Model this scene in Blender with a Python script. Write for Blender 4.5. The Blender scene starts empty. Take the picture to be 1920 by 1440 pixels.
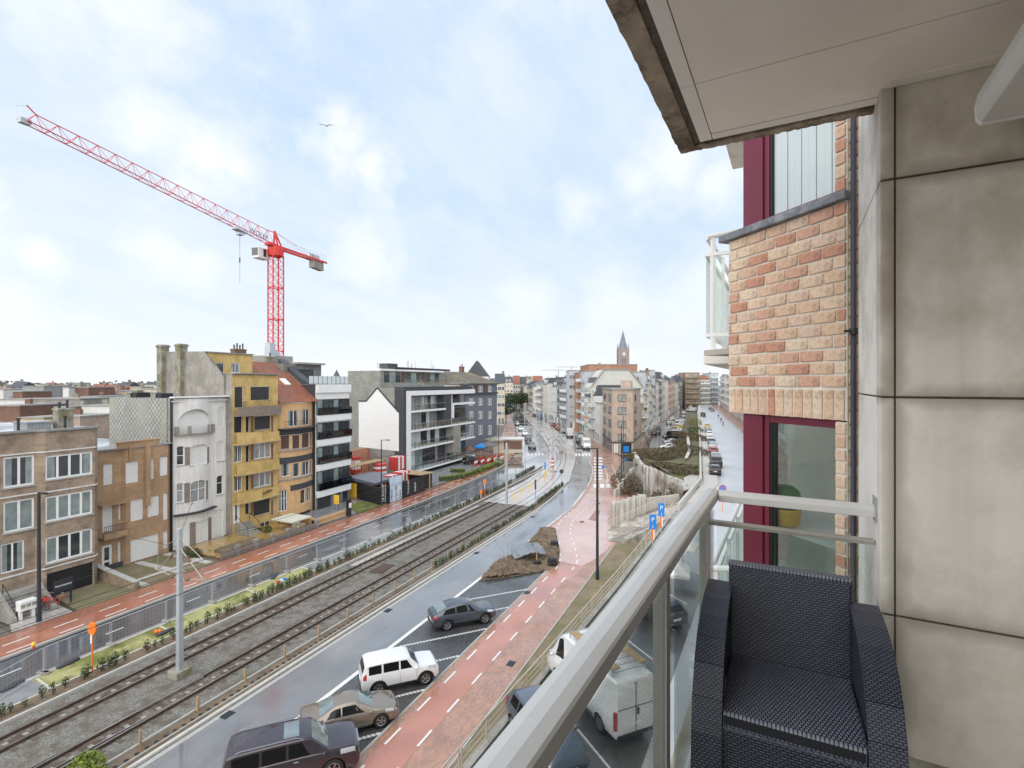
import bpy, bmesh, math, random
from mathutils import Vector, Matrix
R = math.radians
rnd = random.Random(7)
scene = bpy.context.scene
COL = scene.collection
# ---------------------------------------------------------------- camera, world, sun, exposure
EYE = 16.8
AZ = R(23.6)
cA, sA = math.cos(AZ), math.sin(AZ)
camd = bpy.data.cameras.new('camera'); cam = bpy.data.objects.new('camera', camd); COL.objects.link(cam)
cam.location = (0, 0, EYE); cam.rotation_euler = (R(90), 0, AZ - R(90))
camd.sensor_width = 36; camd.lens = 18.0; camd.clip_start = 0.05; camd.clip_end = 6000
camd.shift_y = -2 / 1920
scene.camera = cam
scene.view_settings.view_transform = 'Standard'; scene.view_settings.look = 'None'
scene.view_settings.gamma = 1; scene.view_settings.exposure = 1.36
scene.view_settings.use_curve_mapping = False
SUN_EL, SUN_AZ = R(38), R(186)          # high thin cloud, light from behind the camera and left

def camdir(px, py):
    """direction seen through a pixel of the 1920x1440 photograph (used to place clouds in the sky)"""
    k, t = (px - 960) / 960, (718 - py) / 960
    v = Vector((k * sA + cA, -k * cA + sA, t)); v.normalize(); return v

def make_world():
    w = bpy.data.worlds.new('World'); scene.world = w; w.use_nodes = True
    nt = w.node_tree; N = nt.nodes; L = nt.links; N.clear()
    def n(t, **k):
        o = N.new(t)
        for a, b in k.items(): setattr(o, a, b)
        return o
    def mth(op, a, b=None, clamp=False):
        o = n('ShaderNodeMath', operation=op, use_clamp=clamp)
        for i, v in enumerate((a, b)):
            if v is None: continue
            if isinstance(v, (int, float)): o.inputs[i].default_value = v
            else: L.new(v, o.inputs[i])
        return o.outputs[0]
    sky = n('ShaderNodeTexSky', sky_type='NISHITA', sun_disc=False, sun_elevation=SUN_EL, sun_rotation=SUN_AZ, air_density=1.0, dust_density=1.5, ozone_density=1.5)
    tc = n('ShaderNodeTexCoord'); sep = n('ShaderNodeSeparateXYZ'); L.new(tc.outputs['Generated'], sep.inputs[0])
    z = mth('MAXIMUM', sep.outputs['Z'], 0.0)
    # project the direction on a cloud deck so that far clouds crowd towards the horizon
    den = mth('ADD', z, 0.22)
    px = mth('DIVIDE', sep.outputs['X'], den); py = mth('DIVIDE', sep.outputs['Y'], den)
    cmb = n('ShaderNodeCombineXYZ'); L.new(px, cmb.inputs[0]); L.new(py, cmb.inputs[1])
    no = n('ShaderNodeTexNoise'); no.inputs['Scale'].default_value = 0.9; no.inputs['Detail'].default_value = 7; no.inputs['Roughness'].default_value = 0.62
    mp = n('ShaderNodeMapping'); mp.inputs['Scale'].default_value = (1.0, 2.2, 1); mp.inputs['Rotation'].default_value = (0, 0, 0.7); L.new(cmb.outputs[0], mp.inputs[0]); L.new(mp.outputs[0], no.inputs['Vector'])
    veil = mth('MULTIPLY', mth('SUBTRACT', no.outputs[0], 0.36), 2.6, True)
    # cumulus heads at their places in the sky, edges broken by noise
    nv = n('ShaderNodeTexNoise'); nv.inputs['Scale'].default_value = 13; nv.inputs['Detail'].default_value = 6; nv.inputs['Roughness'].default_value = 0.62; L.new(tc.outputs['Generated'], nv.inputs['Vector'])
    blobs = None
    for (bx, by, r, s) in [(395, 295, .095, 1), (300, 232, .062, 1), (440, 315, .05, 1), (655, 265, .075, 1), (690, 310, .07, 1), (640, 225, .04, .9), (690, 485, .075, .9), (80, 490, .045, .9), (30, 560, .05, .7),
                           (1270, 300, .10, .9), (1200, 330, .05, .8), (1340, 340, .07, .9), (980, 570, .07, .5), (1140, 570, .07, .5), (300, 470, .07, .7), (370, 505, .05, .6), (250, 20, .11, .9), (130, 5, .09, .8), (1080, 385, .05, .6), (900, 100, .08, .35), (1330, 540, .1, .6), (-300, 300, .15, 1), (-200, 600, .2, .8), (2300, 350, .2, 1), (1000, -500, .3, .8), (300, -700, .35, .8)]:
        d = camdir(bx, by)
        vm = n('ShaderNodeVectorMath', operation='DISTANCE'); L.new(tc.outputs['Generated'], vm.inputs[0]); vm.inputs[1].default_value = d
        f = mth('SUBTRACT', 1.0, mth('DIVIDE', vm.outputs['Value'], r * 1.05))
        f = mth('ADD', f, mth('MULTIPLY', mth('SUBTRACT', nv.outputs[0], 0.5), 1.9))
        f = mth('MULTIPLY', mth('MULTIPLY', f, 1.15, True), s)
        blobs = f if blobs is None else mth('MAXIMUM', blobs, f)
    hz = mth('POWER', mth('SUBTRACT', 1.0, z), 5.0, True)
    # base sky: the physical sky, veiled by thin high cloud that thickens to the horizon
    def rgb(c): o = n('ShaderNodeRGB'); o.outputs[0].default_value = (*c, 1); return o.outputs[0]
    def mix(f, a, b):
        o = n('ShaderNodeMix', data_type='RGBA'); L.new(a, o.inputs[6]); L.new(b, o.inputs[7])
        if isinstance(f, float): o.inputs[0].default_value = f
        else: L.new(f, o.inputs[0])
        return o.outputs[2]
    blue = mix(0.80, sky.outputs[0], rgb((4.7, 6.15, 8.0)))
    c1 = mix(mth('MULTIPLY', veil, 0.75), blue, rgb((6.85, 7.2, 7.65)))
    c2 = mix(mth('MULTIPLY', hz, 0.88), c1, rgb((7.15, 7.2, 7.45)))
    c3 = mix(mth('MULTIPLY', blobs, 0.75), c2, rgb((7.6, 7.65, 7.75)))
    bg = n('ShaderNodeBackground'); bg.inputs['Strength'].default_value = 0.0555; L.new(c3, bg.inputs[0])
    out = n('ShaderNodeOutputWorld'); L.new(bg.outputs[0], out.inputs[0])
make_world()
sd = bpy.data.lights.new('sun', 'SUN'); sd.energy = 1.5; sd.angle = R(110); sd.color = (1, .93, .82)
sun = bpy.data.objects.new('sun', sd); COL.objects.link(sun)
sun.rotation_euler = (R(90) - SUN_EL, 0, R(-88))
sun.location = (0, 0, 60)

# ---------------------------------------------------------------- helpers
def P(px, py, z=0.0):
    Y = (EYE - z) * 960 / (py - 718); X = (px - 960) / 960 * Y
    return (X * sA + Y * cA, -X * cA + Y * sA)
def PD(px, Y):
    """ground position at pixel column px and camera depth Y"""
    X = (px - 960) / 960 * Y
    return (X * sA + Y * cA, -X * cA + Y * sA)
def ZD(py, Y): return EYE - (py - 718) / 960 * Y
def U(px, V): k = (px - 960) / 960; return (V * cA + k * V * sA) / (sA - k * cA)
def ZV(px, py, V): u = U(px, V); return EYE - (py - 718) / 960 * (u * cA + V * sA)

class MB:
    def __init__(s): s.v = []; s.f = []; s.m = []
    def face(s, pts, mi=0):
        i = len(s.v); s.v.extend([tuple(p) for p in pts]); s.f.append(tuple(range(i, i + len(pts)))); s.m.append(mi)
    def box(s, x0, x1, y0, y1, z0, z1, mi=0, nx=1):
        if nx == 1:
            i = len(s.v)
            s.v += [(x0, y0, z0), (x1, y0, z0), (x1, y1, z0), (x0, y1, z0), (x0, y0, z1), (x1, y0, z1), (x1, y1, z1), (x0, y1, z1)]
            for q in ((3, 2, 1, 0), (4, 5, 6, 7), (0, 1, 5, 4), (1, 2, 6, 5), (2, 3, 7, 6), (3, 0, 4, 7)):
                s.f.append(tuple(i + k for k in q)); s.m.append(mi)
        else:
            i = len(s.v)
            for k in range(nx + 1):
                x = x0 + (x1 - x0) * k / nx
                s.v += [(x, y0, z0), (x, y1, z0), (x, y1, z1), (x, y0, z1)]
            for k in range(nx):
                a = i + 4 * k; b = a + 4
                for q in ((a, a + 1, b + 1, b), (a + 1, a + 2, b + 2, b + 1), (a + 2, a + 3, b + 3, b + 2), (a + 3, a, b, b + 3)):
                    s.f.append(q); s.m.append(mi)
            e = i + 4 * nx
            s.f += [(i + 3, i + 2, i + 1, i), (e, e + 1, e + 2, e + 3)]; s.m += [mi, mi]
        return s
    def hexa(s, b, t, mi=0):
        """b, t: four bottom and four top points, counter-clockwise from above"""
        i = len(s.v); s.v += [tuple(p) for p in b] + [tuple(p) for p in t]
        for q in ((3, 2, 1, 0), (4, 5, 6, 7), (0, 1, 5, 4), (1, 2, 6, 5), (2, 3, 7, 6), (3, 0, 4, 7)):
            s.f.append(tuple(i + k for k in q)); s.m.append(mi)
        return s
    def prism(s, poly, z0, z1, mi=0):
        n = len(poly); i = len(s.v)
        g0 = z0 if callable(z0) else (lambda x, y: z0); g1 = z1 if callable(z1) else (lambda x, y: z1)
        s.v += [(x, y, g0(x, y)) for x, y in poly] + [(x, y, g1(x, y)) for x, y in poly]
        s.f.append(tuple(i + n - 1 - k for k in range(n))); s.f.append(tuple(i + n + k for k in range(n))); s.m += [mi, mi]
        for k in range(n):
            j = (k + 1) % n; s.f.append((i + k, i + j, i + n + j, i + n + k)); s.m.append(mi)
        return s
    def xprism(s, prof, x0, x1, mi=0):
        """profile of (y, z) pushed along x"""
        n = len(prof); i = len(s.v)
        s.v += [(x0, y, z) for y, z in prof] + [(x1, y, z) for y, z in prof]
        s.f.append(tuple(i + n - 1 - k for k in range(n))); s.f.append(tuple(i + n + k for k in range(n))); s.m += [mi, mi]
        for k in range(n):
            j = (k + 1) % n; s.f.append((i + k, i + j, i + n + j, i + n + k)); s.m.append(mi)
        return s
    def yprism(s, prof, y0, y1, mi=0):
        n = len(prof); i = len(s.v)
        s.v += [(x, y0, z) for x, z in prof] + [(x, y1, z) for x, z in prof]
        s.f.append(tuple(i + k for k in range(n))); s.f.append(tuple(i + n + n - 1 - k for k in range(n))); s.m += [mi, mi]
        for k in range(n):
            j = (k + 1) % n; s.f.append((i + j, i + k, i + n + k, i + n + j)); s.m.append(mi)
        return s
    def tube(s, p, q, r, n=6, mi=0, r2=None, cap=True):
        p = Vector(p); q = Vector(q); d = q - p
        if d.length < 1e-6: return s
        d.normalize(); a = d.orthogonal().normalized(); b = d.cross(a); i = len(s.v); r2 = r if r2 is None else r2
        for c, rr in ((p, r), (q, r2)):
            for k in range(n):
                t = 2 * math.pi * (k + .5) / n; s.v.append(tuple(c + a * (math.cos(t) * rr) + b * (math.sin(t) * rr)))
        for k in range(n):
            j = (k + 1) % n; s.f.append((i + k, i + j, i + n + j, i + n + k)); s.m.append(mi)
        if cap:
            s.f.append(tuple(i + n - 1 - k for k in range(n))); s.f.append(tuple(i + n + k for k in range(n))); s.m += [mi, mi]
        return s
    def path(s, pts, r, n=6, mi=0):
        for a, b in zip(pts, pts[1:]): s.tube(a, b, r, n, mi)
        return s
    def bar(s, p, q, w, h, mi=0):
        """rectangular bar from p to q, w across (level), h up"""
        p = Vector(p); q = Vector(q); d = (q - p).normalized(); up = Vector((0, 0, 1))
        if abs(d.z) > .95: up = Vector((0, 1, 0))
        a = d.cross(up).normalized(); b = a.cross(d)
        o = [(-1, -1), (1, -1), (1, 1), (-1, 1)]
        A = [p + a * (w / 2 * i) + b * (h / 2 * j) for i, j in o]; B = [q + a * (w / 2 * i) + b * (h / 2 * j) for i, j in o]
        i = len(s.v); s.v += [tuple(x) for x in A + B]
        for qd in ((0, 1, 2, 3), (7, 6, 5, 4), (1, 0, 4, 5), (2, 1, 5, 6), (3, 2, 6, 7), (0, 3, 7, 4)):
            s.f.append(tuple(i + k for k in qd)); s.m.append(mi)
        return s
    def lathe(s, prof, c=(0, 0, 0), n=16, mi=0, axis='z'):
        i = len(s.v); m = len(prof)
        for k in range(n):
            t = 2 * math.pi * k / n
            for r, h in prof:
                if axis == 'z': s.v.append((c[0] + r * math.cos(t), c[1] + r * math.sin(t), c[2] + h))
                elif axis == 'y': s.v.append((c[0] + r * math.cos(t), c[1] + h, c[2] + r * math.sin(t)))
                else: s.v.append((c[0] + h, c[1] + r * math.cos(t), c[2] + r * math.sin(t)))
        for k in range(n):
            j = (k + 1) % n
            for q in range(m - 1): s.f.append((i + k * m + q, i + j * m + q, i + j * m + q + 1, i + k * m + q + 1)); s.m.append(mi)
        return s
    def warp(s, f): s.v = [f(*p) for p in s.v]; return s
    def mesh(s, name, mats, smooth=False):
        me = bpy.data.meshes.new(name); me.from_pydata(s.v, [], s.f)
        if not isinstance(mats, (list, tuple)): mats = [mats]
        for m in mats: me.materials.append(m)
        if len(mats) > 1: me.polygons.foreach_set('material_index', s.m)
        if smooth: me.polygons.foreach_set('use_smooth', [True] * len(s.f))
        bm = bmesh.new(); bm.from_mesh(me)
        if smooth: bmesh.ops.remove_doubles(bm, verts=bm.verts, dist=1e-5)
        bmesh.ops.recalc_face_normals(bm, faces=bm.faces); bm.to_mesh(me); bm.free()
        me.update(); return me
    def build(s, name, mats, parent=None, smooth=False, bevel=0, kind=None):
        if parent is not None and parent.name in ORG:
            ox, oy, oz = ORG[parent.name]; s.v = [(x - ox, y - oy, z - oz) for x, y, z in s.v]
        o = bpy.data.objects.new(name, s.mesh(name, mats, smooth)); COL.objects.link(o)
        if parent is not None:
            o.parent = parent
            if parent.name in ORG: ORG[o.name] = ORG[parent.name]
        if bevel:
            b = o.modifiers.new('bevel', 'BEVEL'); b.width = bevel; b.segments = 2; b.limit_method = 'ANGLE'; b.angle_limit = R(40)
        if kind: o['kind'] = kind
        return o
ORG = {}
def thing(name, label, cat, loc=(0, 0, 0), rot=0.0, group=None, org=None):
    """Empty at a thing's base. org: coordinates, in the frame the parts are written in, of that base"""
    o = bpy.data.objects.new(name, None); COL.objects.link(o); o.location = loc; o.rotation_euler = (0, 0, rot)
    o.empty_display_size = .3
    o['label'] = label; o['category'] = cat
    if group: o['group'] = group
    if org is not None: ORG[o.name] = org
    return o
def tag(o, label, cat, group=None):
    o['label'] = label; o['category'] = cat
    if group: o['group'] = group
    return o
def street(name, label, cat, base, group=None):
    """thing whose parts are written in world coordinates"""
    return thing(name, label, cat, base, 0, group, org=base)
def inst(mesh, name, parent=None, loc=(0, 0, 0), rot=0.0, scale=None):
    o = bpy.data.objects.new(name, mesh); COL.objects.link(o); o.parent = parent; o.location = loc; o.rotation_euler = (0, 0, rot)
    if scale: o.scale = scale
    return o
def dup(root, loc, rot=0.0, label=None, scale=None):
    r = root.copy(); COL.objects.link(r); r.location = loc; r.rotation_euler = (0, 0, rot)
    if scale: r.scale = scale
    if label: r['label'] = label
    for ch in list(root.children):
        c = ch.copy(); COL.objects.link(c); c.parent = r
        for g in list(ch.children):
            d = g.copy(); COL.objects.link(d); d.parent = c
    return r
def interp(pts, n):
    """Catmull-Rom through points of any dimension, n steps a span"""
    out = []; k = len(pts)
    for i in range(k - 1):
        p0, p1, p2, p3 = pts[max(i - 1, 0)], pts[i], pts[i + 1], pts[min(i + 2, k - 1)]
        for j in range(n):
            t = j / n
            out.append(tuple(.5 * (2 * b + (c - a) * t + (2 * a - 5 * b + 4 * c - d) * t * t + (-a + 3 * b - 3 * c + d) * t ** 3) for a, b, c, d in zip(p0, p1, p2, p3)))
    out.append(tuple(pts[-1])); return out

# ---------------------------------------------------------------- materials
def mat(name, col, rough=.7, var=.12, scale=3.0, bump=0.0, bscale=None, metal=0.0, spec=.5, col2=None, mixs=None, streak=0.0, coat=0.0, wet=None, dist=.02, thr=(.45, .6), coord='Object'):
    m = bpy.data.materials.new(name); m.use_nodes = True; nt = m.node_tree; N = nt.nodes; L = nt.links
    b = N['Principled BSDF']; b.inputs['Roughness'].default_value = rough; b.inputs['Metallic'].default_value = metal
    b.inputs['Specular IOR Level'].default_value = spec
    if coat: b.inputs['Coat Weight'].default_value = coat; b.inputs['Coat Roughness'].default_value = .04
    tc = N.new('ShaderNodeTexCoord'); src = tc.outputs['Object']
    if coord == 'world':
        g = N.new('ShaderNodeNewGeometry'); src = g.outputs['Position']
    no = N.new('ShaderNodeTexNoise'); no.inputs['Scale'].default_value = scale; no.inputs['Detail'].default_value = 5; no.inputs['Roughness'].default_value = .6; L.new(src, no.inputs['Vector'])
    r = N.new('ShaderNodeValToRGB'); r.color_ramp.elements[0].position = .3; r.color_ramp.elements[1].position = .7
    r.color_ramp.elements[0].color = (*[c * (1 - var) for c in col], 1); r.color_ramp.elements[1].color = (*[min(1, c * (1 + var)) for c in col], 1)
    L.new(no.outputs[0], r.inputs[0]); c = r.outputs[0]
    def mixc(f, a, bcol):
        x = N.new('ShaderNodeMix'); x.data_type = 'RGBA'; L.new(f, x.inputs[0]); L.new(a, x.inputs[6])
        if isinstance(bcol, tuple): x.inputs[7].default_value = (*bcol, 1)
        else: L.new(bcol, x.inputs[7])
        return x.outputs[2]
    def ramp(inp, a, bb):
        x = N.new('ShaderNodeMapRange'); x.inputs[1].default_value = a; x.inputs[2].default_value = bb; L.new(inp, x.inputs[0]); return x.outputs[0]
    if col2:
        n2 = N.new('ShaderNodeTexNoise'); n2.inputs['Scale'].default_value = mixs or scale * .3; n2.inputs['Detail'].default_value = 6; n2.inputs['Roughness'].default_value = .65; L.new(src, n2.inputs['Vector'])
        c = mixc(ramp(n2.outputs[0], *thr), c, col2)
    if streak:
        mp = N.new('ShaderNodeMapping'); mp.inputs['Scale'].default_value = (3.5, 3.5, .22); L.new(src, mp.inputs[0])
        n3 = N.new('ShaderNodeTexNoise'); n3.inputs['Scale'].default_value = 1.3; n3.inputs['Detail'].default_value = 5; L.new(mp.outputs[0], n3.inputs['Vector'])
        x = N.new('ShaderNodeMath'); x.operation = 'MULTIPLY'; x.inputs[1].default_value = streak; L.new(ramp(n3.outputs[0], .45, .75), x.inputs[0])
        c = mixc(x.outputs[0], c, tuple(k * .35 for k in col))
    L.new(c, b.inputs['Base Color'])
    if wet is not None:
        n4 = N.new('ShaderNodeTexNoise'); n4.inputs['Scale'].default_value = wet[0]; n4.inputs['Detail'].default_value = 4; L.new(src, n4.inputs['Vector'])
        x = N.new('ShaderNodeMapRange'); x.inputs[1].default_value = .38; x.inputs[2].default_value = .62; x.inputs[3].default_value = wet[1]; x.inputs[4].default_value = wet[2]; L.new(n4.outputs[0], x.inputs[0]); L.new(x.outputs[0], b.inputs['Roughness']); b.inputs['Coat Weight'].default_value = 1; b.inputs['Coat IOR'].default_value = 1.6; L.new(x.outputs[0], b.inputs['Coat Roughness'])
    if bump:
        nb = N.new('ShaderNodeTexNoise'); nb.inputs['Scale'].default_value = bscale or scale * 6; nb.inputs['Detail'].default_value = 4; L.new(src, nb.inputs['Vector'])
        bp = N.new('ShaderNodeBump'); bp.inputs['Strength'].default_value = bump; bp.inputs['Distance'].default_value = dist; L.new(nb.outputs[0], bp.inputs['Height']); L.new(bp.outputs[0], b.inputs['Normal'])
    m['bsdf'] = 1
    return m
def brickmat(name, c1, c2, mortar, bw=.22, bh=.075, ms=.012, rough=.85, wet=None, axes='xz', off=.5, bump=.35, dirt=None, rotz=0.0, bias=0.0, patch=None):
    """small-scale masonry or paving far enough away that single pieces cannot be told apart"""
    m = bpy.data.materials.new(name); m.use_nodes = True; nt = m.node_tree; N = nt.nodes; L = nt.links
    b = N['Principled BSDF']; b.inputs['Roughness'].default_value = rough
    tc = N.new('ShaderNodeTexCoord'); sp = N.new('ShaderNodeSeparateXYZ'); L.new(tc.outputs['Object'], sp.inputs[0]); cb = N.new('ShaderNodeCombineXYZ')
    if axes == 'xz':
        ad = N.new('ShaderNodeMath'); ad.operation = 'ADD'; L.new(sp.outputs[0], ad.inputs[0]); L.new(sp.outputs[1], ad.inputs[1]); L.new(ad.outputs[0], cb.inputs[0]); L.new(sp.outputs[2], cb.inputs[1])
    elif axes == 'arm':
        ad = N.new('ShaderNodeMath'); ad.operation = 'ADD'; L.new(sp.outputs[2], ad.inputs[0]); L.new(sp.outputs[1], ad.inputs[1]); L.new(sp.outputs[0], cb.inputs[0]); L.new(ad.outputs[0], cb.inputs[1])
    else: L.new(sp.outputs[0], cb.inputs[0]); L.new(sp.outputs[1], cb.inputs[1])
    mp = N.new('ShaderNodeMapping'); mp.inputs['Rotation'].default_value = (0, 0, rotz); L.new(cb.outputs[0], mp.inputs[0])
    t = N.new('ShaderNodeTexBrick'); t.inputs['Scale'].default_value = 1; t.inputs['Brick Width'].default_value = bw; t.inputs['Row Height'].default_value = bh; t.inputs['Mortar Size'].default_value = ms; t.offset = off
    t.inputs['Color1'].default_value = (*c1, 1); t.inputs['Color2'].default_value = (*c2, 1); t.inputs['Mortar'].default_value = (*mortar, 1); t.inputs['Bias'].default_value = bias; L.new(mp.outputs[0], t.inputs[0])
    no = N.new('ShaderNodeTexNoise'); no.inputs['Scale'].default_value = .7; no.inputs['Detail'].default_value = 8; no.inputs['Roughness'].default_value = .7; L.new(tc.outputs['Object'], no.inputs['Vector'])
    mr = N.new('ShaderNodeMapRange'); mr.inputs[1].default_value = .35; mr.inputs[2].default_value = .7; mr.inputs[3].default_value = 1.12; mr.inputs[4].default_value = .72; L.new(no.outputs[0], mr.inputs[0])
    x = N.new('ShaderNodeVectorMath'); x.operation = 'SCALE'; L.new(t.outputs[0], x.inputs[0]); L.new(mr.outputs[0], x.inputs['Scale']); c = x.outputs[0]
    if dirt or patch:
        n2 = N.new('ShaderNodeTexNoise'); n2.inputs['Scale'].default_value = .35 if dirt else .5; n2.inputs['Detail'].default_value = 7; n2.inputs['Roughness'].default_value = .7; L.new(tc.outputs['Object'], n2.inputs['Vector'])
        q = N.new('ShaderNodeMapRange'); q.inputs[1].default_value = .48; q.inputs[2].default_value = .62; L.new(n2.outputs[0], q.inputs[0])
        y = N.new('ShaderNodeMix'); y.data_type = 'RGBA'; L.new(q.outputs[0], y.inputs[0]); L.new(c, y.inputs[6]); y.inputs[7].default_value = (*(dirt or patch), 1); c = y.outputs[2]
    L.new(c, b.inputs['Base Color'])
    if wet is not None:
        n4 = N.new('ShaderNodeTexNoise'); n4.inputs['Scale'].default_value = wet[0]; n4.inputs['Detail'].default_value = 5; L.new(tc.outputs['Object'], n4.inputs['Vector'])
        q = N.new('ShaderNodeMapRange'); q.inputs[1].default_value = .38; q.inputs[2].default_value = .62; q.inputs[3].default_value = wet[1]; q.inputs[4].default_value = wet[2]; L.new(n4.outputs[0], q.inputs[0]); L.new(q.outputs[0], b.inputs['Roughness']); b.inputs['Coat Weight'].default_value = .6; L.new(q.outputs[0], b.inputs['Coat Roughness'])
    if bump:
        bp = N.new('ShaderNodeBump'); bp.inputs['Strength'].default_value = bump; bp.inputs['Distance'].default_value = .01; bp.invert = True; L.new(t.outputs['Fac'], bp.inputs['Height']); L.new(bp.outputs[0], b.inputs['Normal'])
    return m
def glassmat(name, tint=(.85, .93, .9), alpha=.16, rough=.02):
    m = bpy.data.materials.new(name); m.use_nodes = True; nt = m.node_tree; N = nt.nodes; L = nt.links
    N.remove(N['Principled BSDF']); out = N['Material Output']
    t = N.new('ShaderNodeBsdfTransparent'); t.inputs[0].default_value = (*tint, 1)
    g = N.new('ShaderNodeBsdfGlossy'); g.inputs['Roughness'].default_value = rough
    fr = N.new('ShaderNodeLayerWeight'); fr.inputs['Blend'].default_value = .25
    a = N.new('ShaderNodeMath'); a.operation = 'MULTIPLY_ADD'; a.inputs[1].default_value = .5; a.inputs[2].default_value = alpha * .12; L.new(fr.outputs['Fresnel'], a.inputs[0])
    x = N.new('ShaderNodeMixShader'); L.new(a.outputs[0], x.inputs[0]); L.new(t.outputs[0], x.inputs[1]); L.new(g.outputs[0], x.inputs[2]); L.new(x.outputs[0], out.inputs[0])
    return m
M = {}
M['asphalt'] = mat('asphalt', (.185, .178, .176), .3, .12, .35, .08, 60, wet=(.16, .03, .24), col2=(.14, .135, .135), mixs=.12, coord='world', dist=.004)
M['asphaltdark'] = mat('dark_asphalt', (.075, .078, .088), .3, .15, .4, .08, 60, wet=(.22, .06, .30), col2=(.10, .10, .115), mixs=.1, coord='world', dist=.004)
M['asphalt2'] = mat('asphalt_far', (.15, .152, .16), .3, .15, .35, .2, 60, wet=(.2, .06, .22), col2=(.18, .18, .19), mixs=.1, coord='world', dist=.004)
M['upperroad'] = mat('upper_road', (.46, .46, .465), .45, .12, .4, .2, 50, wet=(.2, .28, .5), coord='world', dist=.004)
M['paverdark'] = brickmat('dark_parking_pavers', (.05, .05, .053), (.10, .098, .10), (.02, .02, .02), .21, .105, .008, wet=(.3, .22, .45), axes='xy', rotz=0, off=.5, bump=.6)
M['redpath'] = mat('red_cycle_path', (.49, .19, .115), .3, .12, 1.2, .2, 80, wet=(.2, .12, .36), col2=(.40, .14, .09), mixs=.3, dist=.004, coord='world')
M['redbrick'] = brickmat('red_brick_paving', (.48, .20, .115), (.34, .13, .085), (.2, .1, .08), .21, .105, .008, wet=(.35, .14, .42), axes='xy', rotz=.785, patch=None)
M['redmix'] = brickmat('mixed_brick_paving', (.54, .27, .17), (.31, .20, .16), (.24, .16, .13), .21, .105, .008, wet=(.35, .16, .45), axes='xy', rotz=0, bias=-.2)
M['plaza'] = mat('pale_tram_paving', (.50, .45, .40), .4, .1, .5, .08, 30, wet=(.15, .12, .4), col2=(.42, .375, .335), mixs=.1, coord='world', dist=.004)
M['kerb'] = mat('kerb_concrete', (.42, .41, .38), .7, .12, 4, .3, 40, coord='world')
M['palekerb'] = mat('pale_kerb', (.52, .50, .46), .65, .12, 4, .2, 40, coord='world')
M['soil'] = mat('wet_soil', (.15, .105, .068), .9, .3, 1.6, 1.0, 9, col2=(.21, .16, .11), coord='world', dist=.08)
M['verge'] = mat('trodden_verge', (.24, .19, .12), .9, .22, 1.0, .8, 8, col2=(.17, .155, .075), mixs=.35, coord='world', dist=.05)
M['grass'] = mat('grass', (.12, .15, .03), .95, .35, 3, 1.0, 25, col2=(.20, .19, .05), mixs=.8, coord='world', dist=.05)
M['ground'] = mat('far_ground', (.16, .15, .13), .9, .2, .05, coord='world')
M['paint'] = mat('road_paint', (.74, .73, .70), .5, .08, 6, coord='world')
M['white'] = mat('white_paint', (.80, .80, .79), .5, .05, 2)
M['offwhite'] = mat('off_white', (.68, .67, .64), .6, .07, 2, streak=.12)
M['metal'] = mat('galvanised', (.52, .55, .58), .42, .08, 2, metal=.55)
M['steel'] = mat('dull_steel', (.40, .38, .34), .4, .12, 3, metal=.6)
M['darkmetal'] = mat('dark_lamp_paint', (.028, .032, .042), .4, .1, 2)
M['black'] = mat('black_plastic', (.018, .018, .02), .45, .1, 2)
M['blackwall'] = mat('black_hoarding', (.022, .023, .026), .5, .1, 2)
M['rail'] = mat('rail_rust', (.075, .042, .03), .55, .2, 3, coord='world')
M['railtop'] = mat('rail_head', (.42, .38, .36), .25, .1, 3, metal=.8, coord='world')
M['orange'] = mat('orange_plastic', (.85, .20, .02), .45, .05, 2)
M['yellow'] = mat('yellow_paint', (.80, .50, .05), .5, .06, 2)
M['red'] = mat('red_paint', (.55, .06, .055), .4, .06, 2)
M['cranered'] = mat('crane_red', (.66, .045, .035), .45, .08, 1)
M['blue'] = mat('blue_sign', (.02, .22, .65), .4, .05, 2)
M['concrete'] = mat('concrete', (.40, .385, .355), .8, .1, 1.5, .25, 20, col2=(.30, .285, .255), streak=.25)
M['rubber'] = mat('tyre', (.02, .02, .021), .8, .1, 4)
M['glassdark'] = mat('window_glass', (.035, .042, .048), .04, .3, .7, spec=.9)
M['glasssoft'] = mat('curtained_glass', (.30, .31, .30), .12, .35, .9, spec=.8, coat=.6)
M['glassgreen'] = mat('net_curtain_glass', (.22, .27, .26), .10, .3, 1.2, spec=.8, coat=.8)
M['shutwhite'] = mat('white_shutter', (.74, .73, .70), .5, .04, 2)
M['shutdark'] = mat('dark_shutter', (.04, .038, .04), .5, .1, 2)
M['shutbrown'] = mat('brown_shutter', (.10, .055, .045), .5, .1, 2)
M['leaf'] = mat('leaf', (.045, .085, .02), .6, .35, 3, col2=(.09, .13, .03), mixs=2)
M['leafyellow'] = mat('fresh_leaf', (.14, .20, .02), .6, .3, 3, col2=(.24, .26, .03), mixs=2)
M['leafdark'] = mat('dark_leaf', (.03, .05, .018), .6, .35, 3)
M['leafbrown'] = mat('brown_twigs', (.12, .075, .05), .85, .3, 3, col2=(.10, .10, .04), mixs=1)
M['bark'] = mat('bark', (.11, .09, .07), .9, .2, 4)
M['wood'] = mat('stake_wood', (.38, .27, .15), .8, .15, 5)
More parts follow.
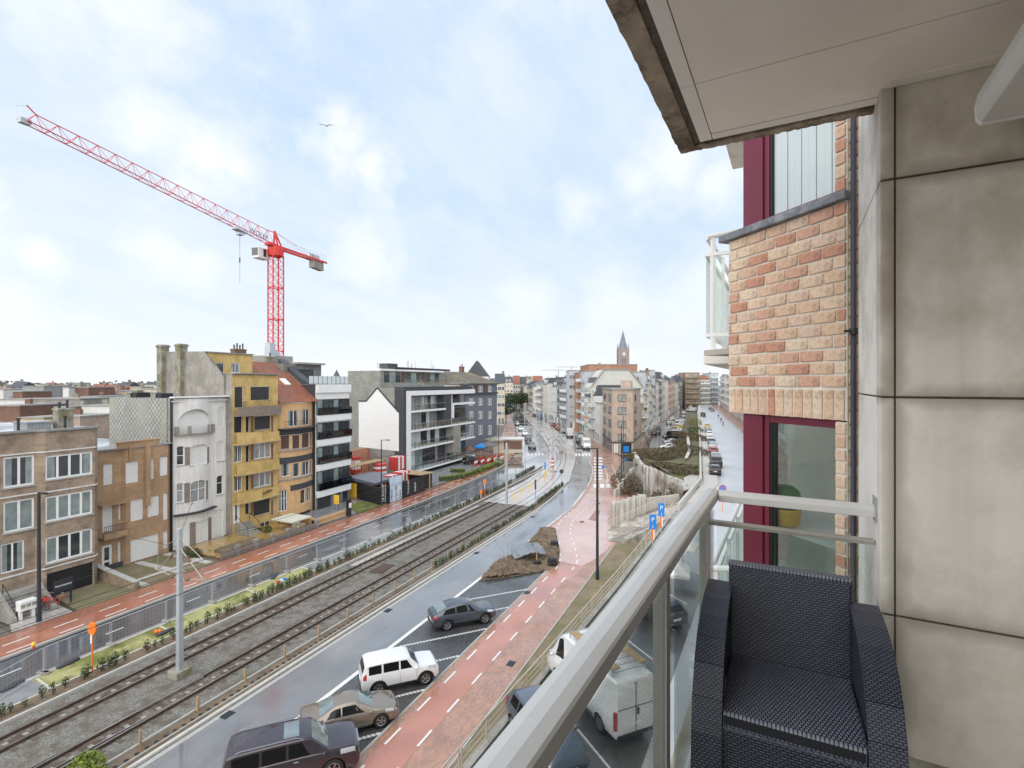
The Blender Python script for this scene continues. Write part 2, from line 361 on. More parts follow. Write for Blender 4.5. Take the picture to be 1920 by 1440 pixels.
# ================================================================ ground, roads, tram bed
def sheet(name, poly, z, m):
    mb = MB(); mb.face([(x, y, z if not callable(z) else z(x, y)) for x, y in poly]); return mb.build(name, m, kind='structure')
def slab(name, poly, z0, z1, m):
    mb = MB(); mb.prism(poly, z0, z1); return mb.build(name, m, kind='structure')
def kerb(name, line, w, z0, z1, m):
    """raised line of kerb stones along a polyline"""
    mb = MB()
    for a, b in zip(line, line[1:]): mb.bar((a[0], a[1], (z0 + z1) / 2), (b[0], b[1], (z0 + z1) / 2), w, z1 - z0)
    return mb.build(name, m, kind='structure')
sheet('ground', [(-400, -1500), (3500, -1500), (3500, 3000), (-400, 3000)], -.12, M['ground'])
L_ROAD_L = interp([(-12, 40.8), (30, 40.6), (62, 40.5), (89, 42.4), (103, 45.2), (122, 52.0), (153, 65.5), (181, 77.8), (250, 110.2), (313, 141), (420, 193)], 6)
L_ROAD_R = interp([(-12, 36.9), (30, 36.5), (57, 35.2), (80, 35.0), (93, 35.6), (99, 36.2), (108, 38.4), (125, 44.4), (147, 54.1), (178, 68.6), (214, 86), (255, 105), (297, 126), (420, 187)], 6)
R_ROAD_L = interp([(-12, 24.0), (30, 24.0), (62, 23.9), (79, 25.4), (84, 26.1), (92, 28.1), (106, 31.6), (122, 36.5), (138, 43.4), (167, 56), (204, 73.5), (238, 90.5), (286, 115.5), (313, 129.5), (420, 183)], 6)
R_ROAD_R = interp([(-12, 20.2), (44, 20.2), (66, 20.3), (80, 21.9), (89, 23.5), (99, 26.0), (106, 28.4), (125, 33.2), (161, 47.8), (198, 64.6), (254, 93.5), (316, 126), (420, 178)], 6)
sheet('left_road', [q for q in L_ROAD_L if q[0] < 84] + [q for q in L_ROAD_R if q[0] < 84][::-1], -.02, M['asphaltdark'])
sheet('left_road', [q for q in L_ROAD_L if q[0] > 80] + [q for q in L_ROAD_R if q[0] > 80][::-1], -.0235, M['asphalt'])
sheet('right_road', R_ROAD_L + R_ROAD_R[::-1], -.02, M['asphalt'])
far_l = interp([(93, 34.4), (99, 36.0), (108, 38.2), (125, 44.2), (147, 53.9), (178, 68.4), (214, 85.8), (255, 104.8), (297, 125.8), (420, 186.8)], 6)
far_r = [p for p in R_ROAD_L if p[0] > 83]
slab('tram_plaza', [(64.6, 25.2), (64.6, 32.7), (80, 32.9)] + far_l + [(x, y + .15) for x, y in far_r[::-1]] + [(79, 26.2)], -.1, .06, M['plaza'])
kerb('plaza_kerb', [(x, y) for x, y in far_l], .16, 0, .11, M['palekerb'])
kerb('plaza_kerb', [(x, y + .05) for x, y in far_r], .16, 0, .11, M['palekerb'])
# tram bed: ballast between two kerb lines, planted strips outside
M['ballast'] = mat('ballast', (.195, .185, .165), .85, .6, 9, 1.0, 12, col2=(.13, .11, .085), mixs=1.2, coord='world', dist=.07)
M['ballastrust'] = mat('rusty_ballast', (.095, .068, .048), .85, .5, 12, 1.0, 14, col2=(.20, .18, .15), mixs=1.5, coord='world', dist=.06)
slab('ballast_bed', [(-12, 25.4), (64.5, 25.1), (64.5, 32.6), (-12, 32.7)], -.1, .10, M['ballast'])
for c in (30.95, 27.1): sheet('rail_bed', [(-12, c - .62), (64.4, c - .62), (64.4, c + .62), (-12, c + .62)], .108, M['ballastrust'])
kerb('ballast_kerb', [(-12, 32.85), (58, 32.95), (93, 34.3)], .14, 0, .2, M['palekerb'])
kerb('ballast_kerb', [(-12, 25.33), (64.5, 25.1)], .10, 0, .17, M['kerb'])
slab('left_planting_strip', [(-12, 32.95), (58, 33.05), (93, 34.4), (94, 35.4), (80, 34.5), (56, 34.25), (-12, 34.3)], -.1, .09, M['soil'])
slab('right_planting_strip', [(-12, 24.25), (62, 24.2), (82, 25.9), (79, 25.9), (64.4, 25.04), (-12, 25.27)], -.1, .08, M['soil'])
kerb('road_kerb', [(-12, 24.13), (30, 24.13), (62, 24.05), (71, 24.5), (79, 25.5), (84, 26.2)], .18, 0, .12, M['palekerb'])
kerb('road_kerb', [(-12, 24.52), (62, 24.46)], .07, 0, .14, M['kerb'])
sheet('gutter', [(-12, 23.75), (62, 23.65), (79, 25.1), (79, 25.4), (62, 23.95), (-12, 24.05)], -.012, M['kerb'])
# yellow-green grass-grid parking strip (u<30.5) and pale paver strip beyond it
M['grassgrid'] = brickmat('grass_grid_pavers', (.38, .355, .09), (.26, .27, .07), (.42, .40, .22), .16, .10, .022, axes='xy', rotz=.5, rough=.9, dirt=(.14, .15, .035), bump=.6)
M['greypaver'] = brickmat('grey_pavers', (.33, .34, .35), (.28, .29, .30), (.2, .2, .2), .22, .11, .012, axes='xy', rotz=0, wet=(.3, .18, .42), bump=.3)
slab('grass_grid_strip', [(15.6, 34.42), (34.8, 34.36), (34.8, 36.22), (15.6, 36.5)], -.1, .05, M['grassgrid'])
slab('parking_strip', [(34.8, 34.36), (56, 34.34), (93, 35.5), (80, 34.9), (57, 35.0), (34.8, 36.22)], -.1, .048, M['greypaver'])
slab('parking_strip', [(-12, 34.42), (15.6, 34.42), (15.6, 36.5), (-12, 36.8)], -.1, .048, M['greypaver'])
kerb('strip_kerb', [(-12, 36.85), (30, 36.42), (57, 35.12), (80, 34.93)], .24, 0, .07, M['palekerb'])
kerb('strip_kerb', [(-12, 34.35), (56, 34.29), (80, 34.55), (93, 35.4)], .12, 0, .10, M['palekerb'])
for u in (15.6, 22.4, 29.2, 34.8, 41.2, 47, 53): kerb('bay_line', [(u, 34.42), (u + .2, 36.3 - max(0, u - 30) * .045)], .12, 0, .062, M['palekerb'])
# left pavement with its cycle path
Lpave_r = [(x, y + .18) for x, y in L_ROAD_L if x < 100]
slab('left_pavement', [(-12, 44.4)] + Lpave_r + [(101, 47.5), (92, 46.4), (84, 44.6), (60, 44.0)], -.1, .10, M['redbrick'])
sheet('left_cycle_path', [(-12, 42.75)] + [(x, y + .45) for x, y in L_ROAD_L if x < 85] + [(85, 44.2), (60, 42.6), (30, 42.75)], .104, M['redpath'])
kerb('left_kerb', [(x, y + .1) for x, y in L_ROAD_L if x < 100], .2, 0, .13, M['kerb'])
slab('left_far_pavement', [(x, y + .1) for x, y in L_ROAD_L if x > 99] + [(420, 197), (313, 145), (250, 115), (181, 82), (150, 69), (128, 60), (108, 57), (96, 52), (96, 46.5)], -.1, .10, M['redmix'])
def dash(mb, a, b, w, z):
    a = Vector((*a, z)); b = Vector((*b, z)); d = (b - a).normalized(); n = Vector((-d.y, d.x, 0)) * (w / 2)
    mb.face([a - n, b - n, b + n, a + n])
mb = MB()
u = 3.2
while u < 84:
    e = max(0, u - 60) * .055
    dash(mb, (u + .1, 42.62 + e), (u + 1.5, 42.62 + e), .12, .109); dash(mb, (u - .2, 41.3 + e), (u + 1.2, 41.3 + e), .12, .109); u += 2.7
mb.build('left_cycle_markings', M['paint'], kind='structure')
mb = MB()
for i in range(14):
    u = 4 + i * 5.5; e = max(0, u - 60) * .04
    dash(mb, (u, 38.6 + e), (u + 1.1, 38.6 + e), .1, -.014)
mb.build('left_road_markings', M['paint'], kind='structure')
# right side: parking bays, cycle path, paving
slab('parking_bays', [(-12, 15.55), (44.5, 15.5), (41.6, 17.6), (43, 20.0), (-12, 20.0)], -.1, -.008, M['paverdark'])
mb = MB(); mb.face([(-12, 19.95, .0), (83, 19.95 + 1.9, .0), (83, 22.15, 0), (66, 20.3, 0), (-12, 20.2, .0)][:5])
sheet('road_edge_line', [(-12, 19.93), (66, 20.03), (80, 21.55), (90, 23.45), (90, 23.75), (80, 21.9), (66, 20.3), (-12, 20.2)], .0, M['paint'])
# serrated white pavers marking the bays
mb = MB()
for u in (1.0, 4.8, 8.6, 12.4, 16.2, 20.0, 23.8, 27.6, 31.4, 35.05, 38.7):
    a = Vector((u, 15.62)); d = Vector((-.735, .678)); n = Vector((d.y, -d.x)); L_ = 5.9
    k = int(L_ / .21)
    for i in range(k):
        c = a + d * (i * .21 + .1)
        if c.y > 19.8: break
        mb.face([(c.x - .10, c.y - .085, -.003), (c.x + .10, c.y - .085, -.003), (c.x + .10, c.y + .02, -.003), (c.x - .10, c.y + .02, -.003)])
        c = c + d * .1
        mb.face([(c.x - .10, c.y - .05, -.003), (c.x + .10, c.y - .05, -.003), (c.x + .10, c.y + .055, -.003), (c.x - .10, c.y + .055, -.003)])
mb.build('bay_markings', M['paint'], kind='structure')
WALLBACK = [(128, 7.6), (78, 4.8), (70, 5.9), (58, 7.0)]
slab('right_pavement', [(-12, 15.5), (-12, 11.0), (53, 11.0), (58, 7.1), (70, 6.3), (80, 14.3), (92, 20), (112, 22.5), (121, 26.2), (136, 33), (162, 44.2), (196, 60), (252, 90), (314, 122.5), (420, 175)] + [(x, y - .02) for x, y in R_ROAD_R[::-1] if x > 44.6] + [(44.6, 20.2), (43, 20.0), (41.6, 17.6), (44.5, 15.5)], -.1, .03, M['redmix'])
kerb('pavement_kerb', [(-12, 15.55), (44.6, 15.5)], .12, 0, .045, M['kerb'])
kerb('pavement_kerb', [(x, y - .05) for x, y in R_ROAD_R if x > 83], .16, 0, .10, M['palekerb'])
sheet('right_cycle_path', [(-12, 13.35), (41, 13.35), (43.4, 12.6), (45.5, 12.9), (45, 14.7), (41, 15.05), (-12, 15.05)], .036, M['redpath'])
M['pinkpave'] = mat('pale_red_paving', (.60, .36, .28), .35, .1, .5, .08, 60, wet=(.18, .10, .34), col2=(.50, .27, .21), mixs=.12, coord='world', dist=.004)
sheet('right_paving', [(45.5, 12.9), (48, 12.2), (53.8, 11.6), (62, 14.4), (80, 14.9), (92, 20.6), (99, 24.8), (89, 22.8), (80, 21.2), (66, 19.6), (55, 19.7), (48, 17.4), (46, 15.5)], .036, M['pinkpave'])
mb = MB()
u = 14.0 - 2.65 * 6
while u < 40.5:
    dash(mb, (u + .1, 14.92), (u + 1.35, 14.92), .12, .042); dash(mb, (u + .6, 13.45), (u + 1.8, 13.45), .12, .042); u += 2.65
def polydash(mb, pts, z, on, off, w):
    pts = [Vector(p) for p in pts]; acc = 0
    seg = [(a, b) for a, b in zip(pts, pts[1:])]
    for a, b in seg:
        l = (b - a).length; t = 0
        while t < l:
            ph = acc % (on + off)
            if ph < on:
                e = min(l, t + on - ph); dash(mb, a + (b - a) * (t / l), a + (b - a) * (e / l), w, z)
            else: e = min(l, t + on + off - ph)
            e = max(e, t + .01); acc += e - t; t = e
r2 = interp([P(*q) for q in [(1072, 1070), (1082, 1054), (1080, 1038), (1077, 1022), (1071, 1009), (1069.5, 997), (1071.5, 984), (1077, 974), (1085.5, 965.5), (1094, 959), (1102, 949)]], 4)
r1 = interp([P(*q) for q in [(1042, 1068), (1050, 1051), (1050, 1030), (1046, 1010), (1044, 995), (1048, 984), (1054, 974), (1064, 965.5), (1075, 955)]], 4)
polydash(mb, r2, .042, .9, .9, .12); polydash(mb, r1, .042, .9, .9, .12)
for c in ([(1136, 913), (1139, 893), (1133, 876)], [(1159, 905), (1154, 888), (1147, 872)]):
    polydash(mb, interp([P(*q) for q in c], 4), .042, .5, .5, .2)
for i, px in enumerate((1117, 1129, 1141)):
    a = P(px - 3.5, 911); b = P(px + 3.5, 911); mb.face([(*P(px - 4, 915), .042), (*P(px + 4, 915), .042), (*P(px + 4, 908), .042), (*P(px - 4, 908), .042)])
mb.build('right_cycle_markings', M['paint'], kind='structure')
mb = MB()    # zebra crossings
for i in range(8):
    y = 900 - i * 5.6; mb.face([(*P(1114, y), .042), (*P(1130, y), .042), (*P(1129, y - 2.6), .042), (*P(1113.5, y - 2.6), .042)])
for i in range(5):
    a = 1079 + i * 6.4; mb.face([(*P(a, 855), -.012), (*P(a + 3, 855), -.012), (*P(a + 2, 850), -.012), (*P(a - 1, 850), -.012)])
for i in range(5):
    a = 990 + i * 6.6; mb.face([(*P(a, 854), -.012), (*P(a + 3, 854), -.012), (*P(a + 2, 850), -.012), (*P(a - 1, 850), -.012)])
mb.build('zebra_crossing', M['paint'], kind='structure')
slab('right_verge', [(-12, 11.4), (-12, 10.6), (17.5, 9.2), (36, 7.7), (56, 6.6), (57.5, 7.2), (53.4, 11.5)], -.1, .05, M['verge'])
kerb('verge_kerb', [(-12, 11.4), (53.2, 11.5)], .1, 0, .09, M['kerb'])
# heap of dug soil in the middle of the works
def heap(name, poly, zfun, m, res=.22, kind='stuff'):
    bm_ = bmesh.new(); xs = [p[0] for p in poly]; ys = [p[1] for p in poly]
    def inside(x, y):
        c = False; j = len(poly) - 1
        for i in range(len(poly)):
            if (poly[i][1] > y) != (poly[j][1] > y) and x < (poly[j][0] - poly[i][0]) * (y - poly[i][1]) / (poly[j][1] - poly[i][1]) + poly[i][0]: c = not c
            j = i
        return c
    g = {}; nx = int((max(xs) - min(xs)) / res) + 2; ny = int((max(ys) - min(ys)) / res) + 2; r = random.Random(3)
    for i in range(nx):
        for j in range(ny):
            x = min(xs) + i * res; y = min(ys) + j * res
            if inside(x, y): g[i, j] = bm_.verts.new((x + r.uniform(-.06, .06), y + r.uniform(-.06, .06), zfun(x, y) + r.uniform(-.05, .06)))
    for (i, j) in list(g):
        if (i + 1, j) in g and (i, j + 1) in g and (i + 1, j + 1) in g: bm_.faces.new((g[i, j], g[i + 1, j], g[i + 1, j + 1], g[i, j + 1]))
    me = bpy.data.meshes.new(name); bm_.to_mesh(me); bm_.free(); me.materials.append(m)
    o = bpy.data.objects.new(name, me); COL.objects.link(o)
    if kind: o['kind'] = kind
    return o
dirt = [P(*q) for q in [(897, 1090), (944, 1050), (1000, 1012), (1024, 990), (1042, 994), (1047, 1022), (1050, 1036), (1047, 1058), (1027, 1071), (949, 1084)]]
hp = [(*P(940, 1066), 1.9, .55), (*P(962, 1062), 1.7, .4), (*P(1026, 1004), 1.8, .75), (*P(1012, 1015), 1.3, .5), (*P(1035, 1035), 1.6, .35), (*P(1000, 1040), 2.0, .25), (*P(918, 1078), 1.4, .4)]
def dz(x, y):
    return .05 + max([h * math.exp(-((x - a) ** 2 + (y - b) ** 2) / (r * r)) for a, b, r, h in hp])
sheet('works_ground', dirt, .038, M['soil'])
o = heap('soil_heap', dirt, dz, M['soil'], .2); tag(o, 'heap of dug brown soil beside the wet road', 'soil heap')
mb = MB(); r = random.Random(5); hx = [q[0] for q in dirt]; hy = [q[1] for q in dirt]
for i in range(5200):
    x, y = r.uniform(min(hx) - .5, max(hx) + .5), r.uniform(min(hy) - .5, max(hy) + .5); s_ = r.choice((.03, .05, .05, .08, .13)) * r.uniform(.6, 1.3); c = False; j = 9
    for i_ in range(10):
        if (dirt[i_][1] > y) != (dirt[j][1] > y) and x < (dirt[j][0] - dirt[i_][0]) * (y - dirt[i_][1]) / (dirt[j][1] - dirt[i_][1]) + dirt[i_][0]: c = not c
        j = i_
    if not c: continue
    q = [(x + s_ * r.uniform(-1, 1), y + s_ * r.uniform(-1, 1), dz(x, y) + s_ * r.uniform(-.3, .9)) for _ in range(4)]
    for t_ in ((0, 1, 2), (0, 2, 3), (0, 3, 1), (1, 3, 2)): mb.face([q[k] for k in t_])
o = mb.build('soil_clods', M['soil'], kind='stuff'); tag(o, 'loose clods of brown soil strewn over the heap', 'soil')

# ---------------------------------------------------------------- tram rails (each rail and each sleeper is a piece)
def track(label, vc, u0, u1):
    t = street('tram_track', label, 'tram track', (u0, vc, .1))
    for s in (-.53, .53):
        mb = MB(); mb.box(u0, u1, vc + s - .055, vc + s + .055, .1, .16); mb.box(u0, u1, vc + s - .02, vc + s + .02, .155, .24); mb.box(u0, u1, vc + s - .036, vc + s + .036, .235, .262, 1)
        mb.build('rail', [M['rail'], M['railtop']], t)
    me = None; n = int((u1 - u0) / .75)
    mb = MB(); mb.box(-.11, .11, -.95, .95, -.03, .022); mb.box(-.10, .10, -.12, .12, .02, .03, 1); me = mb.mesh('sleeper', [M['sleeper'], M['sleeperlight']])
    for i in range(n): inst(me, 'sleeper', t, (i * .75 + .3, 0, rnd.uniform(-.012, .004)), rnd.uniform(-.02, .02))
    return t
M['sleeper'] = mat('sleeper_concrete', (.11, .09, .075), .85, .2, 5, .3, 30); M['sleeperlight'] = mat('sleeper_middle', (.30, .27, .25), .8, .15, 5)
track('tram track of two rusty rails on ballast nearest the houses', 30.95, -12, 64.4)
t2 = track('tram track of two rusty rails on ballast nearest the wet road', 27.1, -12, 64.4)
mb = MB()
for s, e in ((-.22, 0), (.80, 0)):       # extra rails of the points at the near end
    mb.bar((-12, 27.1 + s + .75, .2), (19.5, 27.1 + s * .9 - .30, .2), .06, .12)
mb.build('switch_rail', [M['railtop']], t2)
mb = MB(); mb.box(10.8, 12.2, 26.0, 26.9, .1, .32); mb.build('point_machine', M['rail'], t2, bevel=.03)
# rails let into the pale paving beyond
def offs(line, d):
    out = []
    for i, p in enumerate(line):
        a = Vector(line[max(i - 1, 0)]); b = Vector(line[min(i + 1, len(line) - 1)]); t = (b - a).normalized(); out.append((p[0] - t.y * d, p[1] + t.x * d))
    return out
cR = interp([(64.4, 27.1), (75, 27.6), (84, 28.8), (94, 31.0), (106, 34.2), (122, 39.6), (138, 46.6), (167, 59), (204, 76.3), (238, 93), (286, 118.2), (340, 145)], 8)
cL = interp([(64.4, 30.95), (75, 31.2), (85, 32.1), (96, 34.2), (108, 37.0 - .2), (122, 41.8 + .6), (138, 49.4), (167, 61.8), (204, 79.2), (238, 96), (286, 121.5), (340, 148)], 8)
for lb, c in (('tram rails let into pale paving on the inner side of the bend', cR), ('tram rails let into pale paving on the outer side of the bend', cL)):
    t = street('embedded_track', lb, 'tram track', (*c[0], .06))
    for s in (-.53, .53):
        mb = MB(); l = offs(c, s)
        for a, b in zip(l, l[1:]): mb.bar((*a, .062), (*b, .062), .10, .012)
        mb.build('rail', M['rail'], t)
# ---------------------------------------------------------------- upper street on the right, 2.5 m higher
UPZ = 2.5
up_l = [(-12, 11.0), (17.5, 9.05), (36, 7.6), (56, 6.4), (66, 5.6), (78, 4.4), (128, 7.6), (189, 11.7), (265, 17), (420, 27)]
slab('upper_terrace', up_l[::-1] + [(-12, -60), (420, -60)][::1], -.11, UPZ, M['concrete'])
sheet('upper_road', [(-12, 10.6), (17.5, 8.6), (36, 7.15), (56, 5.9), (66, 5.0), (78, 2.2), (128, 5.4), (189, 9.6), (265, 15), (420, 25), (420, 19), (312, 11.7), (242, 5.3), (169, -.8), (114, -4.5), (78, -4.2), (50, -1.5), (-12, 3.2)], UPZ + .006, M['upperroad'])
M['wetpark'] = mat('wet_upper_parking', (.075, .072, .072), .3, .2, .6, .3, 40, wet=(.3, .10, .35), coord='world', dist=.004)
sheet('upper_parking', [(-12, 10.5), (17.5, 8.5), (36, 7.05), (44, 6.5), (40, 1.9), (-12, 5.2)], UPZ + .012, M['wetpark'])
slab('upper_promenade', [(64, 5.4), (78, 4.2), (128, 7.4), (189, 11.5), (265, 16.8), (420, 26.8), (420, 25), (265, 15), (189, 9.6), (128, 5.4), (78, 2.2), (64, 4.2)], UPZ - .02, UPZ + .10, M['palekerb'])
slab('upper_right_pavement', [(-12, 3.0), (50, -1.7), (78, -4.4), (114, -4.7), (169, -1.0), (242, 5.1), (312, 11.5), (420, 19), (420, 12), (312, 6), (242, .2), (169, -5.5), (114, -9.5), (78, -9), (50, -7), (-12, -2)], UPZ - .02, UPZ + .12, M['redmix'])
kerb('upper_kerb', [(-12, 3.1), (50, -1.6), (78, -4.3), (114, -4.6), (169, -.9), (242, 5.2), (312, 11.6), (420, 19.1)], .18, UPZ, UPZ + .14, M['palekerb'])
mb = MB()
for u in (6.8, 10.8, 14.8, 18.8, 22.8, 26.8, 30.8, 34.8):
    dash(mb, (u, 4.3 - (u - 18) * .085), (u + 2.9, 7.4 - (u - 18) * .085), .1, UPZ + .018)
mb.build('upper_bay_lines', M['paint'], kind='structure')
kerb('garden_wall_coping', [(-12, 11.05), (17.5, 9.1), (36, 7.65), (56, 6.45), (66, 5.6)], .32, UPZ - .12, UPZ + .09, M['concrete'])
kerb('mossy_edge', [(-12, 10.84), (17.5, 8.88), (36, 7.43), (56, 6.23)], .07, UPZ, UPZ + .05, M['leafdark'])

# drain covers and repair patches
mb = MB(); mb.box(-.3, .3, -.22, .22, 0, .012)
for k in range(5): mb.box(-.25, .25, -.17 + k * .08, -.14 + k * .08, .012, .02)
dcm = mb.mesh('drain_cover', M['darkmetal'])
for i, (x, y, z) in enumerate([(18, 23.6, -.012), (31, 23.55, -.012), (45, 23.5, -.012), (60, 23.4, -.012), (20, 40.35, -.018), (36, 40.3, -.018), (52, 40.2, -.018), (28, 12.3, .036), (38, 15.3, .036), (60, 17, .04), (70, 17.5, .04), (47, 18, .04)]):
    o = inst(dcm, 'drain_cover', None, (x, y, z)); tag(o, 'small dark iron drain cover set in the wet ground', 'drain cover', 'drain covers in the street')
for i, pl in enumerate(([P(1103, 975), P(1117, 957), P(1126, 958), P(1118, 978)], [P(1066, 1140), P(1073, 1128), P(1082, 1132), P(1074, 1146)])): sheet('paving_patch', pl, .0385, M['redbrick'])
for i, pl in enumerate(([(26, 20.6), (33, 20.6), (33, 21.9), (26, 21.8)], [(50, 21.0), (62, 21.2), (62, 22.1), (50, 22.0)])): sheet('road_patch', pl, -.017, M['asphaltdark'] if i else M['asphalt2'])
t = thing('timber_cover', 'rusty brown cover plate lying between the two tracks', 'cover plate', (37.5, 29.1, .1), .1); mb = MB(); mb.box(-1.1, 1.1, -.6, .6, 0, .06); mb.build('plate', M['rail'], t)
sheet('ballast_walkway', [(37, 31.75), (62, 31.7), (62, 32.35), (37, 32.4)], .106, M['sandy'] if 'sandy' in M else M['plaza'])
# ================================================================ the balcony the photograph is taken from
PH = R(-5.1)
def NW(a, l, z): return (a * math.cos(PH) - l * math.sin(PH), a * math.sin(PH) + l * math.cos(PH), z + EYE)
def near(name, label, cat, base, group=None):
    """parts are written in the balcony's frame: x along the street away, y towards the street, z from eye level"""
    return thing(name, label, cat, NW(*base), PH, group, org=base)
FL = -1.62
M['railpaint'] = mat('pale_anodised_rail', (.66, .65, .625), .38, .05, 4, .05, 200, metal=.1, col2=(.58, .565, .535), mixs=2)
M['railside'] = mat('dull_post', (.42, .40, .36), .5, .1, 3, metal=.2, streak=.3)
M['whiterail'] = mat('white_enamel_rail', (.80, .81, .80), .35, .04, 3)
M['balglass'] = glassmat('balcony_glass', (.95, .985, .97), .30)
M['winglass'] = glassmat('window_pane', (.84, .88, .87), .5)
M['milkglass'] = mat('net_curtain_pane', (.62, .67, .66), .1, .06, 1.5, spec=.8, coat=.8)
M['burgundy'] = mat('burgundy_frame', (.17, .018, .042), .35, .08, 3, streak=.15)
M['bluestone'] = mat('bluestone', (.17, .18, .20), .55, .2, 14, .3, 40, col2=(.30, .31, .32), mixs=8)
M['floorconc'] = mat('balcony_floor', (.42, .385, .31), .85, .14, 5, .4, 60, col2=(.30, .27, .19), mixs=3)
def conc(name, base, dark, seed):
    m = mat(name, base, .75, .07, 2.3, .25, 45, col2=dark, mixs=1.1 + seed * .2, streak=.3, dist=.006, thr=(.43, .60))
    nt = m.node_tree; N = nt.nodes; L = nt.links; b = N['Principled BSDF']; old = b.inputs['Base Color'].links[0].from_socket
    tc = N.new('ShaderNodeTexCoord'); sp = N.new('ShaderNodeSeparateXYZ'); L.new(tc.outputs['Object'], sp.inputs[0]); no = N.new('ShaderNodeTexNoise'); no.inputs['Scale'].default_value = 5; no.inputs['Detail'].default_value = 6; L.new(tc.outputs['Object'], no.inputs['Vector'])
    def mm(op, a, b_, c=False):
        o = N.new('ShaderNodeMath'); o.operation = op; o.use_clamp = c
        for i, v in enumerate((a, b_)):
            if isinstance(v, (int, float)): o.inputs[i].default_value = v
            else: L.new(v, o.inputs[i])
        return o.outputs[0]
    fr = mm('PINGPONG', mm('SUBTRACT', sp.outputs[2], .599), .479)      # height above or below the nearest joint
    fy = mm('ABSOLUTE', mm('ADD', sp.outputs[1], -.405), 0)
    edge = mm('MINIMUM', fr, fy)
    dirt = mm('MULTIPLY', mm('SUBTRACT', 1.0, mm('DIVIDE', edge, mm('MULTIPLY', no.outputs[0], .13)), True), .62)
    x = N.new('ShaderNodeMix'); x.data_type = 'RGBA'; L.new(dirt, x.inputs[0]); L.new(old, x.inputs[6]); x.inputs[7].default_value = (.20, .165, .12, 1); L.new(x.outputs[2], b.inputs['Base Color']); return m
PANC = [conc('concrete_panel_%d' % i, c, d, i) for i, (c, d) in enumerate([((.82, .775, .70), (.58, .525, .44)), ((.85, .81, .745), (.64, .59, .51)), ((.83, .785, .71), (.60, .545, .46)), ((.72, .66, .57), (.48, .41, .33))])]
M['conclight'] = mat('light_concrete', (.84, .80, .73), .7, .05, 3, .15, 40, col2=(.55, .52, .46), mixs=1.2)
M['joint'] = mat('black_joint', (.12, .10, .08), .9, .3, 20)
M['soffit'] = mat('soffit_board', (.89, .84, .76), .6, .04, 1.2, .06, 200, col2=(.82, .77, .69), mixs=.8)
M['slabedge'] = mat('weathered_slab_edge', (.36, .30, .23), .9, .25, 9, .9, 50, col2=(.13, .10, .075), mixs=5, dist=.012)
# floor and far slabs
t = near('balcony_floor', 'stained pale concrete balcony floor under the wicker chair', 'balcony', (0, 0, FL - .2))
mb = MB(); mb.box(-2.6, 2.94, -1.35, .46, FL - .2, FL); mb.build('floor_slab', M['floorconc'], t, bevel=.008)
mb = MB(); mb.box(-2.6, 2.9, .36, .40, FL, FL + .012); mb.build('edge_strip', M['joint'], t)
# concrete wall that faces the camera, its white side face towards the street
t = near('concrete_wall', 'stained concrete panel wall on the right with open black joints', 'wall', (2.8, -.8, FL))
mb = MB(); mb.box(2.79, 3.59, -1.5, -.36, -16.8 + UPZ, 2.8); mb.build('wall_core', M['joint'], t)
zs = [(-1.985, -1.0255), (-1.0165, -.0675), (-.0585, .8905), (.8995, 1.9)]
for i, (z0, z1) in enumerate(zs):
    mb = MB(); mb.box(2.774, 2.9, -1.45, -.3985, z0, z1); mb.build('panel', PANC[i], t, bevel=.004)
    mb = MB(); mb.box(2.772, 2.9, -.392, -.342, z0, z1); mb.build('edge_panel', PANC[(i + 1) % 4], t, bevel=.004)
    mb = MB(); mb.box(2.902, 3.608, -.45, -.340, z0, z1); mb.build('side_panel', M['conclight'], t, bevel=.004)
mb = MB(); mb.box(2.95, 3.60, -.5, -.345, -14.2, -1.99); mb.build('side_panel', M['conclight'], t)
# window wall on the far right (out of view, keeps light out on that side)
t = near('window_wall', 'wall with sliding glass door on the right edge of the balcony', 'wall', (0, -1.35, FL))
mb = MB()
for x0, x1, z0, z1 in ((-2.6, -1.6, FL, 1.3), (-1.6, 2.0, .75, 1.3), (2.0, 2.78, FL, 1.3)): mb.box(x0, x1, -1.6, -1.352, z0, z1)
mb.build('wall', M['conclight'], t)
mb = MB()
for x in (-1.57, .2, 1.95): mb.bar((x, -1.42, FL), (x, -1.42, .75), .08, .06)
for z in (FL + .04, .71): mb.bar((-1.6, -1.42, z), (2.0, -1.42, z), .06, .08)
mb.build('door_frame', M['burgundy'], t); mb = MB(); mb.box(-1.55, 1.95, -1.43, -1.42, FL + .06, .7); mb.build('glass', M['glassdark'], t)
# ceiling = underside of the balcony above
t = near('balcony_ceiling', 'underside of the balcony above with beige boards and crumbling concrete edge', 'ceiling', (0, 0, 1.3))
mb = MB(); mb.box(-2.8, 2.905, -1.35, .445, 1.318, 1.5); mb.build('slab', M['joint'], t)
for x0, x1 in ((-2.6, 0), (.004, 2.334), (2.339, 2.838)):
    mb = MB(); mb.box(x0, x1, -1.34, .371, 1.3, 1.3175); mb.build('soffit_board', M['soffit'], t)
M['soffitedge'] = mat('soffit_border', (.84, .82, .78), .6, .04, 3, .05, 80)
mb = MB(); mb.box(-2.6, 2.334, .375, .435, 1.297, 1.3175); mb.build('border_board', M['soffitedge'], t)
mb = MB(); mb.box(2.338, 2.905, .375, .435, 1.297, 1.3175); mb.build('border_board', M['soffitedge'], t)
mb = MB(); mb.box(2.842, 2.905, -.36, .371, 1.297, 1.3175); mb.build('border_board', M['soffitedge'], t)
mb = MB(); mb.box(2.70, 2.768, -1.34, -.364, 1.294, 1.2995); mb.build('border_board', M['soffit'], t)
